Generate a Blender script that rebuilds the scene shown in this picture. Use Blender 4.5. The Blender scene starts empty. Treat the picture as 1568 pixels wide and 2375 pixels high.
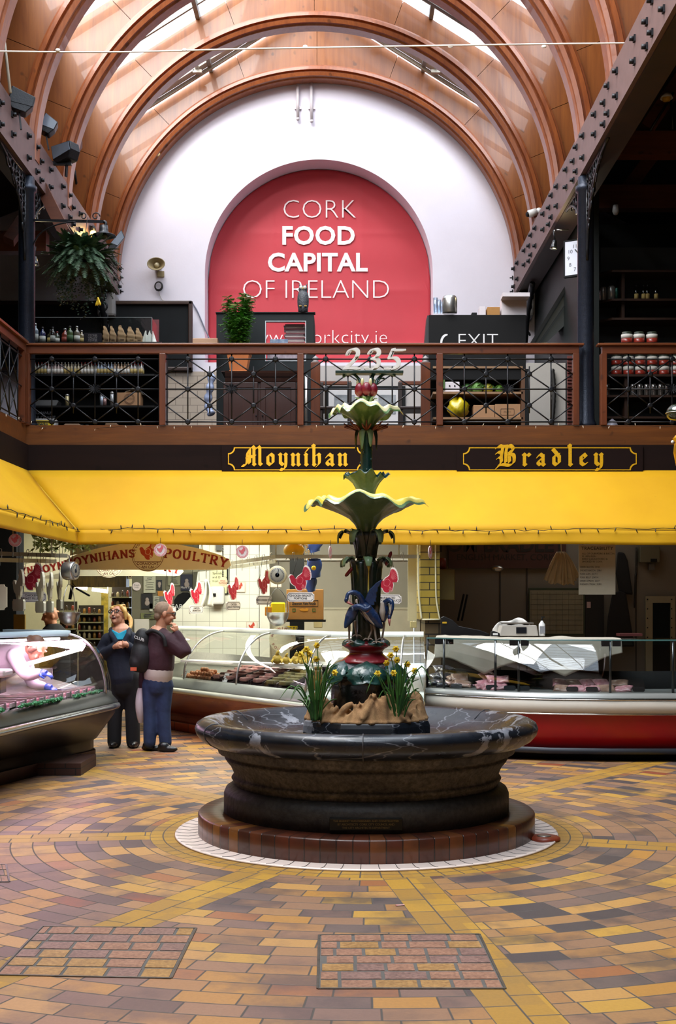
import bpy,bmesh,math,random
from math import sin,cos,pi,sqrt,atan2,radians
from mathutils import Vector,Matrix
from mathutils.geometry import tessellate_polygon

random.seed(7)
SC = bpy.context.scene
COL = SC.collection

# ------------------------------------------------------------------ camera, world, daylight, exposure
F,PX,PY,EYE = 2900.0,796.0,1395.0,1.70      # focal length in px of the 1568x2375 frame, vanishing point, eye height
cam_d = bpy.data.cameras.new('camera')
cam = bpy.data.objects.new('camera',cam_d)
COL.objects.link(cam)
cam_d.sensor_fit = 'VERTICAL'
cam_d.sensor_height = 36.0
cam_d.lens = F/2375*36
cam_d.shift_y = (PY - 1187.5)/2375
cam_d.shift_x = -(PX - 784)/2375
cam_d.clip_end = 200
cam.location = (0,0,EYE)
cam.rotation_euler = (pi/2,0,0)
SC.camera = cam

VS = SC.view_settings
VS.view_transform = 'Standard'
VS.look = 'None'
VS.gamma = 1.0
VS.exposure = 0.0
VS.use_curve_mapping = False
CY = SC.cycles
CY.max_bounces = 6
CY.diffuse_bounces = 3
CY.glossy_bounces = 3
CY.transmission_bounces = 4
CY.transparent_max_bounces = 10
CY.sample_clamp_indirect = 4
CY.caustics_reflective = False
CY.caustics_refractive = False
CY.use_adaptive_sampling = True

wd = bpy.data.worlds.new('sky')
SC.world = wd
wd.use_nodes = True
wn = wd.node_tree.nodes
bg = wn['Background']
bg.inputs[0].default_value = (0.74,0.86,1.0,1)
bg.inputs[1].default_value = 3.0

CX,RIB,ZS = -0.47,3.55,7.5        # nave centre line, arch radius, springing height

def light(name,kind,loc,energy,col=(1,1,1),size=0.2,size_y=None,rot=None,target=None,spot=None):
 d = bpy.data.lights.new(name,kind)
 d.energy = energy
 d.color = col
 if kind == 'AREA':
  d.shape = 'RECTANGLE' if size_y else 'SQUARE'
  d.size = size
  if size_y:
   d.size_y = size_y
 elif kind in ('POINT','SPOT'):
  d.shadow_soft_size = size
 if spot:
  d.spot_size = spot[0]
  d.spot_blend = spot[1]
 o = bpy.data.objects.new(name,d)
 COL.objects.link(o)
 o.location = loc
 if target is not None:
  o.rotation_euler = (Vector(target) - Vector(loc)).to_track_quat('-Z','Y').to_euler()
 elif rot is not None:
  o.rotation_euler = rot
 return o

# daylight over the two glazed roof slopes, brighter from the sky behind the viewer
light('daylight_west','AREA',(CX - 6.5,10.0,20),11000,(1,0.95,0.90),12.0,16,target=(CX+.5,20.5,8.5))
light('daylight_east','AREA',(CX+6.5,10.0,20),3200,(0.92,0.96,1),8.0,14,target=(CX - .5,20.5,8.5))
light('daylight_south','AREA',(CX - .5,2.5,12.9),620,(0.93,0.97,1),5.5,6,target=(0,10.5,1.5))
# fluorescent light of the poultry stall
light('stall_tubes','AREA',(-1.3,16.6,3.22),330,(1,0.99,0.84),3.2,1.2,target=(-1.3,17.3,0))
light('shop_tubes','AREA',(-4.3,20.5,3.2),130,(1,0.92,0.72),2.0,1.6,target=(-4.3,20.6,0))

# ------------------------------------------------------------------ node helpers and materials

def lin(c):
 if isinstance(c,str):
  c = c.lstrip('#')
  c = [int(c[i:i+2],16)/255 for i in (0,2,4)]
 else:
  c = [x/255 for x in c]
 return tuple((x/12.92 if x <= 0.04045 else ((x+0.055)/1.055) ** 2.4) for x in c)+(1.0,)

class S:
 """A node socket with arithmetic."""
 nt = None

 def __init__(s,sock):
  s.s = sock

 @staticmethod
 def op(o,*a,clamp=False):
  n = S.nt.nodes.new('ShaderNodeMath')
  n.operation = o
  n.use_clamp = clamp
  for i,x in enumerate(a):
   S.put(n.inputs[i],x)
  return S(n.outputs[0])

 @staticmethod
 def put(inp,x):
  if isinstance(x,S):
   S.nt.links.new(x.s,inp)
  elif x is not None:
   inp.default_value = x

 def __add__(a,b): return S.op('ADD',a,b)
 def __radd__(a,b): return S.op('ADD',b,a)
 def __sub__(a,b): return S.op('SUBTRACT',a,b)
 def __rsub__(a,b): return S.op('SUBTRACT',b,a)
 def __mul__(a,b): return S.op('MULTIPLY',a,b)
 def __rmul__(a,b): return S.op('MULTIPLY',b,a)
 def __truediv__(a,b): return S.op('DIVIDE',a,b)
 def __rtruediv__(a,b): return S.op('DIVIDE',b,a)
 def floor(a): return S.op('FLOOR',a)
 def fract(a): return S.op('FRACT',a)
 def abs(a): return S.op('ABSOLUTE',a)
 def lt(a,b): return S.op('LESS_THAN',a,b)
 def gt(a,b): return S.op('GREATER_THAN',a,b)
 def max(a,b): return S.op('MAXIMUM',a,b)
 def min(a,b): return S.op('MINIMUM',a,b)
 def sin(a): return S.op('SINE',a)
 def cos(a): return S.op('COSINE',a)
 def clamp(a): return S.op('ADD',a,0.0,clamp=True)

def node(t, **kw):
 n = S.nt.nodes.new(t)
 for k,v in kw.items():
  if k.startswith('i_'):
   S.put(n.inputs[k[2:].replace('_',' ')],v)
  elif k.startswith('n_'):
   S.put(n.inputs[int(k[2:])],v)
  else:
   setattr(n,k,v)
 return n

def mix(fac,a,b,blend='MIX'):
 n = node('ShaderNodeMix',data_type='RGBA',blend_type=blend)
 S.put(n.inputs[0],fac)
 S.put(n.inputs[6],a)
 S.put(n.inputs[7],b)
 return S(n.outputs[2])

def ramp(fac,stops,interp='LINEAR'):
 n = node('ShaderNodeValToRGB')
 n.color_ramp.interpolation = interp
 e = n.color_ramp.elements
 while len(e) < len(stops):
  e.new(0.5)
 for i,(p,c) in enumerate(stops):
  e[i].position = p
  e[i].color = lin(c) if not (isinstance(c,tuple) and len(c) == 4) else c
 S.put(n.inputs[0],fac)
 return S(n.outputs[0])

def coords(scale=(1,1,1),rot=(0,0,0),kind='Object'):
 t = node('ShaderNodeTexCoord')
 m = node('ShaderNodeMapping')
 S.nt.links.new(t.outputs[kind],m.inputs[0])
 m.inputs['Scale'].default_value = scale
 m.inputs['Rotation'].default_value = rot
 return S(m.outputs[0])

def noise(vec,scale=5,detail=4,rough=0.55,dist=0.0):
 n = node('ShaderNodeTexNoise',i_Scale=scale,i_Detail=detail,i_Roughness=rough,i_Distortion=dist)
 S.put(n.inputs['Vector'],vec)
 return S(n.outputs[0])

def bumpn(h,strength=0.3,dist=0.02):
 n = node('ShaderNodeBump',i_Strength=strength,i_Distance=dist,i_Height=h)
 return S(n.outputs[0])

def new_mat(name):
 m = bpy.data.materials.new(name)
 m.use_nodes = True
 S.nt = m.node_tree
 return m,m.node_tree.nodes['Principled BSDF']

MATS = {}

def mat(name,col='#808080',rough=0.6,metal=0.0,var=0.08,scale=6.0,stretch=(1,1,1),col2=None,bump=0.0,bscale=None,
  emit=None,estr=1.0,coat=0.0,spec=0.5,fine=0.0):
 """General procedural surface: noise-mottled colour, optional bump, coat and emission."""
 if name in MATS:
  return MATS[name]
 m,b = new_mat(name)
 c = lin(col)
 if col2:
  d = lin(col2)
  lo,hi = c,d
 else:
  lo = tuple(max(0,x*(1 - var)) for x in c[:3])+(1,)
  hi = tuple(min(1,x*(1+var)) for x in c[:3])+(1,)
 v = coords(stretch)
 n = noise(v,scale,5,0.6)
 cr = ramp(n,[(0.3,lo),(0.7,hi)])
 if fine:
  cr = mix(fine,cr,ramp(noise(v,scale*9,3,0.7),[(0.35,(0,0,0,1)),(0.65,(1,1,1,1))]),'SOFT_LIGHT')
 S.put(b.inputs['Base Color'],cr)
 b.inputs['Roughness'].default_value = rough
 b.inputs['Metallic'].default_value = metal
 b.inputs['Coat Weight'].default_value = coat
 b.inputs['Specular IOR Level'].default_value = spec
 if bump:
  S.put(b.inputs['Normal'],bumpn(noise(v,bscale or scale*3,4),bump,0.02))
 if emit:
  b.inputs['Emission Color'].default_value = lin(emit)
  b.inputs['Emission Strength'].default_value = estr
 MATS[name] = m
 return m

def wood(name,c1,c2,axis=0,rough=0.45,scale=1.0,coat=0.0):
 """Wood with the grain along the given object axis."""
 if name in MATS:
  return MATS[name]
 m,b = new_mat(name)
 st = [9.0*scale]*3
 st[axis] = 0.7*scale
 v = coords(tuple(st))
 a = noise(v,2.0,6,0.65,0.6)
 k = noise(coords((0.9*scale,)*3),1.3,3)
 c = ramp(a,[(0.25,c1),(0.75,c2)])
 c = mix(ramp(k,[(0.4,(0,0,0,1)),(0.75,(0.55,0.55,0.55,1))]),c,lin(c1))
 knots = ramp(noise(coords((2.2,2.2,2.2)),3.0,1),[(0.70,(0,0,0,1)),(0.78,(0.6,0.6,0.6,1))])
 c = mix(knots,c,lin([x*0.5 for x in (int(c1[1:3],16),int(c1[3:5],16),int(c1[5:7],16))]))
 S.put(b.inputs['Base Color'],c)
 b.inputs['Roughness'].default_value = rough
 b.inputs['Coat Weight'].default_value = coat
 S.put(b.inputs['Normal'],bumpn(a,0.12,0.01))
 MATS[name] = m
 return m

def glass(name,tint=(0.96,0.98,0.97),refl=0.12,rough=0.02):
 if name in MATS:
  return MATS[name]
 m,b = new_mat(name)
 nt = m.node_tree
 nt.nodes.remove(b)
 tr = node('ShaderNodeBsdfTransparent')
 tr.inputs[0].default_value = tint+(1,)
 gl = node('ShaderNodeBsdfGlossy')
 gl.inputs['Roughness'].default_value = rough
 lw = node('ShaderNodeLayerWeight')
 lw.inputs[0].default_value = 0.35
 f = S(lw.outputs['Fresnel'])*0.4+refl*0.3
 mx = node('ShaderNodeMixShader')
 S.put(mx.inputs[0],f.clamp())
 nt.links.new(tr.outputs[0],mx.inputs[1])
 nt.links.new(gl.outputs[0],mx.inputs[2])
 nt.links.new(mx.outputs[0],nt.nodes['Material Output'].inputs[0])
 MATS[name] = m
 return m

def brick_mat(name,c1,c2,mortar,bw,bh,msize=0.01,plane='XZ',rough=0.4,offset=0.5,bump=0.4,mottled=0.25,coat=0.0):
 if name in MATS:
  return MATS[name]
 m,b = new_mat(name)
 t = node('ShaderNodeTexCoord')
 sp = node('ShaderNodeSeparateXYZ')
 S.nt.links.new(t.outputs['Object'],sp.inputs[0])
 cb = node('ShaderNodeCombineXYZ')
 ax = {'X': 0,'Y': 1,'Z': 2}
 S.nt.links.new(sp.outputs[ax[plane[0]]],cb.inputs[0])
 S.nt.links.new(sp.outputs[ax[plane[1]]],cb.inputs[1])
 n = node('ShaderNodeTexBrick',offset=offset,i_Scale=1.0,i_Mortar_Size=msize,i_Brick_Width=bw,i_Row_Height=bh,i_Mortar_Smooth=0.1)
 S.nt.links.new(cb.outputs[0],n.inputs['Vector'])
 n.inputs['Color1'].default_value = lin(c1)
 n.inputs['Color2'].default_value = lin(c2)
 n.inputs['Mortar'].default_value = lin(mortar)
 k = ramp(noise(coords(),7,4),[(0.3,(0.35,0.35,0.35,1)),(0.7,(0.65,0.65,0.65,1))])
 S.put(b.inputs['Base Color'],mix(mottled,S(n.outputs[0]),k,'OVERLAY'))
 b.inputs['Roughness'].default_value = rough
 b.inputs['Coat Weight'].default_value = coat
 S.put(b.inputs['Normal'],bumpn(1 - S(n.outputs['Fac']),bump,0.01))
 MATS[name] = m
 return m

# ------------------------------------------------------------------ mesh helpers

def P(px,py,Y):
 """World point that stands at depth Y on the sight line of a pixel of the photograph."""
 return Vector(((px - PX)*Y/F,Y,EYE+(PY - py)*Y/F))

def PG(px,py,z=0.0):
 """World point at height z on the sight line of a pixel."""
 Y = (EYE - z)*F/(py - PY)
 return Vector(((px - PX)*Y/F,Y,z))

class MB:
 """Collects shapes in world coordinates; build() links them as ONE mesh object."""

 def __init__(s):
  s.v,s.f,s.sm,s.mi,s.m = [],[],[],[],0
  s.M = None

 def add(s,vs,fs,smooth=False):
  o = len(s.v)
  if s.M is not None:
   vs = [s.M @ Vector(v) for v in vs]
  s.v += [tuple(v) for v in vs]
  for f in fs:
   s.f.append([i+o for i in f])
   s.sm.append(smooth)
   s.mi.append(s.m)
  return s

 def box(s,x0,x1,y0,y1,z0,z1):
  vs = [(x,y,z) for x in (x0,x1) for y in (y0,y1) for z in (z0,z1)]
  return s.add(vs,[(0,1,3,2),(4,6,7,5),(0,4,5,1),(2,3,7,6),(0,2,6,4),(1,5,7,3)])

 def boxc(s,c,d,rot=None):
  c = Vector(c)
  R = rot if rot is not None else Matrix.Identity(3)
  vs = [c+R @ Vector((sx*d[0]/2,sy*d[1]/2,sz*d[2]/2)) for sx in (-1,1) for sy in (-1,1) for sz in (-1,1)]
  return s.add(vs,[(0,1,3,2),(4,6,7,5),(0,4,5,1),(2,3,7,6),(0,2,6,4),(1,5,7,3)])

 def bar(s,p,q,w,h=None,up=(0,0,1)):
  """Square bar from p to q: w wide across, h along up."""
  p,q = Vector(p),Vector(q)
  h = h or w
  d = (q - p)
  L = d.length
  d.normalize()
  a = d.cross(Vector(up))
  if a.length < 1e-4:
   a = d.cross(Vector((0,1,0)))
  a.normalize()
  u = a.cross(d)
  R = Matrix((a,d,u)).transposed()
  return s.boxc((p+q)/2,(w,L,h),R)

 def tube(s,pts,r,n=8,closed=False,smooth=True,caps=True):
  pts = [Vector(p) for p in pts]
  m = len(pts)
  rs = r if isinstance(r,(list,tuple)) else [r]*m
  vs,fs = [],[]
  prev = None
  for i,p in enumerate(pts):
   a = pts[(i - 1) % m] if (closed or i > 0) else p
   b = pts[(i+1) % m] if (closed or i < m - 1) else p
   d = (b - a)
   if d.length < 1e-9:
    d = Vector((0,0,1))
   d.normalize()
   if prev is None:
    u = d.orthogonal().normalized()
   else:
    u = prev - d*prev.dot(d)
    if u.length < 1e-6:
     u = d.orthogonal()
    u.normalize()
   prev = u
   w = d.cross(u)
   for k in range(n):
    t = 2*pi*k/n
    vs.append(p+(u*cos(t)+w*sin(t))*rs[i])
  for i in range(m if closed else m - 1):
   j = (i+1) % m
   for k in range(n):
    l = (k+1) % n
    fs.append((i*n+k,i*n+l,j*n+l,j*n+k))
  if caps and not closed:
   fs.append(tuple(range(n - 1,-1,-1)))
   fs.append(tuple((m - 1)*n+k for k in range(n)))
  return s.add(vs,fs,smooth)

 def cyl(s,p,q,r0,r1=None,n=16,smooth=True):
  return s.tube([p,q],[r0,r0 if r1 is None else r1],n,smooth=smooth)

 def lathe(s,prof,c=(0,0,0),n=32,rot=None,smooth=True,a0=0.0,a1=2*pi,rad=None):
  c = Vector(c)
  R = rot if rot is not None else Matrix.Identity(3)
  full = abs(a1 - a0 - 2*pi) < 1e-6
  cols = n if full else n+1
  vs,fs = [],[]
  for (r,z) in prof:
   for k in range(cols):
    t = a0+(a1 - a0)*k/n
    rr,zz = (r,z) if rad is None else rad(r,z,t)
    vs.append(c+R @ Vector((rr*cos(t),rr*sin(t),zz)))
  for i in range(len(prof) - 1):
   for k in range(n):
    l = (k+1) % cols
    fs.append((i*cols+k,i*cols+l,(i+1)*cols+l,(i+1)*cols+k))
  if full:
   if prof[0][0] > 1e-5:
    fs.append(tuple(range(cols - 1,-1,-1)))
   if prof[-1][0] > 1e-5:
    fs.append(tuple((len(prof) - 1)*cols+k for k in range(cols)))
  return s.add(vs,fs,smooth)

 def sphere(s,c,r,n=14,m=8,rot=None):
  if not isinstance(r,(list,tuple)):
   r = (r,r,r)
  c = Vector(c)
  R = rot if rot is not None else Matrix.Identity(3)
  vs,fs = [],[]
  for i in range(m+1):
   a = pi*i/m
   for k in range(n):
    t = 2*pi*k/n
    vs.append(c+R @ Vector((r[0]*sin(a)*cos(t),r[1]*sin(a)*sin(t),r[2]*cos(a))))
  for i in range(m):
   for k in range(n):
    l = (k+1) % n
    fs.append((i*n+k,(i+1)*n+k,(i+1)*n+l,i*n+l))
  return s.add(vs,fs,True)

 def prism(s,poly,fr,d0=0.0,d1=0.02,holes=()):
  """Extruded 2D outline; fr(u, v, w) gives the world point."""
  loops = [list(poly)]+[list(h) for h in holes]
  tri = tessellate_polygon([[Vector((u,v,0)) for u,v in l] for l in loops])
  flat = [p for l in loops for p in l]
  n = len(flat)
  vs = [fr(u,v,d0) for u,v in flat]+[fr(u,v,d1) for u,v in flat]
  fs = [tuple(t) for t in tri]+[tuple(i+n for i in reversed(t)) for t in tri]
  o = 0
  for l in loops:
   k = len(l)
   for i in range(k):
    j = (i+1) % k
    fs.append((o+i,o+j,n+o+j,n+o+i))
   o += k
  return s.add(vs,fs)

 def grid(s,fn,nu,nv,smooth=True,thick=0.0,closed_u=False):
  """Surface fn(u, v), u and v in 0..1; thick > 0 gives it a back."""
  cu = nu if closed_u else nu+1
  pts = [[Vector(fn(i/nu,j/nv)) for i in range(cu)] for j in range(nv+1)]
  vs = [p for row in pts for p in row]
  fs = []
  for j in range(nv):
   for i in range(nu):
    k = (i+1) % cu
    fs.append((j*cu+i,j*cu+k,(j+1)*cu+k,(j+1)*cu+i))
  if thick:
   nn = len(vs)
   back = []
   for j in range(nv+1):
    for i in range(cu):
     a = pts[j][(i+1) % cu if closed_u else min(i+1,nu)] - pts[j][(i - 1) % cu if closed_u else max(i - 1,0)]
     b = pts[min(j+1,nv)][i] - pts[max(j - 1,0)][i]
     nrm = a.cross(b)
     if nrm.length > 1e-9:
      nrm.normalize()
     back.append(pts[j][i] - nrm*thick)
   fs2 = [tuple(x+nn for x in reversed(f)) for f in fs]
   vs += back
   fs += fs2
   for i in range(nu):
    k = (i+1) % cu
    fs.append((k,i,nn+i,nn+k))
    o = nv*cu
    fs.append((o+i,o+k,nn+o+k,nn+o+i))
   if not closed_u:
    for j in range(nv):
     a,b = j*cu,(j+1)*cu
     fs.append((a,b,nn+b,nn+a))
     a,b = j*cu+nu,(j+1)*cu+nu
     fs.append((b,a,nn+a,nn+b))
  return s.add(vs,fs,smooth)

 def text(s,body,size,fr,depth=0.004,off=0.0,align='CENTER',space=1.0,sx=1.0,shear=0.0):
  cu = bpy.data.curves.new('lettering','FONT')
  cu.body = body
  cu.size = size
  cu.offset = off
  cu.shear = shear
  cu.space_character = space
  cu.align_x = align
  cu.resolution_u = 3
  o = bpy.data.objects.new('lettering_curve',cu)
  me = o.to_mesh()
  vs = [fr(v.co.x*sx,v.co.y,depth) for v in me.vertices]
  fs = [tuple(p.vertices) for p in me.polygons]
  s.add(vs,fs)
  o.to_mesh_clear()
  bpy.data.objects.remove(o)
  bpy.data.curves.remove(cu)
  return s

 def build(s,name,mats,parent=None,org=None,bevel=0.0,seg=2,sub=0):
  me = bpy.data.meshes.new(name)
  base = Vector((0,0,0))
  p = parent
  while p is not None:
   base += p.location
   p = p.parent
  if org is not None:
   base = base+Vector(org) if parent is not None else Vector(org)
  vs = [(v[0] - base[0],v[1] - base[1],v[2] - base[2]) for v in s.v]
  me.from_pydata(vs,[],s.f)
  for m in (mats if isinstance(mats,(list,tuple)) else [mats]):
   me.materials.append(m)
  for i,pl in enumerate(me.polygons):
   pl.use_smooth = s.sm[i]
   pl.material_index = s.mi[i]
  bm = bmesh.new()
  bm.from_mesh(me)
  bmesh.ops.recalc_face_normals(bm,faces=bm.faces)
  bm.to_mesh(me)
  bm.free()
  me.update()
  o = bpy.data.objects.new(name,me)
  COL.objects.link(o)
  if parent is not None:
   o.parent = parent
   if org is not None:
    o.location = org
  elif org is not None:
   o.location = org
  if bevel:
   md = o.modifiers.new('bevel','BEVEL')
   md.width = bevel
   md.segments = seg
   md.limit_method = 'ANGLE'
   md.angle_limit = radians(40)
  if sub:
   md = o.modifiers.new('subdivision','SUBSURF')
   md.levels = md.render_levels = sub
  return o

def tag(o,label=None,cat=None,group=None,kind=None):
 for k,v in (('label',label),('category',cat),('group',group),('kind',kind)):
  if v:
   o[k] = v
 return o

def thing(name,label,cat,loc=(0,0,0),group=None,kind=None):
 o = bpy.data.objects.new(name,None)
 o.empty_display_size = 0.1
 COL.objects.link(o)
 o.location = loc
 return tag(o,label,cat,group,kind)

def struct(o,label=None):
 return tag(o,label,None,None,'structure')

def kids(o):
 return [c for c in KIDS.get(o.name,[])]

KIDS = {}

def dup(o,loc=None,label=None,rz=None,parent=None,scale=None):
 """A copy of a thing with copies of its parts and sub-parts."""
 c = o.copy()
 COL.objects.link(c)
 if parent is not None:
  c.parent = parent
 if loc is not None:
  c.location = loc
 if rz is not None:
  c.rotation_euler = (0,0,rz)
 if scale is not None:
  c.scale = (scale,scale,scale) if not isinstance(scale,(tuple,list)) else scale
 if label:
  c['label'] = label
 for ch in list(o.children):
  dup(ch,parent=c)
 return c

def flat(x0,z0,y,sx=1.0):
 """Frame of an upright plane facing the camera: u to the right, v up, w towards the camera."""
 return lambda u,v,w: (x0+u*sx,y - w,z0+v)

def circle(r,n=24,cx=0.0,cy=0.0,a0=0.0,a1=None):
 a1 = a0+2*pi if a1 is None else a1
 k = n if abs(a1 - a0 - 2*pi) < 1e-6 else n+1
 return [(cx+r*cos(a0+(a1 - a0)*i/n),cy+r*sin(a0+(a1 - a0)*i/n)) for i in range(k)]

def rrect(w,h,r,n=4):
 out = []
 for (sx,sy,a) in ((1,1,0),(-1,1,pi/2),(-1,-1,pi),(1,-1,3*pi/2)):
  for i in range(n+1):
   t = a+pi/2*i/n
   out.append((sx*(w/2 - r)+r*cos(t),sy*(h/2 - r)+r*sin(t)))
 return out

def cpoly(w,h,r,n=4):
 """Plaque outline with scooped corners."""
 out = []
 for (cx,cy,a) in ((w/2,h/2,3*pi/2),(-w/2,h/2,2*pi),(-w/2,-h/2,pi/2),(w/2,-h/2,pi)):
  for i in range(n+1):
   t = a - pi/2*i/n
   out.append((cx+r*cos(t),cy+r*sin(t)))
 return out

def ease(a,b,t):
 return a+(b - a)*t

def path_at(pts,n):
 """Smooth curve through points (Catmull-Rom), n steps per span."""
 pts = [Vector(p) for p in pts]
 out = []
 for i in range(len(pts) - 1):
  p0 = pts[max(i - 1,0)]
  p1,p2 = pts[i],pts[i+1]
  p3 = pts[min(i+2,len(pts) - 1)]
  for k in range(n):
   t = k/n
   out.append(0.5*((2*p1)+(p2 - p0)*t+(2*p0 - 5*p1+4*p2 - p3)*t*t+(3*p1 - p0 - 3*p2+p3)*t ** 3))
 out.append(pts[-1])
 return out

# ------------------------------------------------------------------ the setting
FC = Vector((0.17,9.27,0))          # centre of the fountain and of the ring paving

def floor_mat():
 m,b = new_mat('ring_paving_tiles')
 t = node('ShaderNodeTexCoord')
 sp = node('ShaderNodeSeparateXYZ')
 S.nt.links.new(t.outputs['Object'],sp.inputs[0])
 x,y = S(sp.outputs[0]),S(sp.outputs[1])
 r = S.op('SQRT',x*x+y*y)
 th = S.op('ARCTAN2',y,x)
 w = 0.150

 def rnd(a,c):
  cb = node('ShaderNodeCombineXYZ')
  S.put(cb.inputs[0],a)
  S.put(cb.inputs[1],c)
  n = node('ShaderNodeTexWhiteNoise',noise_dimensions='3D')
  S.nt.links.new(cb.outputs[0],n.inputs['Vector'])
  return S(n.outputs[0])
 q = r/w
 i = q.floor()
 rm = (i+0.5)*w
 n_ = S.op('ROUND',rm*(2*pi/0.285))
 u = th/(2*pi)*n_+S.op('MODULO',i,2.0)*0.5+rnd(i,7.7)*0.35
 j = u.floor()
 fr,fu = q.fract(),u.fract()
 g = 0.007
 er = fr.min(1 - fr)*w                          # distance to the ring joints
 eu = fu.min(1 - fu)*0.285
 joint = er.min(eu)
 h1 = rnd(i,j)
 h2 = rnd(i+31.0,j)
 tile = ramp(h1,[(0.0,'#c29250'),(0.16,'#a67c50'),(0.30,'#b8843c'),(0.40,'#977255'),(0.54,'#7e6458'),(0.66,'#c4963f'),
     (0.74,'#6b5b54'),(0.83,'#a87a4a'),(0.91,'#4c4444'),(0.975,'#a0663c'),(0.994,'#924a2c')],'CONSTANT')
 v = coords((1,1,1))
 sm = noise(v,1.6,3,0.5)
 sm2 = noise(v,5.5,3,0.6)
 smoke = ((sm*0.55+sm2*0.45+h2*0.22 - 0.60)*5.5).clamp()
 tile = mix(smoke*0.75,tile,lin('#403c40'))
 # pinker tiles to the left, as laid
 pk = ((x*-1.0+y*-0.5 - 1.2)*0.4).clamp()
 tile = mix(pk*0.35,tile,lin('#b98878'))
 # yellow bands that run out from the fountain
 inb = None
 bj = None
 for ang in (52,130,187,244,278,344):
  a = radians(ang)
  along = x*cos(a)+y*sin(a)
  d = x*-sin(a)+y*cos(a)
  k = d.abs().lt(0.15)*along.gt(0.0)
  s2 = (along/0.27+d.gt(0.0)*0.5).fract()
  e2 = (s2.min(1 - s2)*0.27).min(d.abs()).min((d.abs() - 0.15).abs())
  inb = k if inb is None else inb.max(k)
  bj = e2*k if bj is None else bj+e2*k
 # two yellow collars round the gutter
 col_ = r.lt(1.585)
 c2 = (th/(2*pi)*74.0).fract()
 ej = (c2.min(1 - c2)*0.125).min((r - 1.49).abs()).min((r - 1.585).abs())
 special = inb.max(col_)
 joint = joint*(1 - special)+(bj*inb*(1 - col_))+ej*col_
 ban = ramp(rnd((r/0.27).floor(),(th*5.0).floor()),[(0.0,'#bf9134'),(0.35,'#b38632'),(0.7,'#aa8038')],'CONSTANT')
 ban = mix((smoke*0.35),ban,lin('#8a7040'))
 colr = mix(special,tile,ban)
 fine = ramp(noise(v,55,3,0.7),[(0.3,(0.42,0.42,0.42,1)),(0.7,(0.58,0.58,0.58,1))])
 colr = mix(0.6,colr,fine,'OVERLAY')
 mask = ((joint - 0.0025)/0.004).clamp()
 colr = mix(mask,lin('#4a453f'),colr)
 colr = mix(0.22,colr,lin('#3a2f2a'))
 S.put(b.inputs['Base Color'],colr)
 S.put(b.inputs['Roughness'],0.62 - mask*0.20+noise(v,3,3)*0.12)
 S.put(b.inputs['Normal'],bumpn(mask+noise(v,40,3)*0.15,0.35,0.004))
 return m

fl = MB().box(-9,8,-3,25,-0.2,0).build('floor',floor_mat(),org=tuple(FC))
struct(fl,'ring paved floor of yellow and grey clay tiles round the fountain')

M_white = mat('white_plaster','#e8e3ee',0.85,var=0.03,scale=1.2,bump=0.06,bscale=30)
M_dark = mat('dark_paint','#0c0e0f',0.7,var=0.2,spec=.25)
M_green = mat('dark_green_paint','#121817',0.6,var=0.12,spec=.3)
M_ply = wood('varnished_plywood','#6e3a1a','#9a5e2a',2,0.35,0.55,0.25)
M_rib = wood('rib_timber','#70361a','#a05a2a',2,0.38,0.8,0.2)
M_oak = wood('balcony_timber','#4e2612','#71391a',0,0.4,0.9,0.15)
M_oakz = wood('balcony_timber_upright','#4e2612','#71391a',2,0.4,0.9,0.15)
M_fasc = wood('dark_fascia_board','#170d0c','#1e1210',0,0.75,0.6)
M_iron = mat('black_iron','#1b1c20',0.38,0.35,var=0.2,scale=25,bump=0.15,bscale=60)
M_col = mat('blue_black_iron','#272d3a',0.33,0.4,var=0.2,scale=25,bump=0.2,bscale=70)
M_gird = mat('brown_girder_paint','#664e4a',0.5,0.1,var=0.12,scale=8)
M_soff = mat('dark_timber','#2c1a12',0.6,var=0.3,scale=4)
M_rafter = wood('rafter_timber','#4a2415','#6a3820',0,0.5,0.8)

M_fasc.node_tree.nodes['Principled BSDF'].inputs['Specular IOR Level'].default_value = .12

def archplate(mb,cx,zc,R,zb,outer,y0,y1,n=64):
 """Upright plate with a round-headed hole."""
 inn,out = [],[]
 if zb < zc:
  inn.append((cx+R,zb))
  out.append((outer(0.0)[0],zb))
 for k in range(n+1):
  t = pi*k/n
  inn.append((cx+R*cos(t),zc+R*sin(t)))
  out.append(outer(t))
 if zb < zc:
  inn.append((cx - R,zb))
  out.append((outer(pi)[0],zb))
 m = len(inn)
 vs = [(x,y0,z) for x,z in inn]+[(x,y0,z) for x,z in out]+[(x,y1,z) for x,z in inn]+[(x,y1,z) for x,z in out]
 fs = []
 for k in range(m - 1):
  fs += [(k,k+1,m+k+1,m+k),(2*m+k,3*m+k,3*m+k+1,2*m+k+1),(k,2*m+k,2*m+k+1,k+1),
   (m+k,m+k+1,3*m+k+1,3*m+k)]
 return mb.add(vs,fs)

YW = 22.6
NX,NR,NZ = -0.44,2.06,7.63

def wall_outer(t):
 """Where the ray at angle t from the niche centre meets the wall's own rectangle."""
 x0,x1,z1 = -8.0,7.0,12.6
 c,s_ = cos(t),sin(t)
 k = 1e9
 if c > 1e-6:
  k = min(k,(x1 - NX)/c)
 if c < -1e-6:
  k = min(k,(x0 - NX)/c)
 if s_ > 1e-6:
  k = min(k,(z1 - NZ)/s_)
 return (NX+c*k,NZ+s_*k)

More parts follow.
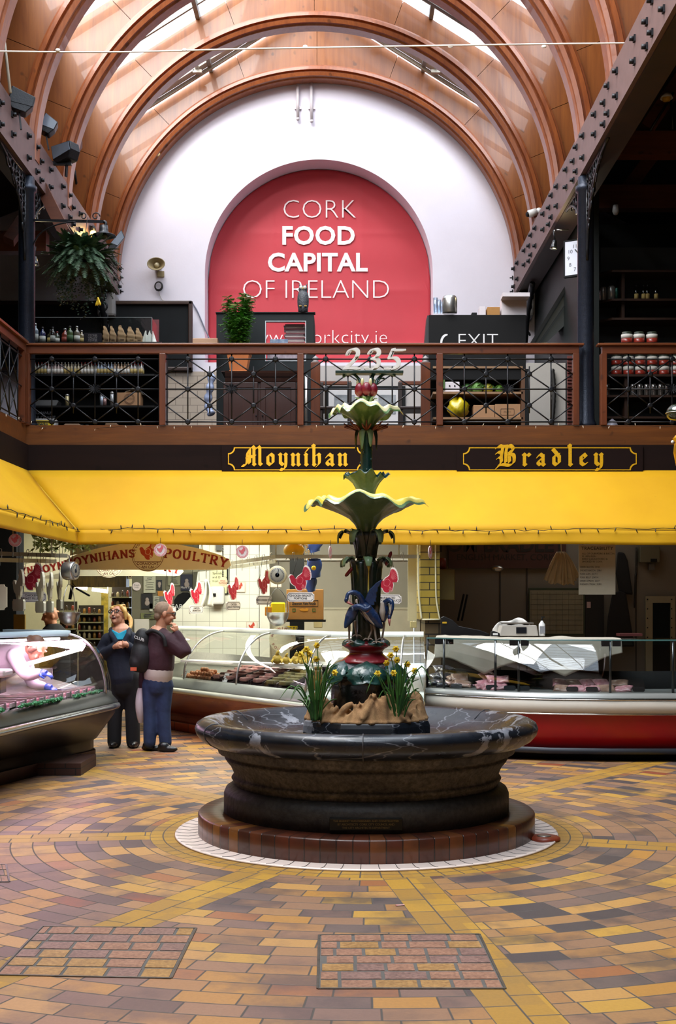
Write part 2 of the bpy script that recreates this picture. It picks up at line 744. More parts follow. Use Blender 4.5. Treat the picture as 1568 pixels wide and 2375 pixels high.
w = MB()
archplate(w,NX,NZ,NR,6.02,wall_outer,YW,YW+0.55,80)
w.box(-8,7,YW,YW+0.55,3.7,6.02)
w.box(NX - NR - .05,NX+NR+.05,YW+0.54,YW+0.6,5.9,9.8)
struct(w.build('wall_back',M_white),'tall white plastered end wall with a round-headed niche')
w = MB().box(-9.0,-8.8,-3,25,0,10)
struct(w.build('wall_left',M_green),'dark side wall of the market hall')
w = MB().box(7.0,7.2,-3,25,0,10)
struct(w.build('wall_right',M_green),'dark side wall of the market hall')
w = MB().box(-9,7.2,-3.2,-3.0,0,12.6)
struct(w.build('wall_rear',mat('grey_plaster','#8a7f78',.8)),'plain wall behind the viewer')

# roof: two slopes, solid at the eaves and glazed above, and low dark roofs over the galleries
SL = 0.63
YR0 = -1.0
RZ = 12.42

def roofz(dx):
 return RZ - SL*abs(dx)

for sgn,nm in ((-1,'left'),(1,'right')):
 e = MB()
 # eaves band of boards
 xa,xb = CX+sgn*3.75,CX+sgn*4.9
 e.add([(xa,-3,roofz(3.75)),(xb,-3,roofz(4.9)),(xb,YW,roofz(4.9)),(xa,YW,roofz(3.75)),
  (xa,-3,roofz(3.75)+.12),(xb,-3,roofz(4.9)+.12),(xb,YW,roofz(4.9)+.12),(xa,YW,roofz(3.75)+.12)],
  [(0,1,2,3),(7,6,5,4),(0,4,5,1),(2,6,7,3),(0,3,7,4),(1,5,6,2)])
 # upright boarding above the girder
 xs = CX+sgn*4.03
 e.box(min(xs,xs+sgn*.08),max(xs,xs+sgn*.08),-3,YW,7.75,roofz(4.03)+.05)
 struct(e.build('ceiling_eaves_'+nm,wood('eaves_boards','#55301a','#7a4826',1,0.5,0.7)),'brown boarded eaves above the girder')
 a = MB()
 xo = -8.9 if sgn < 0 else 7.1
 a.add([(xs,-3,9.3),(xo,-3,7.6),(xo,YW+.5,7.6),(xs,YW+.5,9.3),(xs,-3,9.45),(xo,-3,7.75),(xo,YW+.5,7.75),(xs,YW+.5,9.45)],
  [(0,1,2,3),(7,6,5,4),(0,4,5,1),(2,6,7,3),(0,3,7,4),(1,5,6,2)])
 struct(a.build('ceiling_gallery_'+nm,M_soff),'dark boarded ceiling over the gallery')
 b_ = MB()
 xa,xb = CX,CX+sgn*3.9
 b_.add([(x,y,roofz(x - CX)+dz) for dz in (.06,.16) for x,y in ((xa,-3),(xb,-3),(xb,YR0),(xa,YR0))],[(0,1,2,3),(7,6,5,4),(0,4,5,1),(1,5,6,2),(2,6,7,3),(3,7,4,0)])
 struct(b_.build('ceiling_boards_'+nm,MATS['eaves_boards']),'boarded roof slope above the viewer')
 # skylight glass and its bars
 g = MB()
 xa,xb = CX+sgn*0.12,CX+sgn*3.75
 g.add([(xa,YR0,roofz(.12)+.08),(xb,YR0,roofz(3.75)+.08),(xb,YW,roofz(3.75)+.08),(xa,YW,roofz(.12)+.08)],[(0,1,2,3)])
 sky = struct(g.build('window_1' if sgn < 0 else 'window_2',glass('skylight_glass',(0.97,0.98,1.0),0.05)),'sloping rooflight of clear glass')
 f = MB()
 y = YR0+.4
 while y < YW:
  f.bar((CX+sgn*.1,y,roofz(.1)+.05),(CX+sgn*3.8,y,roofz(3.8)+.05),0.05,0.09)
  y += 1.03
 f.bar((CX+sgn*3.78,-3,roofz(3.78)+.04),(CX+sgn*3.78,YW,roofz(3.78)+.04),0.12,0.14)
 f.bar((CX+sgn*1.9,-3,roofz(1.9)+.02),(CX+sgn*1.9,YW,roofz(1.9)+.02),0.07,0.12)
 f.bar((CX+sgn*.06,-3,roofz(.06) - .02),(CX+sgn*.06,YW,roofz(.06) - .02),0.14,0.2)
 f.build('window_frame',mat('grey_roof_paint','#8f9490',0.55,var=.15),sky)
 # end curb with brackets by the wall
 c = MB()
 c.bar((CX+sgn*3.7,22.1,roofz(3.7)+.02),(CX+sgn*.3,22.1,roofz(.3)+.02),0.2,0.05)
 c.bar((CX+sgn*3.7,22.22,roofz(3.7) - .05),(CX+sgn*.3,22.22,roofz(.3) - .05),0.05,0.06)
 for d in (1.05,2.1):
  c.bar((CX+sgn*d,22.1,roofz(d) - .03),(CX+sgn*d,21.6,roofz(d)+.1),0.06)
  c.boxc((CX+sgn*d,22.05,roofz(d) - .06),(.16,.1,.05))
 c.build('window_sill',mat('pale_roof_paint','#b9b2a2',0.55,var=.12),sky)

# opened ventilator sash under the right-hand glass
v = thing('roof_ventilator','grey hinged ventilator sash under the right rooflight beside the timber arches','ventilator',(CX+1.55,19.1,11.3))
mv = MB()
mv.bar((CX+0.9,19.35,roofz(.9) - .12),(CX+2.75,19.35,roofz(2.75) - .12),.34,.06)
mv.bar((CX+0.7,19.7,roofz(.7) - .05),(CX+2.6,19.7,roofz(2.6) - .05),.08,.14)
mv.build('sash',mat('vent_grey','#6d6f6c',.6),v)
for d in (1.2,1.85,2.45):
 mv = MB()
 mv.bar((CX+d,19.3,roofz(d) - .16),(CX+d - .05,19.3,roofz(d)+.06),.07,.05)
 mv.build('hinge_bracket',mat('pale_roof_paint'),v)

def rib_outer(t):
 """Roof outline seen from the arch centre."""
 c,s_ = cos(t),sin(t)
 k = 1e9
 if abs(c) > 1e-6:
  k = min(k,4.02/abs(c))
 # roof line: z = RZ - SL*|dx|  ->  ZS + k s = RZ - SL k |c|
 k = min(k,(RZ - 0.03 - ZS)/(s_+SL*abs(c)))
 return (CX+c*k,ZS+s_*k)

PROF = [(0,.16),(0,-.05),(.025,-.07),(.03,-.11),(.085,-.13),(.10,-.09),(.125,-.085),(.135,-.13),(.19,-.12),(.215,-.06),(.24,-.05),(.24,.0),(.24,.16)]

def rib(Y,label):
 t = thing('timber_arch',label,'roof arch',(CX,Y,ZS),'round timber arches of the roof')
 m = MB()
 R0 = RIB+0.2
 # spandrel boards: one panel between each pair of radial joints
 cuts = [0,22,46,70,90,110,134,158,180]
 for a,b,gp,ya,yb in [(a,b,g_,y0,y1) for a,b in zip(cuts[:-1],cuts[1:]) for g_,y0,y1 in ((.001,.01,.09),(0,.088,.1))]:
  a_,b_ = radians(a)+gp,radians(b) - gp
  n = 10
  inn = [(CX+R0*cos(ease(a_,b_,k/n)),ZS+R0*sin(ease(a_,b_,k/n))) for k in range(n+1)]
  out = [rib_outer(ease(a_,b_,k/n)) for k in range(n+1)]
  k = n+1
  vs = [(x,Y+ya,z) for x,z in inn+out]+[(x,Y+yb,z) for x,z in inn+out]
  fs = []
  for q in range(n):
   fs += [(q,q+1,k+q+1,k+q),(2*k+q,3*k+q,3*k+q+1,2*k+q+1),(q,2*k+q,2*k+q+1,q+1),(k+q,k+q+1,3*k+q+1,3*k+q)]
  fs += [(0,k,3*k,2*k),(k - 1,2*k - 1,4*k - 1,3*k - 1)]
  m.add(vs,fs)
 m.build('spandrel_board',M_ply,t)
 m = MB()
 n = 80
 vs,fs = [],[]
 ang = [(-1,-.02)]+[(pi*k/n,0) for k in range(n+1)]+[(-2,-.02)]
 c = len(PROF)
 for a,dz in ang:
  aa = 0 if a == -1 else (pi if a == -2 else a)
  for dr,dy in PROF:
   vs.append((CX+(RIB+dr)*cos(aa),Y+dy,ZS+dz+(RIB+dr)*sin(aa)))
 for i in range(len(ang) - 1):
  for k in range(c):
   l = (k+1) % c
   fs.append((i*c+k,i*c+l,(i+1)*c+l,(i+1)*c+k))
 fs += [tuple(range(c)),tuple((len(ang) - 1)*c+k for k in range(c - 1,-1,-1))]
 m.add(vs,fs)
 m.build('arch_moulding',M_rib,t)
 for sg in (-1,1):
  MB().boxc((CX+sg*(RIB+.3),Y - .02,7.88),(.16,.22,.18)).build('iron_shoe',M_iron,t)
 return t

RIBS = [22.40,20.35,18.35,16.40,14.45]
for Y,lb in zip(RIBS,('moulded timber arch framing the white end wall','second timber arch out from the white end wall','timber arch in the middle of the row, third from the white end wall',
      'timber arch standing over the gallery front, fourth from the end wall','timber arch nearest to the viewer, cut off at the top of the photo')):
 rib(Y,lb)

# gallery girders
for sgn,nm,X in ((-1,'left',-4.03),(1,'right',3.07)):
 t = struct(thing('beam_'+nm,'riveted brown girder carrying the timber arches',None,(X,14,7.5)))
 g = MB()
 x0,x1 = (X,X+sgn*.05)
 g.box(min(x0,x1),max(x0,x1),2,YW - .1,7.22,7.80)
 g.build('web_plate',M_gird,t)
 g = MB()
 g.box(min(X+sgn*.05,X+sgn*.34),max(X+sgn*.05,X+sgn*.34),2,YW - .1,7.20,7.78)
 g.build('girder_core',M_soff,t)
 bm = MB()
 for Y in RIBS+[12.4,10.4]:
  for (dy,dz) in ((-.45,.14),(-.45,-.14),(0.0,.16),(.22,.05),(0,-.16),(.22,-.2),(.75,.12),(.75,-.12)):
   bm.boxc((X - sgn*.01,Y+dy,7.5+dz),(.02,.06,.07))
   bm.cyl((X - sgn*.01,Y+dy,7.5+dz),(X - sgn*.06,Y+dy,7.5+dz),.026,n=6)
 bm.build('bolt_heads',M_iron,t)

# ------------------------------------------------------------------ gallery: floor, front beam, railing
YG = 16.0
XL = -4.06                       # left gallery turns the corner here
b_ = MB().box(-8.8,7,YG+.12,YW,3.72,3.93).box(-8.8,XL - .12,-3,YG+.13,3.72,3.93)
struct(b_.build('ceiling_gallery_floor',mat('dark_gallery_soffit','#2b2622',.7)),'gallery floor slab over the stalls')

tr = struct(thing('trim_1','moulded timber cornice along the gallery front',None,(0,YG,3.8)))
m = MB()
prof = [(0,3.955),(-.12,3.955),(-.12,3.905),(-.085,3.89),(-.07,3.80),(-.05,3.775),(-.05,3.735),(-.03,3.69),(0,3.69)]

def run(mb,prof,path):
 """Sweep a (out, z) profile along a horizontal path of (x, y, nx, ny)."""
 c = len(prof)
 vs = []
 for x,y,nx,ny in path:
  for o,z in prof:
   vs.append((x - nx*o,y - ny*o,z))
 fs = []
 for i in range(len(path) - 1):
  for k in range(c):
   l = (k+1) % c
   fs.append((i*c+k,i*c+l,(i+1)*c+l,(i+1)*c+k))
 fs += [tuple(range(c)),tuple((len(path) - 1)*c+k for k in range(c))]
 return mb.add(vs,fs)

# outward normal is -Y on the front, +X on the left return
run(m,[(-o,z) for o,z in prof],[(7,YG,0,-1),(XL,YG,1,-1),(XL,2,1,0)])
m.build('cornice',wood('cornice_timber','#4f2a10','#744418',0,.4,.9,.1),tr)
m = MB()
run(m,[(-o,z) for o,z in [(0.04,3.70),(0.04,3.355),(-.03,3.355),(-.03,3.70)]],[(7,YG,0,-1),(XL,YG,1,-1),(XL,2,1,0)])
m.build('fascia',M_fasc,tr)
# soffit behind the awning
m = MB().box(-8.8,7,YG,22.4,3.28,3.34).box(-8.8,XL,-3,YG,3.28,3.34)
struct(m.build('ceiling_stalls',mat('stall_ceiling','#6a675c',.7,var=.1)),'plain ceiling over the market stalls')

def railing(name,label,x0,x1,Y,posts,ncell,group='railing bays'):
 t = thing(name,label,'railing',((x0+x1)/2,Y,3.95),'timber framed gallery railings')
 zt,zb = 4.97,3.955
 MB().box(x0 - .06,x1+.06,Y - .07,Y+.08,zt,zt+.03).build('handrail',wood('handrail_timber','#5c2e18','#7c4826',0,.35,.9,.3),t,bevel=.008)
 MB().box(x0,x1,Y - .035,Y+.045,zt - .10,zt).build('top_rail',M_oak,t,bevel=.006)
 for px in posts:
  MB().box(px - .04,px+.04,Y - .045,Y+.055,zb,zt - .1).build('post',M_oakz,t,bevel=.006)
 # iron lattice: one panel between each pair of posts
 for a,b in zip(posts[:-1],posts[1:]):
  m = MB()
  xa,xb = a+.04,b - .04
  W = xb - xa
  n = max(2,round(W/0.62))
  zA,zM,zB = zt - .165,4.42,4.0
  step = W/n
  off = step*.5
  q1,q3 = (zA+zM)/2,(zM+zB)/2
  for z in (zA,zM,zB):
   m.cyl((xa,Y,z),(xb,Y,z),.009,n=6)
  big = [xa+off+step*k for k in range(n)]
  for x in big:
   m.cyl((x,Y,zb),(x,Y,zt - .1),.009,n=6)
   for z in (zA,zM,zB):
    m.lathe([(.018,-.02),(.034,-.02),(.034,.02),(.018,.02)],(x,Y,z),10,Matrix.Rotation(pi/2,3,'X'))
  mids = [xa+step*k for k in range(n+1)]
  for k,x in enumerate(mids):
   inner = 0 < k < n
   if inner:
    m.cyl((x,Y,q1+.1),(x,Y,q3 - .1),.009,n=6)
    for z in (q1,q3):
     m.lathe([(.018,-.02),(.034,-.02),(.034,.02),(.018,.02)],(x,Y,z),10,Matrix.Rotation(pi/2,3,'X'))
   for bx in (x - off,x+off):
    if bx < xa - .01 or bx > xb+.01:
     continue
    for z0,z1 in ((zA,q1),(zM,q1),(zM,q3),(zB,q3)):
     m.cyl((bx,Y,z0),(x,Y,z1),.009,n=6)
  # leafy boss at the centre of the panel
  cxm = big[n // 2]
  for k in range(14):
   a_ = 2*pi*k/14
   m.bar((cxm,Y - .02,zM),(cxm+.08*cos(a_),Y - .03,zM+.06*sin(a_)),.022,.012)
  m.build('iron_lattice',M_iron,t)
 return t

def gx(px):
 return (px - PX)*YG/F

railing('gallery_railing','long timber railing with black diamond lattice across the gallery front, between the two iron columns',gx(60),gx(1343),YG+.02,[gx(62),gx(377),gx(697),gx(1020),gx(1336)],4)
railing('gallery_railing','short timber railing with black lattice right of the right-hand iron column',gx(1396),5.6,YG+.02,[gx(1400),gx(1720),gx(1800)],4)
# left return, running towards the viewer
t = thing('gallery_railing','timber railing of the side gallery running towards the viewer at the left edge','railing',(XL,14,3.95),'timber framed gallery railings')
MB().box(XL - .08,XL+.07,9,YG - .12,4.97,5.0).build('handrail',MATS['handrail_timber'],t)
MB().box(XL - .045,XL+.035,9,YG - .12,4.87,4.97).build('top_rail',M_oak,t)
for y in (15.82,14.1,12.3,10.5):
 MB().box(XL - .055,XL+.045,y - .04,y+.04,3.955,4.87).build('post',M_oakz,t)
m = MB()
for z in (4.8,4.42,4.0):
 m.cyl((XL,9,z),(XL,15.8,z),.009,n=6)
for k in range(18):
 y = 15.6 - k*.4
 m.cyl((XL,y,3.96),(XL,y,4.87),.009,n=6)
 for z0,z1 in ((4.8,4.42),(4.42,4.8),(4.42,4.0),(4.0,4.42)):
  m.cyl((XL,y,z0),(XL,y - .4,z1),.009,n=6)
m.build('iron_lattice',M_iron,t)

# iron columns with pierced scroll brackets
def scroll(mb,cx,cz,r,y,a0,turns,sgn=1,th=.012):
 pts = []
 n = 18
 for k in range(n+1):
  u = k/n
  a = a0+sgn*turns*2*pi*u
  rr = r*(1 - .8*u)
  pts.append((cx+rr*cos(a),y,cz+rr*sin(a)))
 mb.tube(pts,th,5)

for X,nm in ((gx(52),'left'),(gx(1366),'right')):
 t = struct(thing('column_'+nm,'slender black cast iron column on the gallery front',None,(X,YG+.22,3.95)))
 yc = YG+.22
 c = MB()
 c.lathe([(.14,3.93),(.14,4.0),(.115,4.05),(.108,4.6),(.104,7.0),(.13,7.02),(.13,7.08),(.1,7.1),(.1,7.2)],(X,yc,0),20)
 c.build('shaft',M_col,t)
 for sg in (-1,1):
  for axis in (1,):
   b = MB()
   # quarter-round spandrel: curved edge, frame and scrolls
   L,Hh = (.46,.85) if axis == 0 else (1.3,1.1)

   def tf(u,v,w=0.0):
    # u from the shaft outward, v up from the bracket foot
    return (X+sg*(.1+u),yc+w,7.2 - Hh+v) if axis == 0 else (X+w,yc+sg*(.1+u),7.2 - Hh+v)
   cur = [tf(L*(1 - cos(a)),Hh*sin(a) if True else 0) for a in [pi/2*k/12 for k in range(13)]]
   b.tube(cur,.02,6)
   b.tube([tf(0,0),tf(0,Hh)],.02,6)
   b.tube([tf(0,Hh),tf(L,Hh)],.02,6)
   n = 9
   for k in range(n):
    for q in range(n):
     u,v_ = L*(k+.5)/n,Hh*(q+.5)/n
     edge = Hh*sin(math.acos(max(0,min(1,1 - u/L))))
     if v_ > edge:
      r = .5*min(L,Hh)/n*1.5
      pts = []
      a0 = random.random()*6
      for z in range(10):
       a = a0+z*.75
       rr = r*(1.25 - z*.09)
       pts.append(tf(u+rr*cos(a),min(Hh,v_+rr*sin(a))))
      b.tube(pts,.009 if axis == 0 else .013,4)
   b.build('scroll_bracket',M_iron,t)

# iron end brackets of the girders on the back wall
for X,sg,nm in ((-4.2,1,'left'),(3.22,-1,'right')):
 t = struct(thing('corbel_beam_'+nm,'white stone corbel and black scroll bracket under the girder end',None,(X,YW - .4,7.0)))
 MB().box(X - .16,X+.16,YW - .5,YW,6.75,7.18).build('corbel',mat('corbel_stone','#8d8a88',.7),t,bevel=.05)
 b = MB()
 pts = [(X - sg*.02,YW - .05,6.1),(X - sg*.02,YW - .35,6.35),(X - sg*.02,YW - .6,6.75),(X - sg*.02,YW - 1.2,7.15)]
 b.tube(path_at(pts,6),.05,6)
 for k in range(5):
  scroll(b,X - sg*.02,6.45+k*.15,.1,YW - .25 - k*.12,k,1.2,1,.02)
 b.build('scroll_bracket',M_iron,t)

# timber roof framing over the side galleries
Yr = 17.2
for k,(py0,py1,Yb,nm) in enumerate(((303,358,16.9,'upper'),(428,482,18.6,'lower'))):
 z1,z0 = EYE+(PY - py0)*Yb/F,EYE+(PY - py1)*Yb/F
 t = MB().box(3.42,7.0,Yb,Yb+.22,z0,z1)
 struct(t.build('beam_tie',M_rafter),'brown timber tie beam across the right gallery roof')
t = MB()
z1,z0 = EYE+(PY - 535)*18.5/F,EYE+(PY - 582)*18.5/F
t.box(-8.8,-4.4,18.5,18.72,z0,z1)
struct(t.build('beam_tie',M_rafter),'brown timber tie beam across the left gallery roof')
t = MB()
for (a,b) in ((P(1425,480,18.9),P(1588,260,18.9)),(P(1405,290,17.2),P(1583,80,17.2)),(P(1500,300,17),P(1600,150,17))):
 t.bar(a,b,.2,.16,(0,1,0))
struct(t.build('beam_brace',M_rafter),'sloping timber struts over the right gallery')
t = MB()
for (a,b) in ((P(1447,300,16.8),P(1495,215,16.8)),(P(1508,303,16.8),P(1562,215,16.8)),(P(1561,300,16.8),P(1556,225,16.8)),(P(1385,410,17),P(1412,360,17)),(P(1535,145,16.8),P(1570,80,16.8))):
 t.cyl(a,b,.018,n=6)
struct(t.build('beam_tie_rod',M_iron),'thin iron tie rods of the right gallery roof')
t = MB()
for (a,b) in ((P(70,380,17),P(150,540,17)),(P(20,560,18),P(180,330,19))):
 t.bar(a,b,.16,.14,(0,1,0))
struct(t.build('beam_brace',M_rafter),'sloping timber struts over the left gallery')
# iron rod hanger at the far left top
t = MB().cyl(P(0,10,14.9),P(24,215,14.9),.02,n=6)
struct(t.build('beam_hanger_rod',mat('pale_roof_paint')),'pale iron hanger rod above the left girder')
# thin black strut behind the left arches
t = MB().cyl(P(173,395,20.2),P(183,468,20.6),.02,n=6)
struct(t.build('beam_strut_rod',M_iron),'thin black rod beside the left arches')

# string across the roof space
s_ = MB()
pts = [P(-40,119,14.3),P(270,121,14.3),P(560,114,14.3),P(900,108,14.2),P(1300,102,14.2),P(1620,99,14.1)]
s_.tube(path_at(pts,6),.010,5)
for px in (134,428,708,1045,1262):
 q = P(px,116 - (px > 600)*8,14.28)
 s_.sphere(q,(.03,.012,.02),6,4)
tag(s_.build('string',mat('cream_string','#e2d8cc',.8),org=tuple(pts[0])),'thin cream string stretched across the roof space below the arches','string')
# floodlit side lining of the right gallery
r_ = MB()
r_.box(3.46,3.54,17.3,YW,3.93,7.4)
struct(r_.build('wall_gallery_right',M_green),'dark green partition wall on the right gallery')
r_ = MB().box(3.54,7,18.9,19.0,3.93,7.4)
struct(r_.build('wall_gallery_far',M_dark),'black back wall of the right gallery bay')

# ------------------------------------------------------------------ pen-stroke lettering

def hull(ps):
 ps = sorted(set((round(x,6),round(y,6)) for x,y in ps))

 def half(q):
  o = []
  for p in q:
   while len(o) > 1 and (o[-1][0] - o[-2][0])*(p[1] - o[-2][1]) - (o[-1][1] - o[-2][1])*(p[0] - o[-2][0]) <= 0:
    o.pop()
   o.append(p)
  return o[:-1]
 return half(ps)+half(ps[::-1])

def pen(mb,strokes,fr,w,t,ang,d=0.004,s=1.0,ox=0.0,oy=0.0,shear=0.0):
 """Broad-nib strokes: each stroke is a polyline in em units."""
 ca,sa = cos(ang),sin(ang)
 q_ = 0
 nib = [(ca*a*w/2 - sa*b*t/2,sa*a*w/2+ca*b*t/2) for a,b in ((1,1),(1,-1),(-1,-1),(-1,1))]
 for st in strokes:
  if len(st) == 1:
   st = [st[0],st[0]]
  for p,q in zip(st[:-1],st[1:]):
   h = hull([(p[0]+x,p[1]+y) for x,y in nib]+[(q[0]+x,q[1]+y) for x,y in nib])
   h = [(ox+(x+shear*y)*s,oy+y*s) for x,y in h]
   n = len(h)
   q_ += 1
   e = d*(1+.035*(q_ % 24))
   vs = [fr(x,y,0) for x,y in h]+[fr(x,y,e) for x,y in h]
   mb.add(vs,[tuple(range(n)),tuple(range(2*n - 1,n - 1,-1))]+[(i,(i+1) % n,n+(i+1) % n,n+i) for i in range(n)])

def sm(pts,n=5):
 return [(p.x,p.y) for p in path_at([(x,y,0) for x,y in pts],n)]

def D(x,y):
 return [(x - .08,y+.07),(x+.08,y - .07)]

BLACK = {
 'M': (1.75,[sm([(-.05,0),(.2,.03),(.33,.3),(.36,.8),(.4,1.1),(.62,1.45),(.8,1.62)]),[(.8,1.62),(.92,1.5),(.92,.15)],D(.95,.1),
    [(.98,1.3),(1.3,1.62)],[(1.3,1.62),(1.42,1.48),(1.42,.2)],D(1.48,.12),[(.3,.72),(.5,.78),(.85,.74),(1.0,.8)],[(.56,.2),(.56,1.3)]]),
 'o': (.95,[[(.24,.82),(.24,.22),(.46,.06),(.68,.22),(.68,.82),(.46,.98),(.24,.82)]]),
 'y': (.95,[D(.22,.93),[(.24,.9),(.24,.25),(.46,.05)],D(.68,.93),sm([(.7,.9),(.7,.1),(.6,-.25),(.4,-.36),(.25,-.3)]),[(.46,.05),(.66,.2)]]),
 'n': (1.0,[D(.22,.92),[(.24,.9),(.24,.1)],D(.27,.08),[(.3,.75),(.58,.98)],D(.66,.92),[(.69,.88),(.69,.1)],D(.73,.08)]),
 'i': (.55,[D(.22,.92),[(.24,.9),(.24,.1)],D(.27,.08),[(.24,1.18),(.42,1.42)]]),
 'h': (1.0,[D(.2,1.68),[(.24,1.68),(.24,.1)],D(.27,.08),[(.3,.75),(.58,.98)],D(.66,.92),sm([(.69,.88),(.72,.5),(.68,.15),(.5,-.05)])]),
 'a': (.98,[[(.2,.72),(.4,.98),(.62,.82)],[(.66,.85),(.66,.12)],D(.7,.08),[(.6,.56),(.36,.48),(.24,.34),(.24,.2),(.42,.05),(.62,.2)]]),
 'B': (1.85,[sm([(.1,1.5),(.35,1.68),(.6,1.62),(.95,1.66)]),sm([(.62,1.6),(.58,1.2),(.5,.7),(.5,.3),(.35,.1),(.2,-.15)]),sm([(.1,1.05),(.3,1.15),(.55,1.05)]),
    sm([(.2,.62),(.35,.72),(.5,.62)]),[(.98,1.55),(.9,1.2),(.88,.25)],sm([(.95,1.6),(1.25,1.7),(1.5,1.45),(1.35,1.1),(1.1,.98)]),
    sm([(1.1,.98),(1.4,.95),(1.58,.8),(1.58,.3),(1.4,.1),(1.15,.02),(.6,.08),(.3,-.02),(.12,-.2)]),[(1.2,1.2),(1.2,.3)]]),
 'r': (.82,[D(.24,.92),[(.26,.9),(.26,.12)],D(.3,.08),[(.32,.74),(.52,.96)],D(.64,.9)]),
 'd': (.98,[[(.24,.8),(.24,.22),(.46,.05),(.7,.22),(.7,.75),(.15,1.4)],[(.24,.8),(.66,.95)]]),
 'l': (.62,[D(.24,1.68),[(.28,1.68),(.28,.12)],D(.32,.08)]),
 'e': (.9,[[(.24,.82),(.24,.22),(.46,.05),(.7,.18)],[(.24,.82),(.46,.98),(.66,.74),(.3,.46)]]),
}

def blackletter(mb,word,fr,s,w=.27,t=.04,gap=.06,d=.004):
 tot = sum(BLACK[c][0]+gap for c in word) - gap
 x = -tot/2
 for c in word:
  pen(mb,BLACK[c][1],fr,w,t,radians(42),d,s,x*s,0)
  x += BLACK[c][0]+gap

SERIF = {
 'M': (1.15,[[(.2,0),(.2,1)],[(.2,1),(.57,.2)],[(.57,.2),(.95,1)],[(.95,1),(.95,0)]],[(.04,.36,0),(.04,.3,1),(.85,1.11,1),(.79,1.11,0)]),
 'O': (1.0,[sm([(.5,1),(.2,.82),(.13,.5),(.2,.18),(.5,0),(.8,.18),(.87,.5),(.8,.82),(.5,1)])],[]),
 'Y': (1.0,[[(.15,1),(.5,.45),(.5,0)],[(.85,1),(.5,.45)]],[(0,.3,1),(.7,1,1),(.32,.68,0)]),
 'N': (1.05,[[(.2,0),(.2,1)],[(.2,1),(.85,0)],[(.85,0),(.85,1)]],[(.04,.36,0),(.02,.3,1),(.69,1.01,1)]),
 'I': (.5,[[(.25,0),(.25,1)]],[(.06,.44,0),(.06,.44,1)]),
 'H': (1.05,[[(.2,0),(.2,1)],[(.85,0),(.85,1)],[(.2,.5),(.85,.5)]],[(.04,.36,0),(.04,.36,1),(.69,1.01,0),(.69,1.01,1)]),
 'A': (1.05,[[(.14,0),(.5,1),(.88,0)],[(.25,.33),(.75,.33)]],[(0,.3,0),(.72,1.05,0)]),
 'S': (.8,[sm([(.68,.8),(.5,.98),(.22,.9),(.18,.7),(.4,.53),(.62,.38),(.62,.12),(.4,.02),(.14,.2)])],[(.1,.18,.1),(.64,.72,.9)]),
 'P': (.9,[[(.2,0),(.2,1)],sm([(.2,1),(.6,1),(.78,.76),(.6,.48),(.2,.48)])],[(.04,.4,0),(.04,.3,1)]),
 'U': (1.05,[sm([(.2,1),(.2,.3),(.35,.02),(.6,.02),(.78,.3),(.78,1)])],[(.04,.36,1),(.62,.94,1)]),
 'L': (.85,[[(.2,0),(.2,1)],[(.2,.02),(.76,.02),(.76,.2)]],[(.04,.36,1),(.04,.36,0)]),
 'T': (.95,[[(.47,0),(.47,1)],[(.06,.82),(.06,.98),(.88,.98),(.88,.82)]],[(.3,.64,0)]),
 'R': (1.0,[[(.2,0),(.2,1)],sm([(.2,1),(.6,1),(.76,.76),(.6,.52),(.2,.52)]),[(.45,.5),(.85,0)]],[(.04,.36,0),(.04,.3,1),(.76,1.0,0)]),
}

def slab(mb,word,fr,s,gap=.08,w=.19,d=.004):
 tot = sum(SERIF[c][0]+gap for c in word) - gap
 x = -tot/2
 for c in word:
  a,st,se = SERIF[c]
  pen(mb,st,fr,w,.09,0,d,s,x*s,0)
  for x0,x1,y in se:
   pen(mb,[[(x0,y),(x1,y)]],fr,.03,.09,0,d,s,x*s,0)
  x += a+gap
 return tot*s

# ------------------------------------------------------------------ the fountain
def veined_black(name,flake):
 if name in MATS:
  return MATS[name]
 m,b = new_mat(name)
 v = coords()
 base = ramp(noise(v,4,4),[(0.3,'#101319'),(0.7,'#1d222b')])
 th = flake
 fl_ = ramp(noise(v,3.2,7,0.62,0.4),[(th,(0,0,0,1)),(th+0.02,(1,1,1,1))])
 c = mix(fl_,base,ramp(noise(v,9,3),[(0.3,'#5c5f68'),(0.7,'#8d8f96')]))
 vo = node('ShaderNodeTexVoronoi',feature='DISTANCE_TO_EDGE',i_Scale=3.0)
 S.put(vo.inputs['Vector'],mix(0.25,v,S(node('ShaderNodeTexNoise',i_Scale=3.0).outputs[1])))
 vein = ramp(S(vo.outputs[0]),[(0.0,(0.55,0.55,0.55,1)),(0.016,(0,0,0,1))])
 c = mix(vein,c,lin('#8a8d95'))
 S.put(b.inputs['Base Color'],c)
 S.put(b.inputs['Roughness'],ramp(noise(v,6,4),[(0.3,(.22,.22,.22,1)),(0.7,(.42,.42,.42,1))]))
 S.put(b.inputs['Normal'],bumpn(fl_*-0.4+noise(v,14,4)*0.5,0.3,0.01))
 MATS[name] = m
 return m

M_marb = veined_black('worn_black_basin_paint',0.585)
M_stone = mat('weathered_limestone','#57524b',0.8,scale=3.5,col2='#2c2a29',bump=0.5,bscale=22,fine=0.5)
M_foot = mat('dark_basin_foot','#1e1e20',0.6,scale=2.6,col2='#3a3835',bump=0.35,bscale=18,fine=0.4)
M_gblk = mat('black_gloss_paint','#0e1012',0.25,var=.2,coat=.3,bump=.15,bscale=40)
M_leafd = mat('dark_green_gloss','#15302c',0.28,scale=9,col2='#24504a',coat=.35,bump=.3,bscale=30)
M_stalk = mat('black_green_gloss','#16221a',0.3,scale=5,col2='#20301f',coat=.3,bump=.35,bscale=18)
M_pale = mat('pale_green_gloss','#6f8f6c',0.35,scale=8,col2='#8fae86',coat=.25,bump=.2,bscale=30)
M_mid = mat('mid_green_gloss','#3c6234',0.33,scale=7,col2='#587a48',coat=.3,bump=.2,bscale=25)
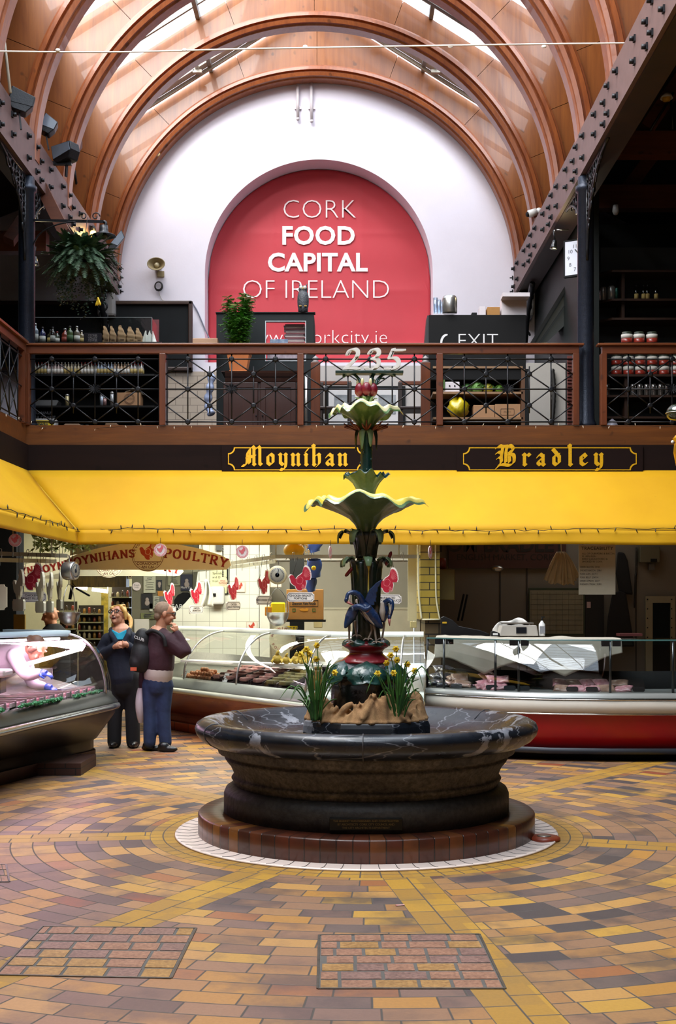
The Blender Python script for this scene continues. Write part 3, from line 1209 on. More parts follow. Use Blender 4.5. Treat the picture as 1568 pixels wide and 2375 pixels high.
M_yel = mat('yellow_petal_paint','#e8d23a',0.35,scale=6,col2='#f0e58a',coat=.2)
M_cream = mat('cream_petal_paint','#e4da8e',0.35,scale=9,col2='#efeac4',coat=.2)
M_maroon = mat('maroon_gloss','#7c1c26',0.3,var=.15,coat=.3,bump=.12,bscale=20)
M_fruit = mat('red_fruit_paint','#8c1f33',0.4,scale=10,col2='#6a1426',coat=.2,bump=.3,bscale=30)
M_blue = mat('blue_heron_paint','#162a52',0.26,scale=12,col2='#254372',coat=.4,bump=.35,bscale=45)
M_hwhite = mat('white_heron_paint','#c9bdb0',0.4,var=.1,coat=.2)
M_leg = mat('bird_leg_paint','#9a8a7c',0.4,var=.2)

FZ = 9.27

def fz(y,Y=FZ):
 return EYE+(PY - y)*Y/F

fo = thing('fountain','painted iron and stone fountain with a black basin in the middle of the floor','fountain',tuple(FC))
# white tiled gutter is part of the floor
gt = MB()
gt.lathe([(1.23,.012),(1.26,.008),(1.31,.004),(1.36,.008),(1.40,.014),(1.41,.002)],FC,96)
struct(gt.build('trim_2',mat('white_gutter_tile','#ead9cf',.3,var=.05),org=tuple(FC)),'white glazed tile gutter round the fountain step')
gj = MB()
for k in range(70):
 a = 2*pi*k/70
 gj.tube([(FC.x+r*cos(a),FC.y+r*sin(a),z) for r,z in ((1.24,.011),(1.26,.008),(1.31,.0042),(1.36,.008),(1.40,.014))],.0028,4)
gj.build('gutter_joint',mat('grout','#3a3430',.8),bpy.data.objects['trim_2'])
dr = MB()
dr.lathe([(.0,.03),(.1,.03),(.115,.02),(.115,.005)],P(1262,1946,8.9) - Vector((0,0,P(1262,1946,8.9).z)),20)
d_ = dr.build('drain_cover',mat('red_tile_glaze','#8a3a24',.35),org=(1.43,8.9,0))
tag(d_,'round reddish drain cover let into the white gutter right of the fountain step','drain cover')
dl = MB().lathe([(.0,.034),(.045,.034),(.05,.03)],(1.43,8.9,0),14)
dl.build('drain_plug',mat('steel','#a8a8a6',.3,.9),d_)

# brick step
m = MB()
m.lathe([(1.2,0.0),(1.238,0.0),(1.238,.155),(1.225,.168),(.9,.170),(.9,0)],FC,96)
brk,bb = new_mat('brown_step_tile')
t_ = node('ShaderNodeTexCoord')
sp_ = node('ShaderNodeSeparateXYZ')
S.nt.links.new(t_.outputs['Object'],sp_.inputs[0])
ang_ = S.op('ARCTAN2',S(sp_.outputs[1]),S(sp_.outputs[0]))/(2*pi)*72.0
ee = ang_.fract()
wn_ = node('ShaderNodeTexWhiteNoise',noise_dimensions='1D')
S.put(wn_.inputs['W'],ang_.floor())
cc = ramp(S(wn_.outputs[0]),[(0.0,'#54291a'),(0.3,'#60331d'),(0.5,'#472417'),(0.7,'#6a3c20'),(0.9,'#7a4c22')],'CONSTANT')
cc = mix(ramp(noise(coords(),5,4),[(0.45,(0,0,0,1)),(0.75,(.75,.75,.75,1))]),cc,lin('#2e1e18'))
mk = ((ee.min(1 - ee) - 0.02)/0.03).clamp()
S.put(bb.inputs['Base Color'],mix(mk,lin('#241c18'),cc))
bb.inputs['Roughness'].default_value = 0.32
S.put(bb.inputs['Normal'],bumpn(mk,0.5,0.006))
m.build('brick_step',brk,fo)
# stone base and basin
m = MB()
m.lathe([(.8,.168),(1.05,.168),(1.05,.30),(1.035,.335),(.99,.365)],FC,80)
m.build('basin_foot',M_foot,fo)
m = MB()
m.lathe([(.975,.36),(.965,.385),(.985,.395),(.995,.41),(.985,.425),(.975,.43),(.98,.455),(1.0,.50),(1.03,.535),(1.045,.56),(1.03,.57),(1.035,.585),(1.09,.60),(1.10,.64),(1.12,.665)],FC,80)
m.build('basin_body',M_stone,fo)
m = MB()
m.lathe([(1.08,.655),(1.16,.665),(1.215,.695),(1.25,.735),(1.262,.775),(1.248,.812),(1.21,.835),(1.16,.838),(1.12,.82),(1.06,.77),(.95,.71),(.8,.68),(.3,.66)],FC,96)
m.build('basin_bowl',M_marb,fo)
jn = MB()
for a in (72,35,150,268,205):
 a = radians(a)
 pts = [(r,z) for r,z in [(1.085,.66),(1.16,.664),(1.216,.694),(1.251,.735),(1.2635,.775),(1.249,.813),(1.21,.8365),(1.16,.8395),(1.12,.821),(1.06,.771)]]
 jn.tube([(FC.x+r*cos(a),FC.y+r*sin(a),z) for r,z in pts],.004,5)
jn.build('basin_joint',mat('pale_mortar','#48484c',.7),fo)
# plaque on the foot
pq = MB()
pa = FC+Vector((-.02,-1.055,.2))
pq.box(pa.x - .24,pa.x+.24,FC.y - 1.062,FC.y - 1.02,.195,.275)
plq = pq.build('plaque',mat('dark_bronze','#1f1d18',.4,.6),fo,bevel=.004)
pl = MB()
fr_ = flat(pa.x,.2,FC.y - 1.0625)
for i,tx in enumerate(('THE MARKET WAS DESIGNED AND CONSTRUCTED','BY ARCHITECTS  CORK CITY COUNCIL AND','THE CITY ARCHITECTS DEPARTMENT')):
 pl.text(tx,.0185,lambda u,v,w,i=i: fr_(u,v+.052 - i*.022,w),.001,.0006)
pl.build('lettering',mat('worn_bronze','#5e5030',.4,.6),plq)

# octagonal slab and pedestal
m = MB()
m.lathe([(.3,.66),(.5,.66),(.5,.80),(.485,.835),(.2,.84)],FC,8,Matrix.Rotation(radians(22.5),3,'Z'),smooth=False)
m.build('octagonal_slab',M_marb,fo,bevel=.008)
m = MB()
m.lathe([(.20,.83),(.275,.83),(.275,.90),(.262,.93),(.258,1.08),(.27,1.12),(.30,1.135),(.31,1.15),(.29,1.17),(.25,1.215),(.21,1.245),(.15,1.25)],FC,48)
m.build('pedestal',M_gblk,fo)
m = MB()
fr2 = lambda u,v,w: (FC.x+(.262+w)*sin(u/.262),FC.y - (.262+w)*cos(u/.262),1.0+v)
for i,tx in enumerate(('SUN FOUNDRY','GLASGOW','GEORGE SMITH','& CO')):
 m.text(tx,.036,lambda u,v,w,i=i: fr2(u+.03,v+.03 - i*.045,w),.003,.001)
m.build('raised_lettering',M_gblk,fo)

def leafy(mb,path,width,cup=0.2,n=10,rib=0.15,th=0.006,up=None,wave=0.0):
 """Leaf blade along a path; width(t) is the half width."""
 pts = path_at(path,max(2,n // (len(path) - 1)))
 m_ = len(pts) - 1
 c0 = pts[0]

 def fn(u,v):
  i = min(m_,int(round(v*m_)))
  p = pts[i]
  d = (pts[min(m_,i+1)] - pts[max(0,i - 1)]).normalized()
  upv = Vector(up) if up is not None else (Vector((p.x,p.y,0)) - Vector((FC.x,FC.y,0)))
  a = d.cross(upv)
  if a.length < 1e-5:
   a = d.orthogonal()
  a.normalize()
  nrm = a.cross(d)
  s_ = (u - .5)*2
  w_ = width(v)*(1+wave*sin(v*22))
  return p+a*s_*w_+nrm*(-cup*w_*s_*s_+rib*w_*(abs(s_) < .15))
 return mb.grid(fn,6,m_,True,th)

# acanthus leaves over the pedestal dome and the collar
for k in range(6):
 a = radians(30+60*k)
 ca,sa = cos(a),sin(a)
 m = MB()
 pt = lambda r,z: FC+Vector((r*ca,r*sa,z))
 leafy(m,[pt(.17,1.262),pt(.25,1.235),pt(.305,1.18),pt(.325,1.13),pt(.345,1.115)],lambda v: .135*(sin(pi*min(1,v*.86+.1)) ** .7)*(1+.12*abs(sin(v*17)))+.002,.25,16,.12,.01)
 for q in range(5):
  for sg in (-1,1):
   b0 = .25+.12*q
   p0 = pt(.17+.15*b0,1.272 - .13*b0)
   p1 = p0+Vector((ca*.06,sa*.06,-.035))+Vector((-sa,ca,0))*sg*.07*(1 - .1*q)
   m.tube([p0,(p0+p1)/2+Vector((0,0,.006)),p1],[.012,.01,.004],5)
 m.build('acanthus_leaf',M_leafd,fo)
m = MB()
m.lathe([(.10,1.245),(.2,1.247),(.19,1.262),(.155,1.285),(.128,1.31),(.122,1.33),(.135,1.348),(.162,1.362),(.168,1.372),(.16,1.39),(.12,1.405),(.05,1.41)],FC,40)
m.build('red_collar',M_maroon,fo)
for k in range(6):
 a = radians(60*k)
 ca,sa = cos(a),sin(a)
 m = MB()
 pt = lambda r,z: FC+Vector((r*ca,r*sa,z))
 leafy(m,[pt(.08,1.415),pt(.13,1.413),pt(.165,1.395),pt(.172,1.37)],lambda v: .075*(sin(pi*min(1,v*.8+.15)) ** .6)+.004,.3,9,.15,.01)
 m.build('collar_leaf',M_leafd,fo)

# fluted stalk of reed leaves in two tiers
m = MB()

def flute(r,z,t):
 return r*(1+.10*cos(6*t)),z

m.lathe([(.085,1.40),(.10,1.42),(.092,1.5),(.095,1.65),(.10,1.82),(.112,1.98),(.10,2.0),(.07,2.0)],FC,48,rad=flute)
m.lathe([(.07,1.98),(.062,2.02),(.065,2.10),(.08,2.18),(.095,2.21),(.07,2.215)],FC,48,rad=flute)
m.build('reed_stalk',M_stalk,fo)
for k in range(6):
 a = radians(60*k - 30+4)
 ca,sa = cos(a),sin(a)
 pt = lambda r,z: FC+Vector((r*ca,r*sa,z))
 m = MB()
 leafy(m,[pt(.092,1.62),pt(.103,1.85),pt(.125,1.985),pt(.165,2.015),pt(.195,1.985)],lambda v: .038*(1 - .25*v)*(1 if v < .9 else .8),.2,12,.2,.008)
 m.build('reed_leaf',M_stalk,fo)
 m = MB()
 leafy(m,[pt(.128,2.003),pt(.170,2.028),pt(.205,1.998),pt(.21,1.955)],lambda v: .036*(1 - .55*v*v),.25,9,.12,.006)
 m.build('reed_leaf_tip',M_pale,fo)
 a = radians(60*k)
 ca,sa = cos(a),sin(a)
 pt = lambda r,z,ca=ca,sa=sa: FC+Vector((r*ca,r*sa,z))
 m = MB()
 leafy(m,[pt(.068,2.02),pt(.085,2.12),pt(.12,2.2),pt(.175,2.212),pt(.2,2.17)],lambda v: .04*(1 - .2*v),.2,12,.2,.008)
 m.build('reed_leaf',M_stalk,fo)
 m = MB()
 leafy(m,[pt(.125,2.208),pt(.178,2.224),pt(.21,2.19),pt(.212,2.13)],lambda v: .038*(1 - .55*v*v),.25,9,.12,.006)
 m.build('reed_leaf_tip',M_pale,fo)
# bulrush heads
for (a,b) in (((895,1312),(908,1279)),((801,1337),(819,1315))):
 m = MB()
 p,q = P(a[0],a[1],FZ - .05),P(b[0],b[1],FZ - .05)
 m.tube([p,p+(q - p)*.15,p+(q - p)*.85,q],[.006,.013,.013,.006],8)
 m.build('bulrush_head',M_maroon,fo)
# yellow stamen strip on the front of the stalk
m = MB()
m.tube([FC+Vector((.015,-.098,1.70)),FC+Vector((.015,-.1,1.78)),FC+Vector((.015,-.108,1.92)),FC+Vector((.015,-.118,1.96))],[.002,.008,.006,.012],6)
m.build('yellow_stamen',M_yel,fo)

def lilybowl(name,prof,lobes,ph,wav,droop,mat_out,mat_in,z_in=None):
 """Flared flower bowl with a waved, drooping rim; outside and inside painted differently."""
 n,k = 96,len(prof) - 1
 m = MB()

 def fn(off):
  def g(u,v):
   t = 2*pi*u
   i = v*k
   a = int(min(k - 1,i))
   f = i - a
   r,z = ease(prof[a][0],prof[a+1][0],f),ease(prof[a][1],prof[a+1][1],f)
   s_ = max(0,(v - .35)/.65) ** 1.6
   c = cos(lobes*t+ph)
   r2 = r*(1+s_*(.08*c))
   z2 = z+s_*(wav*cos(2*lobes*t+1.2)*.5 - droop*max(0,c) ** 2+wav*.6*sin(3*t+.5))+.012*s_*sin(13*t)
   return FC+Vector((r2*cos(t),r2*sin(t),z2+off))
  return g
 m.grid(fn(0),n,22,True,0,True)
 b = m.build(name,mat_out,fo)
 m = MB()
 m.grid(lambda u,v: fn(.012)(u,.25+.69*v) if v < .97 else fn(0.0)(u,.94),n,18,True,0,True)
 m.build(name+'_lining',mat_in,b)
 return b

lilybowl('lily_bowl',[(.062,2.205),(.068,2.235),(.085,2.27),(.13,2.315),(.21,2.36),(.30,2.405),(.365,2.445),(.405,2.455),(.43,2.43)],6,0.25,.045,.055,mat('sage_gloss','#4c6848',.35,scale=8,col2='#6a8762',coat=.25,bump=.2,bscale=30),M_yel)
m = MB()
m.lathe([(.068,2.43),(.064,2.47),(.062,2.5),(.05,2.5)],FC,24)
m.build('tulip_neck',M_leafd,fo)
lilybowl('tulip_cup',[(.058,2.42),(.062,2.47),(.075,2.53),(.10,2.575),(.13,2.61),(.155,2.635),(.168,2.635)],5,.8,.028,.0,M_leafd,M_leafd)
m = MB()

def knobby(r,z,t):
 return r*(1+.05*cos(5*t)),z

m.lathe([(.045,2.52),(.044,2.62),(.042,2.8),(.045,2.96),(.05,2.97)],FC,30,rad=knobby)
for k in range(12):
 a = 2.4*k
 m.sphere(FC+Vector((.043*cos(a),.043*sin(a),2.62+.026*k)),(.008,.008,.012),6,4)
m.build('upper_stem',M_leafd,fo)
for k in range(8):
 a = radians(45*k+22)
 ca,sa = cos(a),sin(a)
 pt = lambda r,z: FC+Vector((r*ca,r*sa,z))
 m = MB()
 leafy(m,[pt(.045,2.955),pt(.075,2.965),pt(.088,2.92),pt(.085,2.84 - .02*(k % 2))],lambda v: .024*(sin(pi*min(1,.25+.72*v)) ** .8)+.001,.2,9,.2,.005)
 m.build('sepal',M_pale if k in (5,6) else M_stalk,fo)
for k in range(8):
 a = radians(45*k)
 ca,sa = cos(a),sin(a)
 m = MB()
 for q in (-.2,0,.2):
  c2,s2 = cos(a+q),sin(a+q)
  m.tube([FC+Vector((.06*ca,.06*sa,2.965)),FC+Vector((.12*c2,.12*s2,2.985)),FC+Vector((.165*c2,.165*s2,3.0+.02*cos(q*9)))],[.010,.009,.004],5)
 m.build('red_bract',mat('rust_red_paint','#6d2a20',.45,var=.2),fo)
lilybowl('lily_bowl',[(.055,2.955),(.06,2.985),(.075,3.02),(.115,3.06),(.165,3.095),(.20,3.12),(.235,3.135),(.258,3.11)],6,.25,.03,.045,M_mid,M_cream)
# fruit cluster
m = MB()
m.lathe([(.03,3.08),(.034,3.15),(.045,3.2),(.05,3.215),(.02,3.22)],FC,20)
m.build('fruit_stem',M_mid,fo)
for k in range(6):
 a = radians(60*k+15)
 ca,sa = cos(a),sin(a)
 pt = lambda r,z: FC+Vector((r*ca,r*sa,z))
 m = MB()
 leafy(m,[pt(.03,3.12),pt(.052,3.17),pt(.062,3.2),pt(.085,3.205)],lambda v: .02*(1 - .7*v*v),.3,9,.1,.004)
 m.build('fruit_leaf',M_pale,fo)
for k in range(6):
 a = radians(60*k - 88)
 m = MB()
 m.sphere(FC+Vector((.056*cos(a),.056*sin(a),3.268)),(.036,.036,.048),14,9)
 m.build('red_fruit',M_fruit,fo)
m = MB()
for k in range(6):
 a = radians(60*k - 58)
 m.sphere(FC+Vector((.06*cos(a),.06*sin(a),3.318)),(.013,.013,.03),8,6)
m.build('fruit_tip',M_cream,fo)
for (pts,rr) in (([(836,892),(833,880),(820,868),(805,866),(798,872)],.011),([(872,892),(876,880),(889,869),(905,866),(914,870)],.011),
    ([(862,890),(863,875),(870,864),(880,861),(886,863)],.014),([(877,886),(882,878),(890,878)],.007)):
 m = MB()
 p = path_at([P(x,y,FZ - .02+.01*i) for i,(x,y) in enumerate(pts)],5)
 m.tube(p,[rr*1.1 - rr*.3*i/len(p) for i in range(len(p))],8)
 m.sphere(p[-1],rr*1.15,8,6)
 m.build('curled_stem',M_leafd,fo)
zb = fz(868)
bx0,bx1 = P(778,868,FZ).x,P(935,868,FZ).x
nb = MB().box(bx0,bx1,FZ - .05,FZ+.05,zb,zb+.02)
nb = nb.build('number_board',mat('board_green','#2a3f38',.4,var=.1),fo,bevel=.003)
DIG = {
 '2': sm([(.12,.72),(.2,.9),(.42,.98),(.6,.84),(.56,.6),(.35,.32),(.08,.06)],6),'2b': [(.08,.05),(.4,.08),(.72,.04)],
 '3': sm([(.16,.78),(.3,.95),(.5,.96),(.62,.8),(.52,.62),(.34,.54)],6),'3b': sm([(.34,.54),(.58,.48),(.66,.28),(.5,.06),(.25,.0),(.08,.1)],6),
 '5': [(.36,.98),(.22,.56)],'5b': sm([(.22,.56),(.5,.56),(.68,.36),(.6,.12),(.35,.0),(.1,.06)],6),'5c': [(.36,.93),(.86,.93)]}
hh = fz(808) - fz(859)
for dgt,x,keys in (('2',796,('2','2b')),('3',844,('3','3b')),('5',889,('5','5b','5c'))):
 q = P(x,859,FZ)
 m = MB()
 pen(m,[DIG[k] for k in keys],flat(q.x,zb+.026,FZ - .02),.19,.07,radians(12),.02,hh*.96,0,0,.12)
 dg = m.build('digit',mat('white_digit_paint','#f6f3ee',.5,var=.03),nb)
 m = MB()
 pen(m,[[(x+.045,y) for x,y in DIG[k]] for k in keys if k not in ('5c','2b')],flat(q.x,zb+.026,FZ - .041),.035,.02,radians(12),.002,hh*.96,0,0,.12)
 m.build('inner_line',mat('black_line_paint','#151515',.5),dg)

# herons round the stalk
def blob(o,vox=0.008,smooth=4):
 md = o.modifiers.new('merge','REMESH')
 md.mode = 'VOXEL'
 md.voxel_size = vox
 md.use_smooth_shade = True
 sm_ = o.modifiers.new('soften','SMOOTH')
 sm_.factor = 0.5
 sm_.iterations = smooth
 return o

YH = FZ - .14

def H_(x,y,dy=0.0):
 return P(x,y,YH+dy)

def heron(body,neck,nr,legs,beak,dy,wing=None,tail=None):
 m = MB()
 pts = path_at([H_(*p,dy) for p in body[0]],5)
 rs = [ease(0,1,i/(len(pts) - 1)) for i in range(len(pts))]
 br = body[1]
 kk = len(br) - 1
 m.tube(pts,[ease(br[int(min(kk - 1,r*kk))],br[int(min(kk - 1,r*kk))+1],r*kk - int(min(kk - 1,r*kk))) for r in rs],12)
 npts = path_at([H_(*p) for p in neck],6)
 m.tube(npts,[ease(nr[0],nr[1],i/(len(npts) - 1)) for i in range(len(npts))],10)
 m.sphere(npts[-1],(.016,.018,.021),10,8)
 b = m.build('heron',M_blue,fo)
 blob(b,.006,3)
 if wing:
  w_ = MB()
  w_.prism([(p[0],-p[1]) for p in wing],lambda u,v,w: H_(u,-v,dy - .01+w),-.014,.014)
  w_.build('wing',M_blue,b,bevel=.006)
 l = MB()
 for pl_ in legs:
  q = [H_(*p) for p in pl_]
  l.tube(path_at(q,4),[.010]*4+[.008]*(4*(len(q) - 1) - 3),7)
  f = q[-1]
  for a in (-2.4,-1.6,-.8):
   l.tube([f,f+Vector((.028*cos(a),.028*sin(a),.002)),f+Vector((.05*cos(a),.05*sin(a),-.008))],[.007,.006,.003],6)
  l.tube([f,f+Vector((0,.03,0))],[.006,.003],6)
 l.build('heron_legs',M_leg,b)
 k = MB()
 k.tube([H_(*p) for p in beak],[.011,.008,.002],8)
 k.build('beak',mat('pink_beak_paint','#b46a66',.4),b)
 return b

h1 = heron(([(838,1398),(848,1412),(864,1432),(880,1450),(888,1457)],[.03,.05,.052,.028,.006]),[(842,1402,-.01),(836,1384,-.02),(822,1374,-.03),(808,1378,-.04),(803,1392,-.05)],
  (.026,.014),[[(864,1440,0),(869,1462,0),(873,1489,-.02)],[(860,1445,.02),(862,1462,.02),(854,1482,.0)]],[(805,1396,-.05),(812,1400,-.06),(824,1405,-.07)],0.0,
  wing=[(846,1392),(856,1368),(872,1352),(888,1342),(884,1352),(877,1362),(876,1372),(873,1374),(874,1384),(872,1388),(873,1397),(868,1396),(869,1404),(856,1404)])
h2 = heron(([(830,1406),(820,1416),(812,1432),(804,1448),(800,1458)],[.022,.042,.04,.022,.006]),[(822,1410,-.06),(834,1407,-.08),(846,1413,-.09),(852,1412,-.09),(858,1409,-.085)],
  (.026,.016),[[(810,1448,.02),(810,1466,.02),(810,1487,.02)],[(824,1440,.05),(824,1455,.06),(828,1474,.06)]],[(858,1410,-.085),(852,1418,-.09),(846,1420,-.085)],-.01)
h3 = heron(([(893,1398),(892,1412),(890,1428),(889,1444)],[.022,.036,.034,.012]),[(893,1400,.02),(900,1393,0),(908,1396,-.02),(909,1412,-.03),(903,1432,-.04)],
  (.024,.014),[[(891,1436,.05),(890,1458,.05),(886,1482,.04)]],[(903,1436,-.045),(903,1444,-.05),(904,1452,-.05)],.03)
for b,pts,r in ((h1,[(838,1412,-.045),(852,1432,-.045),(868,1450,-.03)],[.006,.012,.004]),(h1,[(812,1378,-.045),(811,1388,-.05),(814,1397,-.05)],[.005,.009,.004]),(h1,[(826,1398,-.05),(827,1390,-.05),(829,1402,-.055)],[.005,.007,.004]),
    (h3,[(887,1397,-.005),(887,1420,-.005),(888,1440,.0)],[.012,.024,.008]),(h3,[(907,1402,-.045),(906,1414,-.05),(904,1426,-.052)],[.004,.006,.003])):
 m = MB()
 m.tube(path_at([H_(*p) for p in pts],4),[ease(r[0],r[1],i/4) if i <= 4 else ease(r[1],r[2],(i - 4)/4) for i in range(9)],8)
 m.build('white_plumage',M_hwhite,b)

# burlap laid round the pedestal
def burlap():
 m = MB()
 rnd_ = random.Random(4)
 ph = [rnd_.uniform(0,6) for _ in range(8)]

 def fn(u,v):
  t = 2*pi*u
  g1 = sin(11*t+ph[0]+3.2*v+1.3*sin(3*t))
  g2 = sin(23*t+ph[1] - 5*v+1.5*sin(5*t))
  fold = (1 - abs(g1))*1.1 - .5+(1 - abs(g2))*.6 - .3+sin(5*t+ph[2])*.3
  r = ease(.30,.455,v)+.045*fold*sin(pi*min(1,v+.2))+.012*sin(29*t+ph[3])
  z = .852+.125*sin(pi*min(1,v*.92+.12)) ** .8*(1+.40*sin(4*t+ph[4])+.42*fold)*(1 if v < .98 else .9)
  if v > .8:
   z = ease(z,.846,(v - .8)/.2)
  return FC+Vector((r*cos(t),r*sin(t),max(.846,z)))
 m.grid(fn,180,22,True,-.022,True)
 for k in range(30):
  a0 = k*.42+rnd_.uniform(-.2,.2)
  sp,rr,hh_ = rnd_.uniform(.14,.36),rnd_.uniform(.31,.42),rnd_.uniform(.03,.12)
  sg = rnd_.choice((-1,1))
  pts = []
  for j in range(5):
   f = j/4
   a1,r1 = a0+sg*sp*(f - .5),rr+.05*(f - .4)
   pts.append(FC+Vector((r1*cos(a1),r1*sin(a1),.868+hh_*(1 - f)+.015*sin(5*f+k))))
  rb = rnd_.uniform(.018,.034)
  m.tube(path_at(pts,3),[rb*(1 - .35*abs(j/6 - 1)) for j in range(13)],8)
 mt,b = new_mat('burlap')
 v = coords()
 wv = S.op('SINE',noise(coords((1,1,1)),3,1)*0+0.0)
 c = ramp(noise(v,16,5,.6),[(0.3,'#8a6644'),(0.7,'#b08a5e')])
 fine = ramp(noise(v,240,2),[(0.35,(.3,.3,.3,1)),(0.65,(.7,.7,.7,1))])
 S.put(b.inputs['Base Color'],mix(.5,c,fine,'OVERLAY'))
 b.inputs['Roughness'].default_value = .95
 S.put(b.inputs['Normal'],bumpn(noise(v,200,2),.4,.004))
 return tag(blob(m.build('burlap_cloth',mt,org=tuple(FC+Vector((0,0,.85)))),.008,2),'crumpled brown burlap cloth laid round the fountain pedestal','cloth')

burlap()

M_daf = mat('daffodil_leaf','#2e5a22',.5,scale=12,col2='#4a7a30')
M_dafy = mat('daffodil_yellow','#e2b812',.55,scale=20,col2='#f2d63a')

def daffodils(cx,flowers,label,seed,nl=34):
 r_ = random.Random(seed)
 base = P(cx,1645,FZ - .34)
 base.z = .86
 t = thing('daffodil_clump',label,'flowers',tuple(base))
 m = MB()
 for k in range(nl):
  a = r_.uniform(0,2*pi)
  h = r_.uniform(.14,.42)
  out = r_.uniform(.05,.25)*(1.3 if k % 3 == 0 else .7)
  b0 = base+Vector((.05*cos(a)*r_.random(),.05*sin(a)*r_.random(),-.01))
  o = Vector((cos(a),.6*sin(a),0))
  droop = .12 if k % 3 == 0 else 0
  pts = [b0,b0+o*out*.25+Vector((0,0,h*.5)),b0+o*out*.65+Vector((0,0,h*.95)),b0+o*out+Vector((0,0,h*(1.05 - droop*4)))]
  leafy(m,pts,lambda v: .0075*(1 - v ** 3)+.0008,.4,12,0,.0015,up=(o.x+.01,o.y - .6,.2))
 lv = m.build('leaves',M_daf,t)
 lv['kind'] = 'stuff'
 for (x,y) in flowers:
  q = P(x,y,FZ - .34+r_.uniform(-.05,.05))
  m = MB()
  m.tube(path_at([base+Vector((r_.uniform(-.03,.03),0,0)),(base+q)/2+Vector((r_.uniform(-.02,.02),0,.03)),q+Vector((0,.012,.004))],5),.0035,6)
  st = m.build('flower_stem',M_daf,t)
  m = MB()
  tilt = Matrix.Rotation(radians(r_.uniform(70,110)),3,'X') @ Matrix.Rotation(r_.uniform(-.5,.5),3,'Y')
  for k in range(6):
   a = 2*pi*k/6
   d = tilt @ Vector((cos(a),sin(a),0))
   nz = tilt @ Vector((0,0,1))
   sdw = nz.cross(d)
   m.grid(lambda u,v: q+d*(.027*v)+sdw*((u - .5)*.022*sin(pi*min(1,.15+.85*v))) - nz*.004*v,2,5,True,.001)
  m.lathe([(.007,0),(.009,.012),(.013,.019),(.012,.019),(.005,.003)],q,10,tilt)
  m.build('bloom',M_dafy,st)
 return t

daffodils(733,[(698,1518),(711,1506),(719,1516),(735,1497),(734,1529),(776,1560)],'yellow daffodils in bloom left of the fountain pedestal',3)
daffodils(922,[(897,1538),(918,1505),(906,1520),(921,1531),(945,1541),(962,1556),(876,1562),(913,1561)],'yellow daffodils in bloom right of the fountain pedestal',5)

# recessed covers in the paving near the viewer
def cover(corners,label,seed,rows):
 r_ = random.Random(seed)
 q = [PG(x,y) for x,y in corners]            # far-left, far-right, near-right, near-left
 c = sum(q,Vector())/4
 t = thing('manhole_cover',label,'manhole cover',tuple(c),'tile-filled manhole covers in the paving')
 B = lambda u,v: (q[0]*(1 - u)+q[1]*u)*(1 - v)+(q[3]*(1 - u)+q[2]*u)*v
 m = MB()
 m.add([B(0,0)+Vector((0,0,.002)),B(1,0)+Vector((0,0,.002)),B(1,1)+Vector((0,0,.002)),B(0,1)+Vector((0,0,.002)),B(0,0),B(1,0),B(1,1),B(0,1)],[(0,3,2,1),(0,1,5,4),(1,2,6,5),(2,3,7,6),(3,0,4,7)])
 m.build('mortar_bed',mat('grey_mortar','#57534e',.8,var=.15),t)
 m = MB()
 for a,b in ((0,1),(1,2),(2,3),(3,0)):
  m.bar(q[a]+Vector((0,0,.002)),q[b]+Vector((0,0,.002)),.012,.008)
 m.build('metal_frame',mat('worn_metal_frame','#6c675f',.4,.7,var=.3,scale=20),t,bevel=.001)
 m = MB()
 for j in range(rows):
  v0,v1 = (j+.07)/rows,(j+.93)/rows
  u = -r_.uniform(0,.2)
  while u < 1:
   w_ = r_.uniform(.16,.26)
   a,b = max(.015,u+.01),min(.985,u+w_ - .01)
   if b - a > .03:
    m.m = r_.choice((0,0,0,1,2))
    p = [B(a,v0),B(b,v0),B(b,v1),B(a,v1)]
    m.add([x+Vector((0,0,.0045)) for x in p]+[x+Vector((0,0,.001)) for x in p],[(0,3,2,1),(0,1,5,4),(1,2,6,5),(2,3,7,6),(3,0,4,7)])
   u += w_
 m.build('inset_tiles',[mat('pink_brown_tile','#8d6650',.5,var=.15,fine=.4),mat('tan_tile','#987242',.45,var=.15,fine=.4),mat('mauve_tile','#7c5e54',.5,var=.15,fine=.4)],t)

cover([(98,2150),(455,2154),(397,2270),(-10,2262)],'tile-filled manhole cover in the paving at the lower left',2,6)
cover([(740,2170),(1112,2168),(1172,2294),(737,2294)],'tile-filled manhole cover in the paving in front of the fountain',8,7)
cover([(-70,2006),(14,2006),(22,2046),(-70,2046)],'small metal-framed inspection cover at the left edge of the paving',6,3)
m = MB()
for (x,y) in ((925,2098),(938,2100)):
 pass
q = PG(928,2101)
m.boxc(q+Vector((0,0,.004)),(.05,.015,.004),Matrix.Rotation(.3,3,'Z'))
tag(m.build('paper_scrap',mat('red_white_paper','#b9302c',.7,scale=30,col2='#f0eeee'),org=tuple(q)),'tiny red and white paper scrap lying on a yellow paving band','litter')

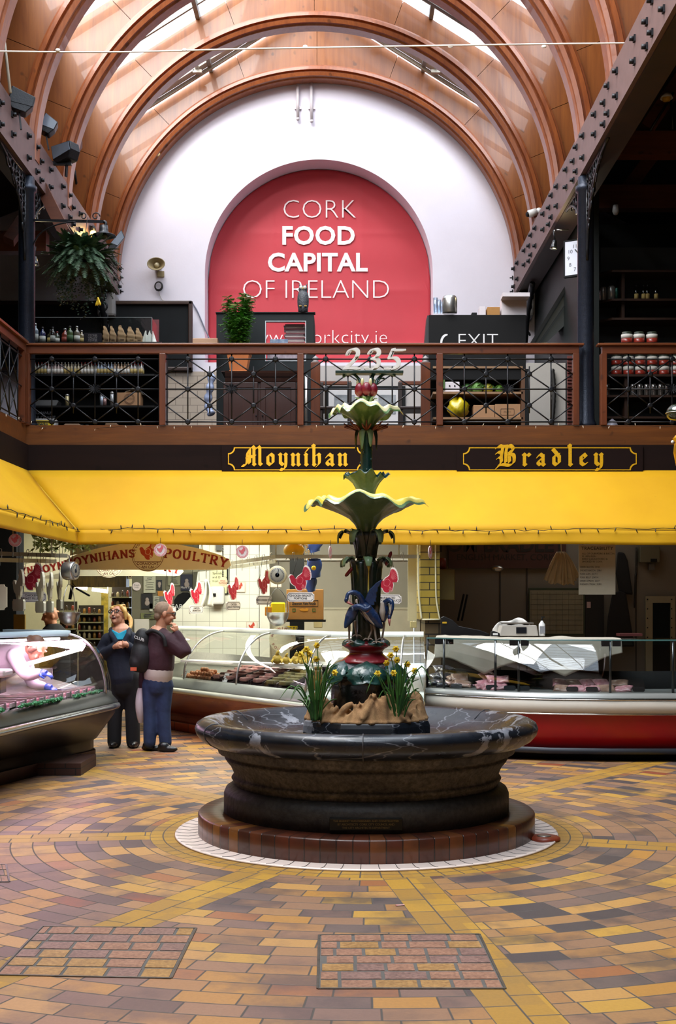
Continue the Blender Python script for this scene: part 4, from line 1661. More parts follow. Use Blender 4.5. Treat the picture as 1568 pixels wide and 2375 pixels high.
# ------------------------------------------------------------------ awning over the stalls
def cloth_mat(name,c1,c2,trans=0.25):
 m,b = new_mat(name)
 v = coords((1,1,1))
 c = ramp(noise(v,1.1,4),[(0.3,c1),(0.7,c2)])
 st = ramp(noise(coords((1,1,.25)),7,5,.7),[(0.68,(0,0,0,1)),(0.80,(.35,.35,.35,1))])
 c = mix(st,c,lin('#8a6a18'))
 S.put(b.inputs['Base Color'],c)
 b.inputs['Roughness'].default_value = .7
 S.put(b.inputs['Normal'],bumpn(noise(coords(),2.5,4)+noise(coords((1,1,1)),120,2)*.1,.25,.02))
 tl = node('ShaderNodeBsdfTranslucent')
 S.put(tl.inputs[0],c)
 mx = node('ShaderNodeMixShader')
 mx.inputs[0].default_value = trans
 S.nt.links.new(b.outputs[0],mx.inputs[1])
 S.nt.links.new(tl.outputs[0],mx.inputs[2])
 S.nt.links.new(mx.outputs[0],m.node_tree.nodes['Material Output'].inputs[0])
 MATS[name] = m
 return m

M_awn = cloth_mat('yellow_awning_cloth','#dca600','#e6b404')
YA,XA,ZA,ZV,ZT = 15.1,-3.22,2.56,2.385,3.37
aw = thing('awning','long yellow cloth awning sloping out below the gallery over the stalls','awning',(0,YA,ZA))
m = MB()
NN = 60

def sag(u,v):
 return -.018*sin(pi*v) - .006*sin(u*31)*sin(pi*v)

m.grid(lambda u,v: Vector((ease(ease(XL,7,u),ease(XA,7,u),v),ease(YG - .04,YA,v),ease(ZT,ZA,v)+sag(u*3,v))),NN,8,True,.004)
m.grid(lambda u,v: Vector((ease(XL+.04,XA,v),ease(ease(YG - .04,4,u),ease(YA,4,u),v),ease(ZT,ZA,v)+sag(u*3,v))),40,8,True,.004)
m.build('canopy',M_awn,aw)
m = MB()
m.grid(lambda u,v: Vector((ease(XA,7,u),YA - .004 - .03*v+.008*sin(u*90)*v,ease(ZA,ZV,v)+.006*sin(u*25))),90,4,True,.004)
m.grid(lambda u,v: Vector((XA+.03*v+.008*sin(u*70)*v,ease(YA,4,u),ease(ZA,ZV,v))),60,4,True,.004)
m.build('valance',M_awn,aw)
m = MB()
m.bar((XL+.02,YG - .05,ZT - .01),(XA,YA,ZA+.004),.02,.012)
m.build('hip_seam',mat('seam_yellow','#b8900a',.7),aw)

def lights_string(name,label,path,nb,seed,col,drop=.03,r=.004):
 r_ = random.Random(seed)
 t = thing(name,label,'string lights',tuple(path[0]))
 pts = path_at(path,10)
 pts = [p+Vector((0,0,r_.uniform(-.012,.012))) for p in pts]
 MB().tube(pts,r,5).build('wire',mat('dark_wire','#17140f',.6),t)
 b0 = None
 for k in range(nb):
  i = (k+.5)/nb*(len(pts) - 1)
  a = int(i)
  p = pts[a].lerp(pts[min(a+1,len(pts) - 1)],i - a)
  if b0 is None:
   mb = MB()
   mb.tube([p,p+Vector((0,0,-drop)),p+Vector((0,-.004,-drop*1.7))],[r*1.4,r*1.8,r*.8],5)
   b0 = mb.build('bulb',col,t,org=tuple(p - Vector(t.location)))
  else:
   c = b0.copy()
   COL.objects.link(c)
   c.location = p - Vector(t.location)
   c.rotation_euler = (r_.choice((0,0,pi))+r_.uniform(-.5,.5),r_.uniform(-.5,.5),0)
 return t

w0 = [Vector((XA+.03,9.0,ZA+.03)),Vector((XA+.03,12,ZA+.01)),Vector((XA+.02,14.2,ZA+.01)),Vector((XA+.02,YA - .03,ZA - .02)),Vector((-2.6,YA - .03,ZA+.02)),Vector((-1.2,YA - .03,ZA+.0)),
 Vector((.3,YA - .03,ZA+.005)),Vector((1.6,YA - .03,ZA - .005)),Vector((2.8,YA - .03,ZA+.01)),Vector((4.4,YA - .03,ZA+.03))]
lights_string('string_lights','black string lights pinned along the yellow awning seam',w0,70,3,mat('dark_bulb','#1c1a14',.4))
w1 = [Vector((XL+.14,12.0,3.93)),Vector((XL+.14,15.8,3.93)),Vector((-2.6,YG - .135,3.925)),Vector((-.9,YG - .135,3.93)),Vector((.8,YG - .135,3.925)),Vector((2.4,YG - .135,3.93)),Vector((4.6,YG - .135,3.925))]
lights_string('string_lights','fine string of tiny pale bulbs along the gallery timber edge',w1,46,5,mat('pale_bulb','#d8ccb8',.4),.02,.0028)

# ------------------------------------------------------------------ fascia name boards
M_gold = mat('gold_leaf','#e2b01c',.38,.25,var=.12,scale=60)

def name_board(label,x0,x1,word,s,gap,w,col):
 a,b = gx(x0),gx(x1)
 c = (a+b)/2
 z = fz(1065.5,YG)
 t = thing('name_board',label,'sign',(c,YG - .06,z),'painted name boards on the gallery fascia')
 MB().box(a - .08,b+.08,YG - .062,YG - .042,3.36,3.69).build('board',mat('aubergine_board','#1a0e0d',.7,var=.08,spec=.12),t)
 m = MB()
 W,Hh = b - a,.292
 o = cpoly(W,Hh,.075,5)
 i = cpoly(W - .022,Hh - .022,.078,5)
 m.prism(o,flat(c,z,YG - .0625),0,.003,[i])
 m.build('border_line',col,t)
 m = MB()
 blackletter(m,word,flat(c,z - .085,YG - .0625),s,w,.045,gap)
 m.build('lettering',col,t)
 return t

name_board('dark fascia board with bright yellow blackletter, its end behind the fountain stem',530,844,'Moynihan',.150,.115,.30,mat('yellow_lettering','#f2b81a',.5,var=.04))
name_board('dark fascia board with duller gold blackletter, over the bacon stall',1073,1474,'Bradley',.150,.36,.33,M_gold)

# ------------------------------------------------------------------ poultry stall shell
M_tile = brick_mat('white_wall_tile','#e6e7da','#dcded0','#b5b6a6',.2,.2,.004,'XZ',.22,0.0,.2,.1)
M_panel = mat('beige_panel','#8f8a7c',.6,var=.05,scale=2)
YT = 18.7
poly = [(x,0) for x in ()]
tw = MB()
pp = [(402,1800),(402,1424),(415,1413),(429,1399),(444,1382),(454,1360),(460,1320),(466,1180),(602,1180),(602,1800)]
q = [P(x,y,YT) for x,y in pp]
q = [(a.x,max(0,min(3.28,a.z))) for a in q]
tw.prism(q,lambda u,v,w: (u,YT+w,v),0,.12)
struct(tw.build('wall_tiled',M_tile),'white tiled wall behind the poultry counter')
pw = MB().box(gx(602)*YT/YG,1.08,19.2,19.3,0,3.28)
struct(pw.build('wall_panelled',M_panel),'beige panelled wall behind the poultry counter')
pw = MB().box(-1.3,1.08,19.14,19.2,0,fz(1412,19.2)).box(-1.3,1.08,19.13,19.2,fz(1414,19.2),fz(1409,19.2))
struct(pw.build('trim_3',mat('cream_dado','#b3ad98',.5,var=.05)),'lighter lower panel of the stall wall')
pw = MB().box(-1.26,-1.1,18.7,19.2,0,3.28)
struct(pw.build('wall_nib',mat('white_gloss_wall','#d8d8cc',.4,var=.03)),'white return of the tiled wall')
# brick-tiled pier between the two stalls with white edging
M_pier = brick_mat('yellow_pier_tile','#a08a34','#8a7838','#2c2818',.30,.092,.006,'XZ',.4,.5,.4,.3)
M_pier2 = brick_mat('brown_pier_tile','#6a5a3a','#5a4c34','#1c1812',.26,.13,.008,'XZ',.5,.5,.4,.3)
Yp = 15.2
a_,b_ = P(975,1400,Yp).x,P(1020,1400,Yp).x
m = MB().box(a_,b_,Yp,Yp+1.6,fz(1437,Yp),2.50)
struct(m.build('pillar_upper',M_pier),'pier faced with yellow tiles between the two stalls')
m = MB().box(a_+.06,b_+.02,Yp+.05,Yp+1.6,0,fz(1437,Yp))
struct(m.build('pillar_lower',M_pier2),'lower part of the tiled pier')
m = MB()
pts = [P(970,1262,Yp - .02),P(970,1330,Yp - .02),P(972,1385,Yp - .02),P(978,1437,Yp - .02)]
m.tube(path_at(pts,6),.012,6)
pts = [P(1010,1262,Yp - .02),P(1011,1370,Yp - .02),P(1014,1405,Yp - .02),P(1020,1437,Yp - .02)]
m.tube(path_at(pts,6),.010,6)
m.tube([P(978,1437,Yp - .02),P(1020,1437,Yp - .02)],.01,6)
m.box(P(946,0,15.6).x,P(966,0,15.6).x,15.55,15.6,fz(1440,15.6),2.85)
struct(m.build('trim_4',mat('white_plastic_edge','#dcd8b4',.35,var=.04)),'white plastic edging of the tiled pier')

# display counters ---------------------------------------------------
M_cg = glass('counter_glass',(.95,.985,.97),.25)
M_rail = mat('white_counter_rail','#dfe3da',.35,var=.04)
M_sill = mat('grey_counter_sill','#8d9389',.35,.3,var=.08)
M_bump = mat('pale_bumper','#c2c6b4',.3,.35,var=.05)
M_steel = mat('brushed_steel','#b4b4b0',.28,.9,var=.08,scale=30)
M_chrome = mat('chrome','#d8d8d6',.12,1.0,var=.03)

def loft(mb,base,rail,prof,smooth=True):
 """prof: list of (f, z): f = 0 on the base line, 1 under the rail line."""
 n = len(prof)
 vs = []
 for b,r in zip(base,rail):
  for f,z in prof:
   vs.append((ease(b[0],r[0],f),ease(b[1],r[1],f),z))
 fs = [(i*n+k,i*n+k+1,(i+1)*n+k+1,(i+1)*n+k) for i in range(len(base) - 1) for k in range(n - 1)]
 return mb.add(vs,fs,smooth)

def arcp(f0,z0,f1,z1,n=10):
 return [(f0+(f1 - f0)*(1 - cos(pi/2*k/n)),z0+(z1 - z0)*sin(pi/2*k/n)) for k in range(n+1)]

def densify(pts,m=4):
 out = []
 for a,b in zip(pts[:-1],pts[1:]):
  out += [tuple(ease(a[i],b[i],k/m) for i in range(2)) for k in range(m)]
 return out+[pts[-1]]

def counter(label,base,rail,ms,lower,plinth,bump_mat,zr=1.33,glass_mat=None,deck=None,name='display_counter',rail_mat=None,sill_mat=None):
 cx = sum(p[0] for p in base)/len(base)
 cy = sum(p[1] for p in base)/len(base)
 t = thing(name,label,'display counter',(cx,cy,0))
 B,R = base,rail
 m = MB()
 loft(m,B,R,arcp(.12,.73,1.0,zr,14))
 gl = m.build('curved_glass',glass_mat or M_cg,t)
 m = MB()
 loft(m,B,R,[(.0,.60),(-.02,.63),(.10,.70),(.12,.735),(.16,.735),(.2,.66),(.2,.6),(.0,.60)])
 m.build('sill',sill_mat or M_sill,t)
 m = MB()
 loft(m,B,R,[(.02,.62),(-.04,.61),(-.07,.58),(-.04,.55),(.02,.54)])
 m.build('bumper',bump_mat,t)
 m = MB()
 loft(m,B,R,[(.03,.56),(.05,.50),(.42,.24),(.48,.22),(.48,.10)])
 m.build('lower_body',lower,t)
 m = MB()
 loft(m,B,R,[(.44,.12),(.44,.0),(1.3,0)])
 m.build('plinth',plinth,t)
 m = MB()
 loft(m,B,R,[(.94,zr - .02),(.94,zr+.03),(1.0,zr+.035),(1.22,zr+.035),(1.22,zr - .01),(.94,zr - .02)])
 m.build('top_rail',rail_mat or M_rail,t)
 m = MB()
 loft(m,B,R,deck or [(.16,.70),(.3,.72),(.9,.82),(1.3,.88),(1.32,1.0),(1.32,.2)])
 m.build('display_deck',M_steel,t)
 for k in ms:
  i = int(k)
  f = k - i
  b = [ease(B[i][q],B[min(i+1,len(B) - 1)][q],f) for q in (0,1)]
  r = [ease(R[i][q],R[min(i+1,len(R) - 1)][q],f) for q in (0,1)]
  m = MB()
  m.tube([(ease(b[0],r[0],f2),ease(b[1],r[1],f2),z - .004) for f2,z in arcp(.12,.73,1.0,zr,14)],.013,6)
  m.build('mullion',M_steel,t)
 return t

M_oxred = mat('reflective_brown_panel','#7a4438',.25,.4,var=.1)
M_plinth = brick_mat('orange_plinth_tile','#a04a24','#8c3c1e','#3a1c10',.22,.12,.006,'XZ',.35)
A0,A,B,C = (-2.95,16.95),(-2.265,15.98),(-.443,13.40),(.86,13.3)
nA = (.82*.74,.574*.74)
Bp = densify([A0,A,B,C],4)
rA0,rA,rB,rC = (A0[0]+nA[0],A0[1]+nA[1]),(A[0]+nA[0],A[1]+nA[1]),(-.13,14.02),(.90,14.0)
Rp = densify([rA0,rA,rB,rC],4)
pc = counter('long curved-glass poultry counter with trays of eggs behind the fountain',Bp,Rp,(4.4,6.1,8.0,11.2),M_oxred,M_plinth,M_bump,1.325)
ce = MB()
ce.prism([(0,.62),(.0,.73)]+[(f*.72,z) for f,z in arcp(.12,.73,1.0,1.325,10)]+[(.9,1.3),(.9,.62)],lambda u,v,w: (.875+w,13.3+u,v),0,.012)
ce.build('end_glass',M_cg,pc)
ce = MB().bar((.88,13.35,.66),(.88,14.05,1.32),.012)
light('counter_tube','AREA',(-1.0,15.2,1.29),14,(1,.93,.85),.12,2.6,rot=(0,0,radians(-55)))
light('counter_tube_front','AREA',(.35,14.1,1.29),5,(1,.97,.92),.1,1.0,rot=(0,0,radians(90)))
light('plinth_glow','AREA',(-1.95,15.25,.46),3.0,(1,.45,.3),.05,2.2,target=(-2.05,15.3,0))

def at_case(Bl,Rl,k,f,z):
 i = min(len(Bl) - 2,int(k))
 t_ = k - i
 b = [ease(Bl[i][q],Bl[i+1][q],t_) for q in (0,1)]
 r = [ease(Rl[i][q],Rl[i+1][q],t_) for q in (0,1)]
 return Vector((ease(b[0],r[0],f),ease(b[1],r[1],f),z))

# eggs heaped in a tray
def deckz(f):
 return .72+(f - .3)*.17

M_egg = mat('brown_egg','#c98a60',.5,var=.12,scale=12)
eg0 = None
r_ = random.Random(11)
for row,(f,nn,zz) in enumerate(((.26,13,0),(.34,13,0),(.42,12,0),(.50,11,0),(.3,8,.045),(.38,7,.045),(.46,6,.045),(.38,3,.085))):
 for k in range(nn):
  p = at_case(Bp,Rp,4.15+(13 - nn)*.045+k*.09,f+r_.uniform(-.01,.01),0)
  p.z = max(.72,deckz(f))+.03+zz
  if eg0 is None:
   eg0 = MB().sphere((0,0,0),(.026,.026,.033),10,7).build('egg',M_egg)
   tag(eg0,'brown egg in the heap of eggs inside the poultry counter','egg','brown eggs heaped in the poultry counter')
   e = eg0
  else:
   e = eg0.copy()
   COL.objects.link(e)
  e.location = p
  e.rotation_euler = (r_.uniform(0,3),r_.uniform(0,3),0)
# long shallow trays with wrapped meat
mt = [mat('dark_tray','#3b2b2c',.4,var=.3),mat('wrapped_meat','#8a5550',.35,scale=14,col2='#c2988c',coat=.3),mat('olive_packs','#5f5a36',.5,scale=12,col2='#8a7c4a')]
for i,k in enumerate((5.35,5.75,6.2,6.6,7.0,7.35)):
 t = thing('meat_tray',['steel tray of wrapped meat beside the heap of eggs','second steel tray from the eggs','middle tray in the row, left of the second glass bar','tray just right of the second glass bar','tray of olive packs near the counter corner','last tray before the counter corner'][i],'meat tray',
   tuple(at_case(Bp,Rp,k,.5,.75)),'meat trays inside the poultry counter')
 m = MB()
 a,b = at_case(Bp,Rp,k,.2,.735),at_case(Bp,Rp,k,1.05,.87)
 m.bar(a,b,.17,.012)
 for sg in (-1,1):
  o = Vector((b.y - a.y,-(b.x - a.x),0)).normalized()*.09*sg
  m.bar(a+o+Vector((0,0,.02)),b+o+Vector((0,0,.02)),.008,.05)
 m.build('tray',mt[0],t)
 m = MB()
 for q in range(5):
  c = a.lerp(b,(q+.6)/5.4)+Vector((0,0,.035))
  m.boxc(c,(.15,.12,.05),Matrix.Rotation(r_.uniform(.3,.9),3,'Z'))
 m.build('wrapped_cuts',mt[2] if i >= 4 else mt[1],t,bevel=.015).__setitem__('kind','stuff')
# price cards against the glass
for i,(k,lab,w_) in enumerate(((4.25,'white price card by the eggs at the left end of the poultry counter',.10),(5.6,'white price card standing by the trays in the poultry counter',.11),(8.55,'white price card with three lines inside the front of the poultry counter',.17))):
 p = at_case(Bp,Rp,k,.17,.735)
 q2 = at_case(Bp,Rp,k+.1,.17,.735)
 d = (q2 - p).normalized()
 t = thing('price_card',lab,'price card',tuple(p),'price cards in the poultry counter')
 up = (Vector((-d.y,d.x,0))*.04+Vector((0,0,.1)))
 frm = lambda u,v,w,p=p,d=d,up=up: p+d*u+up*v+up.cross(d).normalized()*-w
 MB().prism([(0,0),(w_,0),(w_,1),(0,1)],frm,0,.003).build('card',mat('card_white','#e8e8e6',.5,var=.02),t)
 m = MB()
 for j in range(3):
  m.prism([(w_*.15,.7 - .2*j),(w_*.85,.7 - .2*j),(w_*.85,.75 - .2*j),(w_*.15,.75 - .2*j)],frm,.0032,.004)
 m.build('printed_lines',mat('ink','#3c3c40',.6),t)
# glass shelf of yellow ducks and a bottle at the corner
t = thing('display_shelf','white shelf inside the poultry counter carrying yellow oven-ready birds','shelf',(0,14.3,1.0))
m = MB()
m.add([],[])
sh0,sh1 = P(560,1540,14.9),P(975,1556,14.35)
for a,b in ((P(440,1536,15.6),P(575,1541,14.9)),(P(575,1541,14.9),P(730,1546,14.45)),(P(730,1546,14.45),P(905,1553,14.3))):
 a.z = b.z = .965
 m.bar(a,b,.3,.02)
m.build('shelf_board',mat('white_enamel','#d9d6cd',.35,var=.03),t)
m = MB()
m.boxc(P(720,1565,14.5)*1+Vector((0,0,-.05)),(.02,.2,.12))
m.build('shelf_bracket',M_steel,t)
M_duck = mat('yellow_poultry','#b8942c',.5,scale=14,col2='#d8b850',bump=.3)
for i,(x,s_) in enumerate(((643,1.0),(664,.8),(686,.9),(700,1.05),(716,.8))):
 p = P(x,1540,14.5)
 p.z = .975
 t = thing('plucked_bird',['yellow plucked bird at the left end of the white counter shelf','second small yellow bird on the white counter shelf','third yellow bird on the white counter shelf','largest yellow bird on the white counter shelf','small yellow bird at the right end of the row'][i],'poultry',tuple(p),'yellow birds on the counter shelf')
 m = MB()
 m.sphere(p+Vector((0,0,.055*s_)),(.06*s_,.05*s_,.055*s_),12,8)
 m.tube([p+Vector((0,0,.09*s_)),p+Vector((.0,-.01,.125*s_)),p+Vector((.015,-.03,.15*s_))],[.03*s_,.018*s_,.016*s_],8)
 m.build('carcass',M_duck,t)
 m = MB()
 for sg in (-1,1):
  m.tube([p+Vector((sg*.04,-.02,.05))*1,p+Vector((sg*.06*s_,-.05,.035)),p+Vector((sg*.05,-.07,.015))],[.02*s_,.016*s_,.006],7)
 m.build('wings',M_duck,t)
t = thing('glass_jar','tall jar of amber preserve at the bend of the poultry counter','jar',tuple(at_case(Bp,Rp,8.2,.35,.74)))
c = t.location
m = MB().lathe([(.0,0),(.05,0),(.052,.01),(.052,.15),(.04,.19),(.04,.22),(0,.22)],c,18)
m.build('jar_body',mat('amber_preserve','#8a6a34',.2,var=.25,scale=20,coat=.5),t)
MB().lathe([(0,.22),(.043,.22),(.043,.25),(0,.25)],c,18).build('lid',mat('brass_lid','#a88c50',.35,.7),t)
# cardboard note on counter wall
# ------------------------------------------------------------------ the butcher's case at the left
bL = [(-3.55,8.2),(-3.25,9.4),(-2.94,10.7),(-2.70,12.0),(-2.46,13.25),(-2.44,13.5),(-2.52,13.72),(-2.75,13.9),(-3.6,14.4)]
rL = [(-4.5,10.2),(-4.1,10.9),(-3.75,11.6),(-3.36,12.4),(-2.92,13.2),(-2.92,13.25),(-2.95,13.3),(-3.05,13.38),(-3.7,13.8)]
M_pinkg = glass('curved_case_glass',(.97,.95,.97),.18)
lc = counter('curved-glass butcher case lit pink at the left edge, a stooping worker behind it',bL,rL,(2.05,4.0),mat('dark_bronze_panel','#221c17',.35,.2,var=.1),mat('dark_brick_plinth','#3a1d12',.6,var=.3,scale=9),mat('chrome_bumper','#9da3a4',.22,.8),1.36,M_pinkg,
   rail_mat=mat('ice_blue_rail','#bcd2dc',.3,var=.03),sill_mat=mat('dark_grey_sill','#3c413d',.35,.2))
lp = MB()
lp.box(-3.4,-2.56,12.2,12.95,0,.12)
lp.build('brick_step',brick_mat('dark_brick','#3a1d12','#2e170e','#140c08',.2,.07,.006,'XZ',.6),lc)
light('case_tube','AREA',(-3.2,12.1,1.30),55,(1,.6,.84),.12,2.6,rot=(0,0,radians(-24)))
tb = MB().cyl((-3.62,11.75,1.31),(-2.98,13.12,1.31),.014)
tb.build('light_tube',mat('glowing_tube','#ffffff',.4,emit='#ffe6ee',estr=6),lc)
# inner mirrored light bar
tb = MB().bar((-3.1,12.0,1.08),(-2.75,12.95,1.2),.05,.03)
tb.build('inner_light_bar',mat('glowing_bar','#ffffff',.4,emit='#fff6e6',estr=3),lc)

def caseL(px,py,z):
 return PG(px,py,z)

for i in range(11):
 y0 = 11.0+i*.215
 xf = ease(-2.94,-2.5,(y0 - 10.7)/2.6) - .11
 t = thing('steel_tray',['steel tray at the near end of the butcher case','second steel tray in the butcher case from the near end','third steel tray from the near end of the butcher case','fourth steel tray from the near end of the butcher case','fifth steel tray from the near end of the butcher case','middle steel tray of the butcher case','steel tray under the gloved lower hand of the stooping worker','fourth steel tray from the far end of the butcher case','third steel tray from the far end of the butcher case','second steel tray from the far end of the butcher case','steel tray at the far rounded end of the butcher case'][i],
   'steel tray',(xf,y0,.75),'steel trays in the butcher case')
 m = MB()
 L = .62
 m.box(xf - L,xf,y0 - .08,y0+.08,.735,.75)
 m.box(xf - .01,xf,y0 - .08,y0+.08,.735,.79)
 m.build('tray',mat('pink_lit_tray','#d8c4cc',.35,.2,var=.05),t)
 m = MB().box(xf - L,xf+.01,y0+.075,y0+.095,.735,.80).box(xf - L,xf+.01,y0+.07,y0+.1,.80,.806)
 m.build('divider',M_steel,t)
 m = MB()
 for q in range(4):
  m.boxc((xf - .09 - q*.14,y0,.765),(.11,.11,.035),Matrix.Rotation(.3*q,3,'Z'))
 m.build('meat',mat('pale_pink_meat','#b87078',.4,scale=16,col2='#dcaab0',coat=.3),t,bevel=.012)
# parsley garnish strip
gs = MB()
r_ = random.Random(2)
for k in range(420):
 y = r_.uniform(10.6,13.2)
 x = ease(-2.94,-2.47,(y - 10.7)/2.6) - .075+r_.uniform(-.02,.02)
 if int(y*3.2) % 4 == 3:
  continue
 p = Vector((x,y,.745+r_.uniform(0,.02)))
 gs.boxc(p,(.02,.025,.012),Matrix.Rotation(r_.uniform(0,6),3,'Z') @ Matrix.Rotation(r_.uniform(-1,1),3,'X'))
tag(gs.build('parsley_garnish',mat('parsley_green','#2f7a4a',.6,var=.3,scale=40),org=(-2.7,12,.75)),'strip of green parsley garnish along the front of the butcher case','garnish',kind='stuff')
# scales seen through the glass at far left
t = thing('weighing_scale','white counter scale standing in the butcher case beside the worker','scale',(-3.35,11.6,.87))
MB().box(-3.55,-3.1,11.45,11.75,1.0,1.07).build('scale_head',mat('white_enamel'),t,bevel=.02)
MB().box(-3.5,-3.15,11.5,11.7,.85,1.0).build('scale_body',mat('grey_plastic','#5a5a5e',.4),t,bevel=.01)

# ------------------------------------------------------------------ the bacon counter at the right
bR = [(.92,14.05),(1.25,13.75),(1.7,13.45),(2.2,13.28),(2.8,13.2),(3.5,13.2),(4.6,13.3)]
rR = [(1.18,14.75),(1.5,14.45),(1.9,14.2),(2.3,14.05),(2.8,14.0),(3.5,14.0),(4.5,14.1)]
t = thing('display_counter','glass bacon counter with a red front and white band at the right','display counter',(2.6,13.5,0))
bc = t
m = MB()
loft(m,bR,rR,[(.06,.50),(.10,.36),(.14,.10),(.3,.09)])
m.build('red_front',mat('dark_red_gloss','#a80c16',.38,var=.06,coat=.08),t)
m = MB()
loft(m,bR,rR,[(.02,.145),(.0,.12),(.0,.09),(.1,.07),(.2,.07)])
m.build('kick_rail',mat('grey_blue_trim','#2c3038',.4,.3),t)
m = MB()
loft(m,bR,rR,[(.25,.09),(.25,0),(1.2,0)])
m.build('plinth',M_dark,t)
m = MB()
loft(m,bR,rR,[(.03,.655),(-.01,.645),(-.01,.515),(.03,.505)])
m.build('white_band',mat('white_band','#c4bfb4',.5,var=.03),t)
for z in (.505,.66):
 m = MB()
 loft(m,bR,rR,[(.02,z - .009),(-.015,z - .007),(-.02,z),(-.015,z+.007),(.02,z+.009)])
 m.build('chrome_trim',M_chrome,t)
m = MB()
loft(m,bR,rR,[(.0,.675),(.02,.72),(.12,.735),(1.2,.735),(1.2,.1)])
m.build('display_deck',mat('pale_grey_deck','#8f9290',.3,.3,var=.05),t)
m = MB()
loft(m,bR,rR,[(.06,.735),(.08,1.285),(.9,1.295)])
m.build('case_glass',glass('grey_counter_glass',(.80,.84,.84),.3),t)
m = MB()
loft(m,bR,rR,[(.07,1.28),(.07,1.295),(.11,1.295),(.11,1.28),(.07,1.28)])
m.build('glass_edge',mat('teal_glass_edge','#3a5a58',.2),t)
for k in (.02,.55,1.85,2.35,4.05,5.0):
 p = at_case(bR,rR,k,.09,0)
 m = MB().cyl((p.x,p.y,.735),(p.x,p.y,1.28),.014,n=10)
 po = m.build('post',mat('dark_steel','#5a5e60',.3,.8) if k != .02 else M_iron,t)
 if k in (.55,2.35,4.05):
  m = MB()
  for sg in (-1,1):
   m.boxc((p.x+sg*.06,p.y - .03,1.255),(.085,.03,.06))
  m.build('glass_clip',M_iron,po)
m = MB()
loft(m,bR,rR,[(.75,.73),(.75,.93),(.78,.93)])
m.build('inner_back_panel',M_dark,t)
# white sheet draped over the back of the counter
def sheet():
 m = MB()
 r_ = random.Random(9)
 ph = [r_.uniform(0,6) for _ in range(6)]

 def fn(u,v):
  k = ease(.1,4.3,u)
  fold = .5*sin(u*23+ph[0])+.3*sin(u*41+ph[1])+.3*sin(u*9+ph[2])
  hang = .40*(1 - .35*abs(sin(u*7.5+.6)))*(1 - .45*max(0,(u - .86)/.14))*(1 - .25*max(0,(.2 - u)/.2))
  if v < .45:
   f = ease(.95,.42,v/.45)
   z = 1.30+.012*max(0,fold)
   if f < .9:
    z -= 0
  else:
   w = (v - .45)/.55
   f = .40 - .05*w*fold - .06*w
   z = 1.30 - hang*w - .01
  p = at_case(bR,rR,k,f,z)
  return p
 m.grid(fn,150,22,True,.002)
 return tag(m.build('white_sheet',mat('white_muslin','#a8a294',.8,var=.06,scale=4),org=(2.3,14,1.3)),'white sheet draped over the top of the bacon counter','cloth')

sheet()
M_pack = [mat('bacon_pack','#b86a78',.25,scale=18,col2='#e0b0b8',coat=.6),mat('sausage_pack','#8a6a58',.3,scale=18,col2='#b09080',coat=.5),mat('dark_pack','#26242c',.2,scale=22,col2='#6a6a72',coat=.6)]
r_ = random.Random(21)
specs = []
for k in range(9):
 specs.append((1.55+(k % 4)*.11,.25+.16*(k // 4),.76+.035*(k // 4)+(.04 if k > 5 else 0),0,'pack of pink bacon in the heap near the middle of the bacon counter','pink bacon packs near the middle'))
for k in range(8):
 specs.append((.15+(k % 3)*.16,.28+.2*(k // 3),.78+.07*(k // 3),2,'dark vacuum pack at the left end of the bacon counter','dark packs at the left end of the bacon counter'))
for k in range(5):
 specs.append((.72+(k % 3)*.14,.35+.1*(k // 3),.78+.06*(k // 3),1,'pack of sausages stacked right of the dark packs in the bacon counter','sausage packs in the bacon counter'))
for k in range(10):
 specs.append((3.25+(k % 5)*.26,.28+.24*(k // 5),.76+.05*(k // 5),0 if k % 3 else 1,'pack of pink meat at the right-hand end of the bacon counter','pink meat packs at the right-hand end'))
protos = {}
for k,f,z,mi,lab,grp in specs:
 p = at_case(bR,rR,k,f,z)
 if mi not in protos:
  protos[mi] = MB().grid(lambda u,v: ((u - .5)*.20,(v - .5)*.14,.022*(1 - (2*u - 1) ** 6)*(1 - (2*v - 1) ** 6)*(1+.3*sin(9*u)*sin(7*v))),12,10,True,.012).build('meat_pack',M_pack[mi])
  o = protos[mi]
 else:
  o = protos[mi].copy()
  COL.objects.link(o)
 tag(o,lab,'meat pack',grp)
 o.location = p
 o.rotation_euler = (radians(25)+r_.uniform(-.2,.2),r_.uniform(-.15,.15),r_.uniform(-.5,.5))
for k,lab in ((.9,'leftmost dark price tag at the front of the bacon counter'),(1.75,'dark price tag in front of the pink bacon heap'),(2.15,'first of two dark price tags in the empty middle of the bacon counter'),(2.45,'second of two dark price tags in the empty middle of the bacon counter'),(3.4,'dark price tag left of the pink packs'),(3.75,'dark price tag before the pink packs at the right'),(4.5,'rightmost dark price tag in the bacon counter')):
 p = at_case(bR,rR,k,.16,.737)
 o = MB().prism(rrect(.13,.05,.02),lambda u,v,w,p=p: (p.x+u,p.y - w+v*.4,p.z+.027+v),0,.004).build('price_tag',mat('black_tag','#101216',.3),org=tuple(p))
 tag(o,lab,'price tag','dark price tags in the bacon counter')
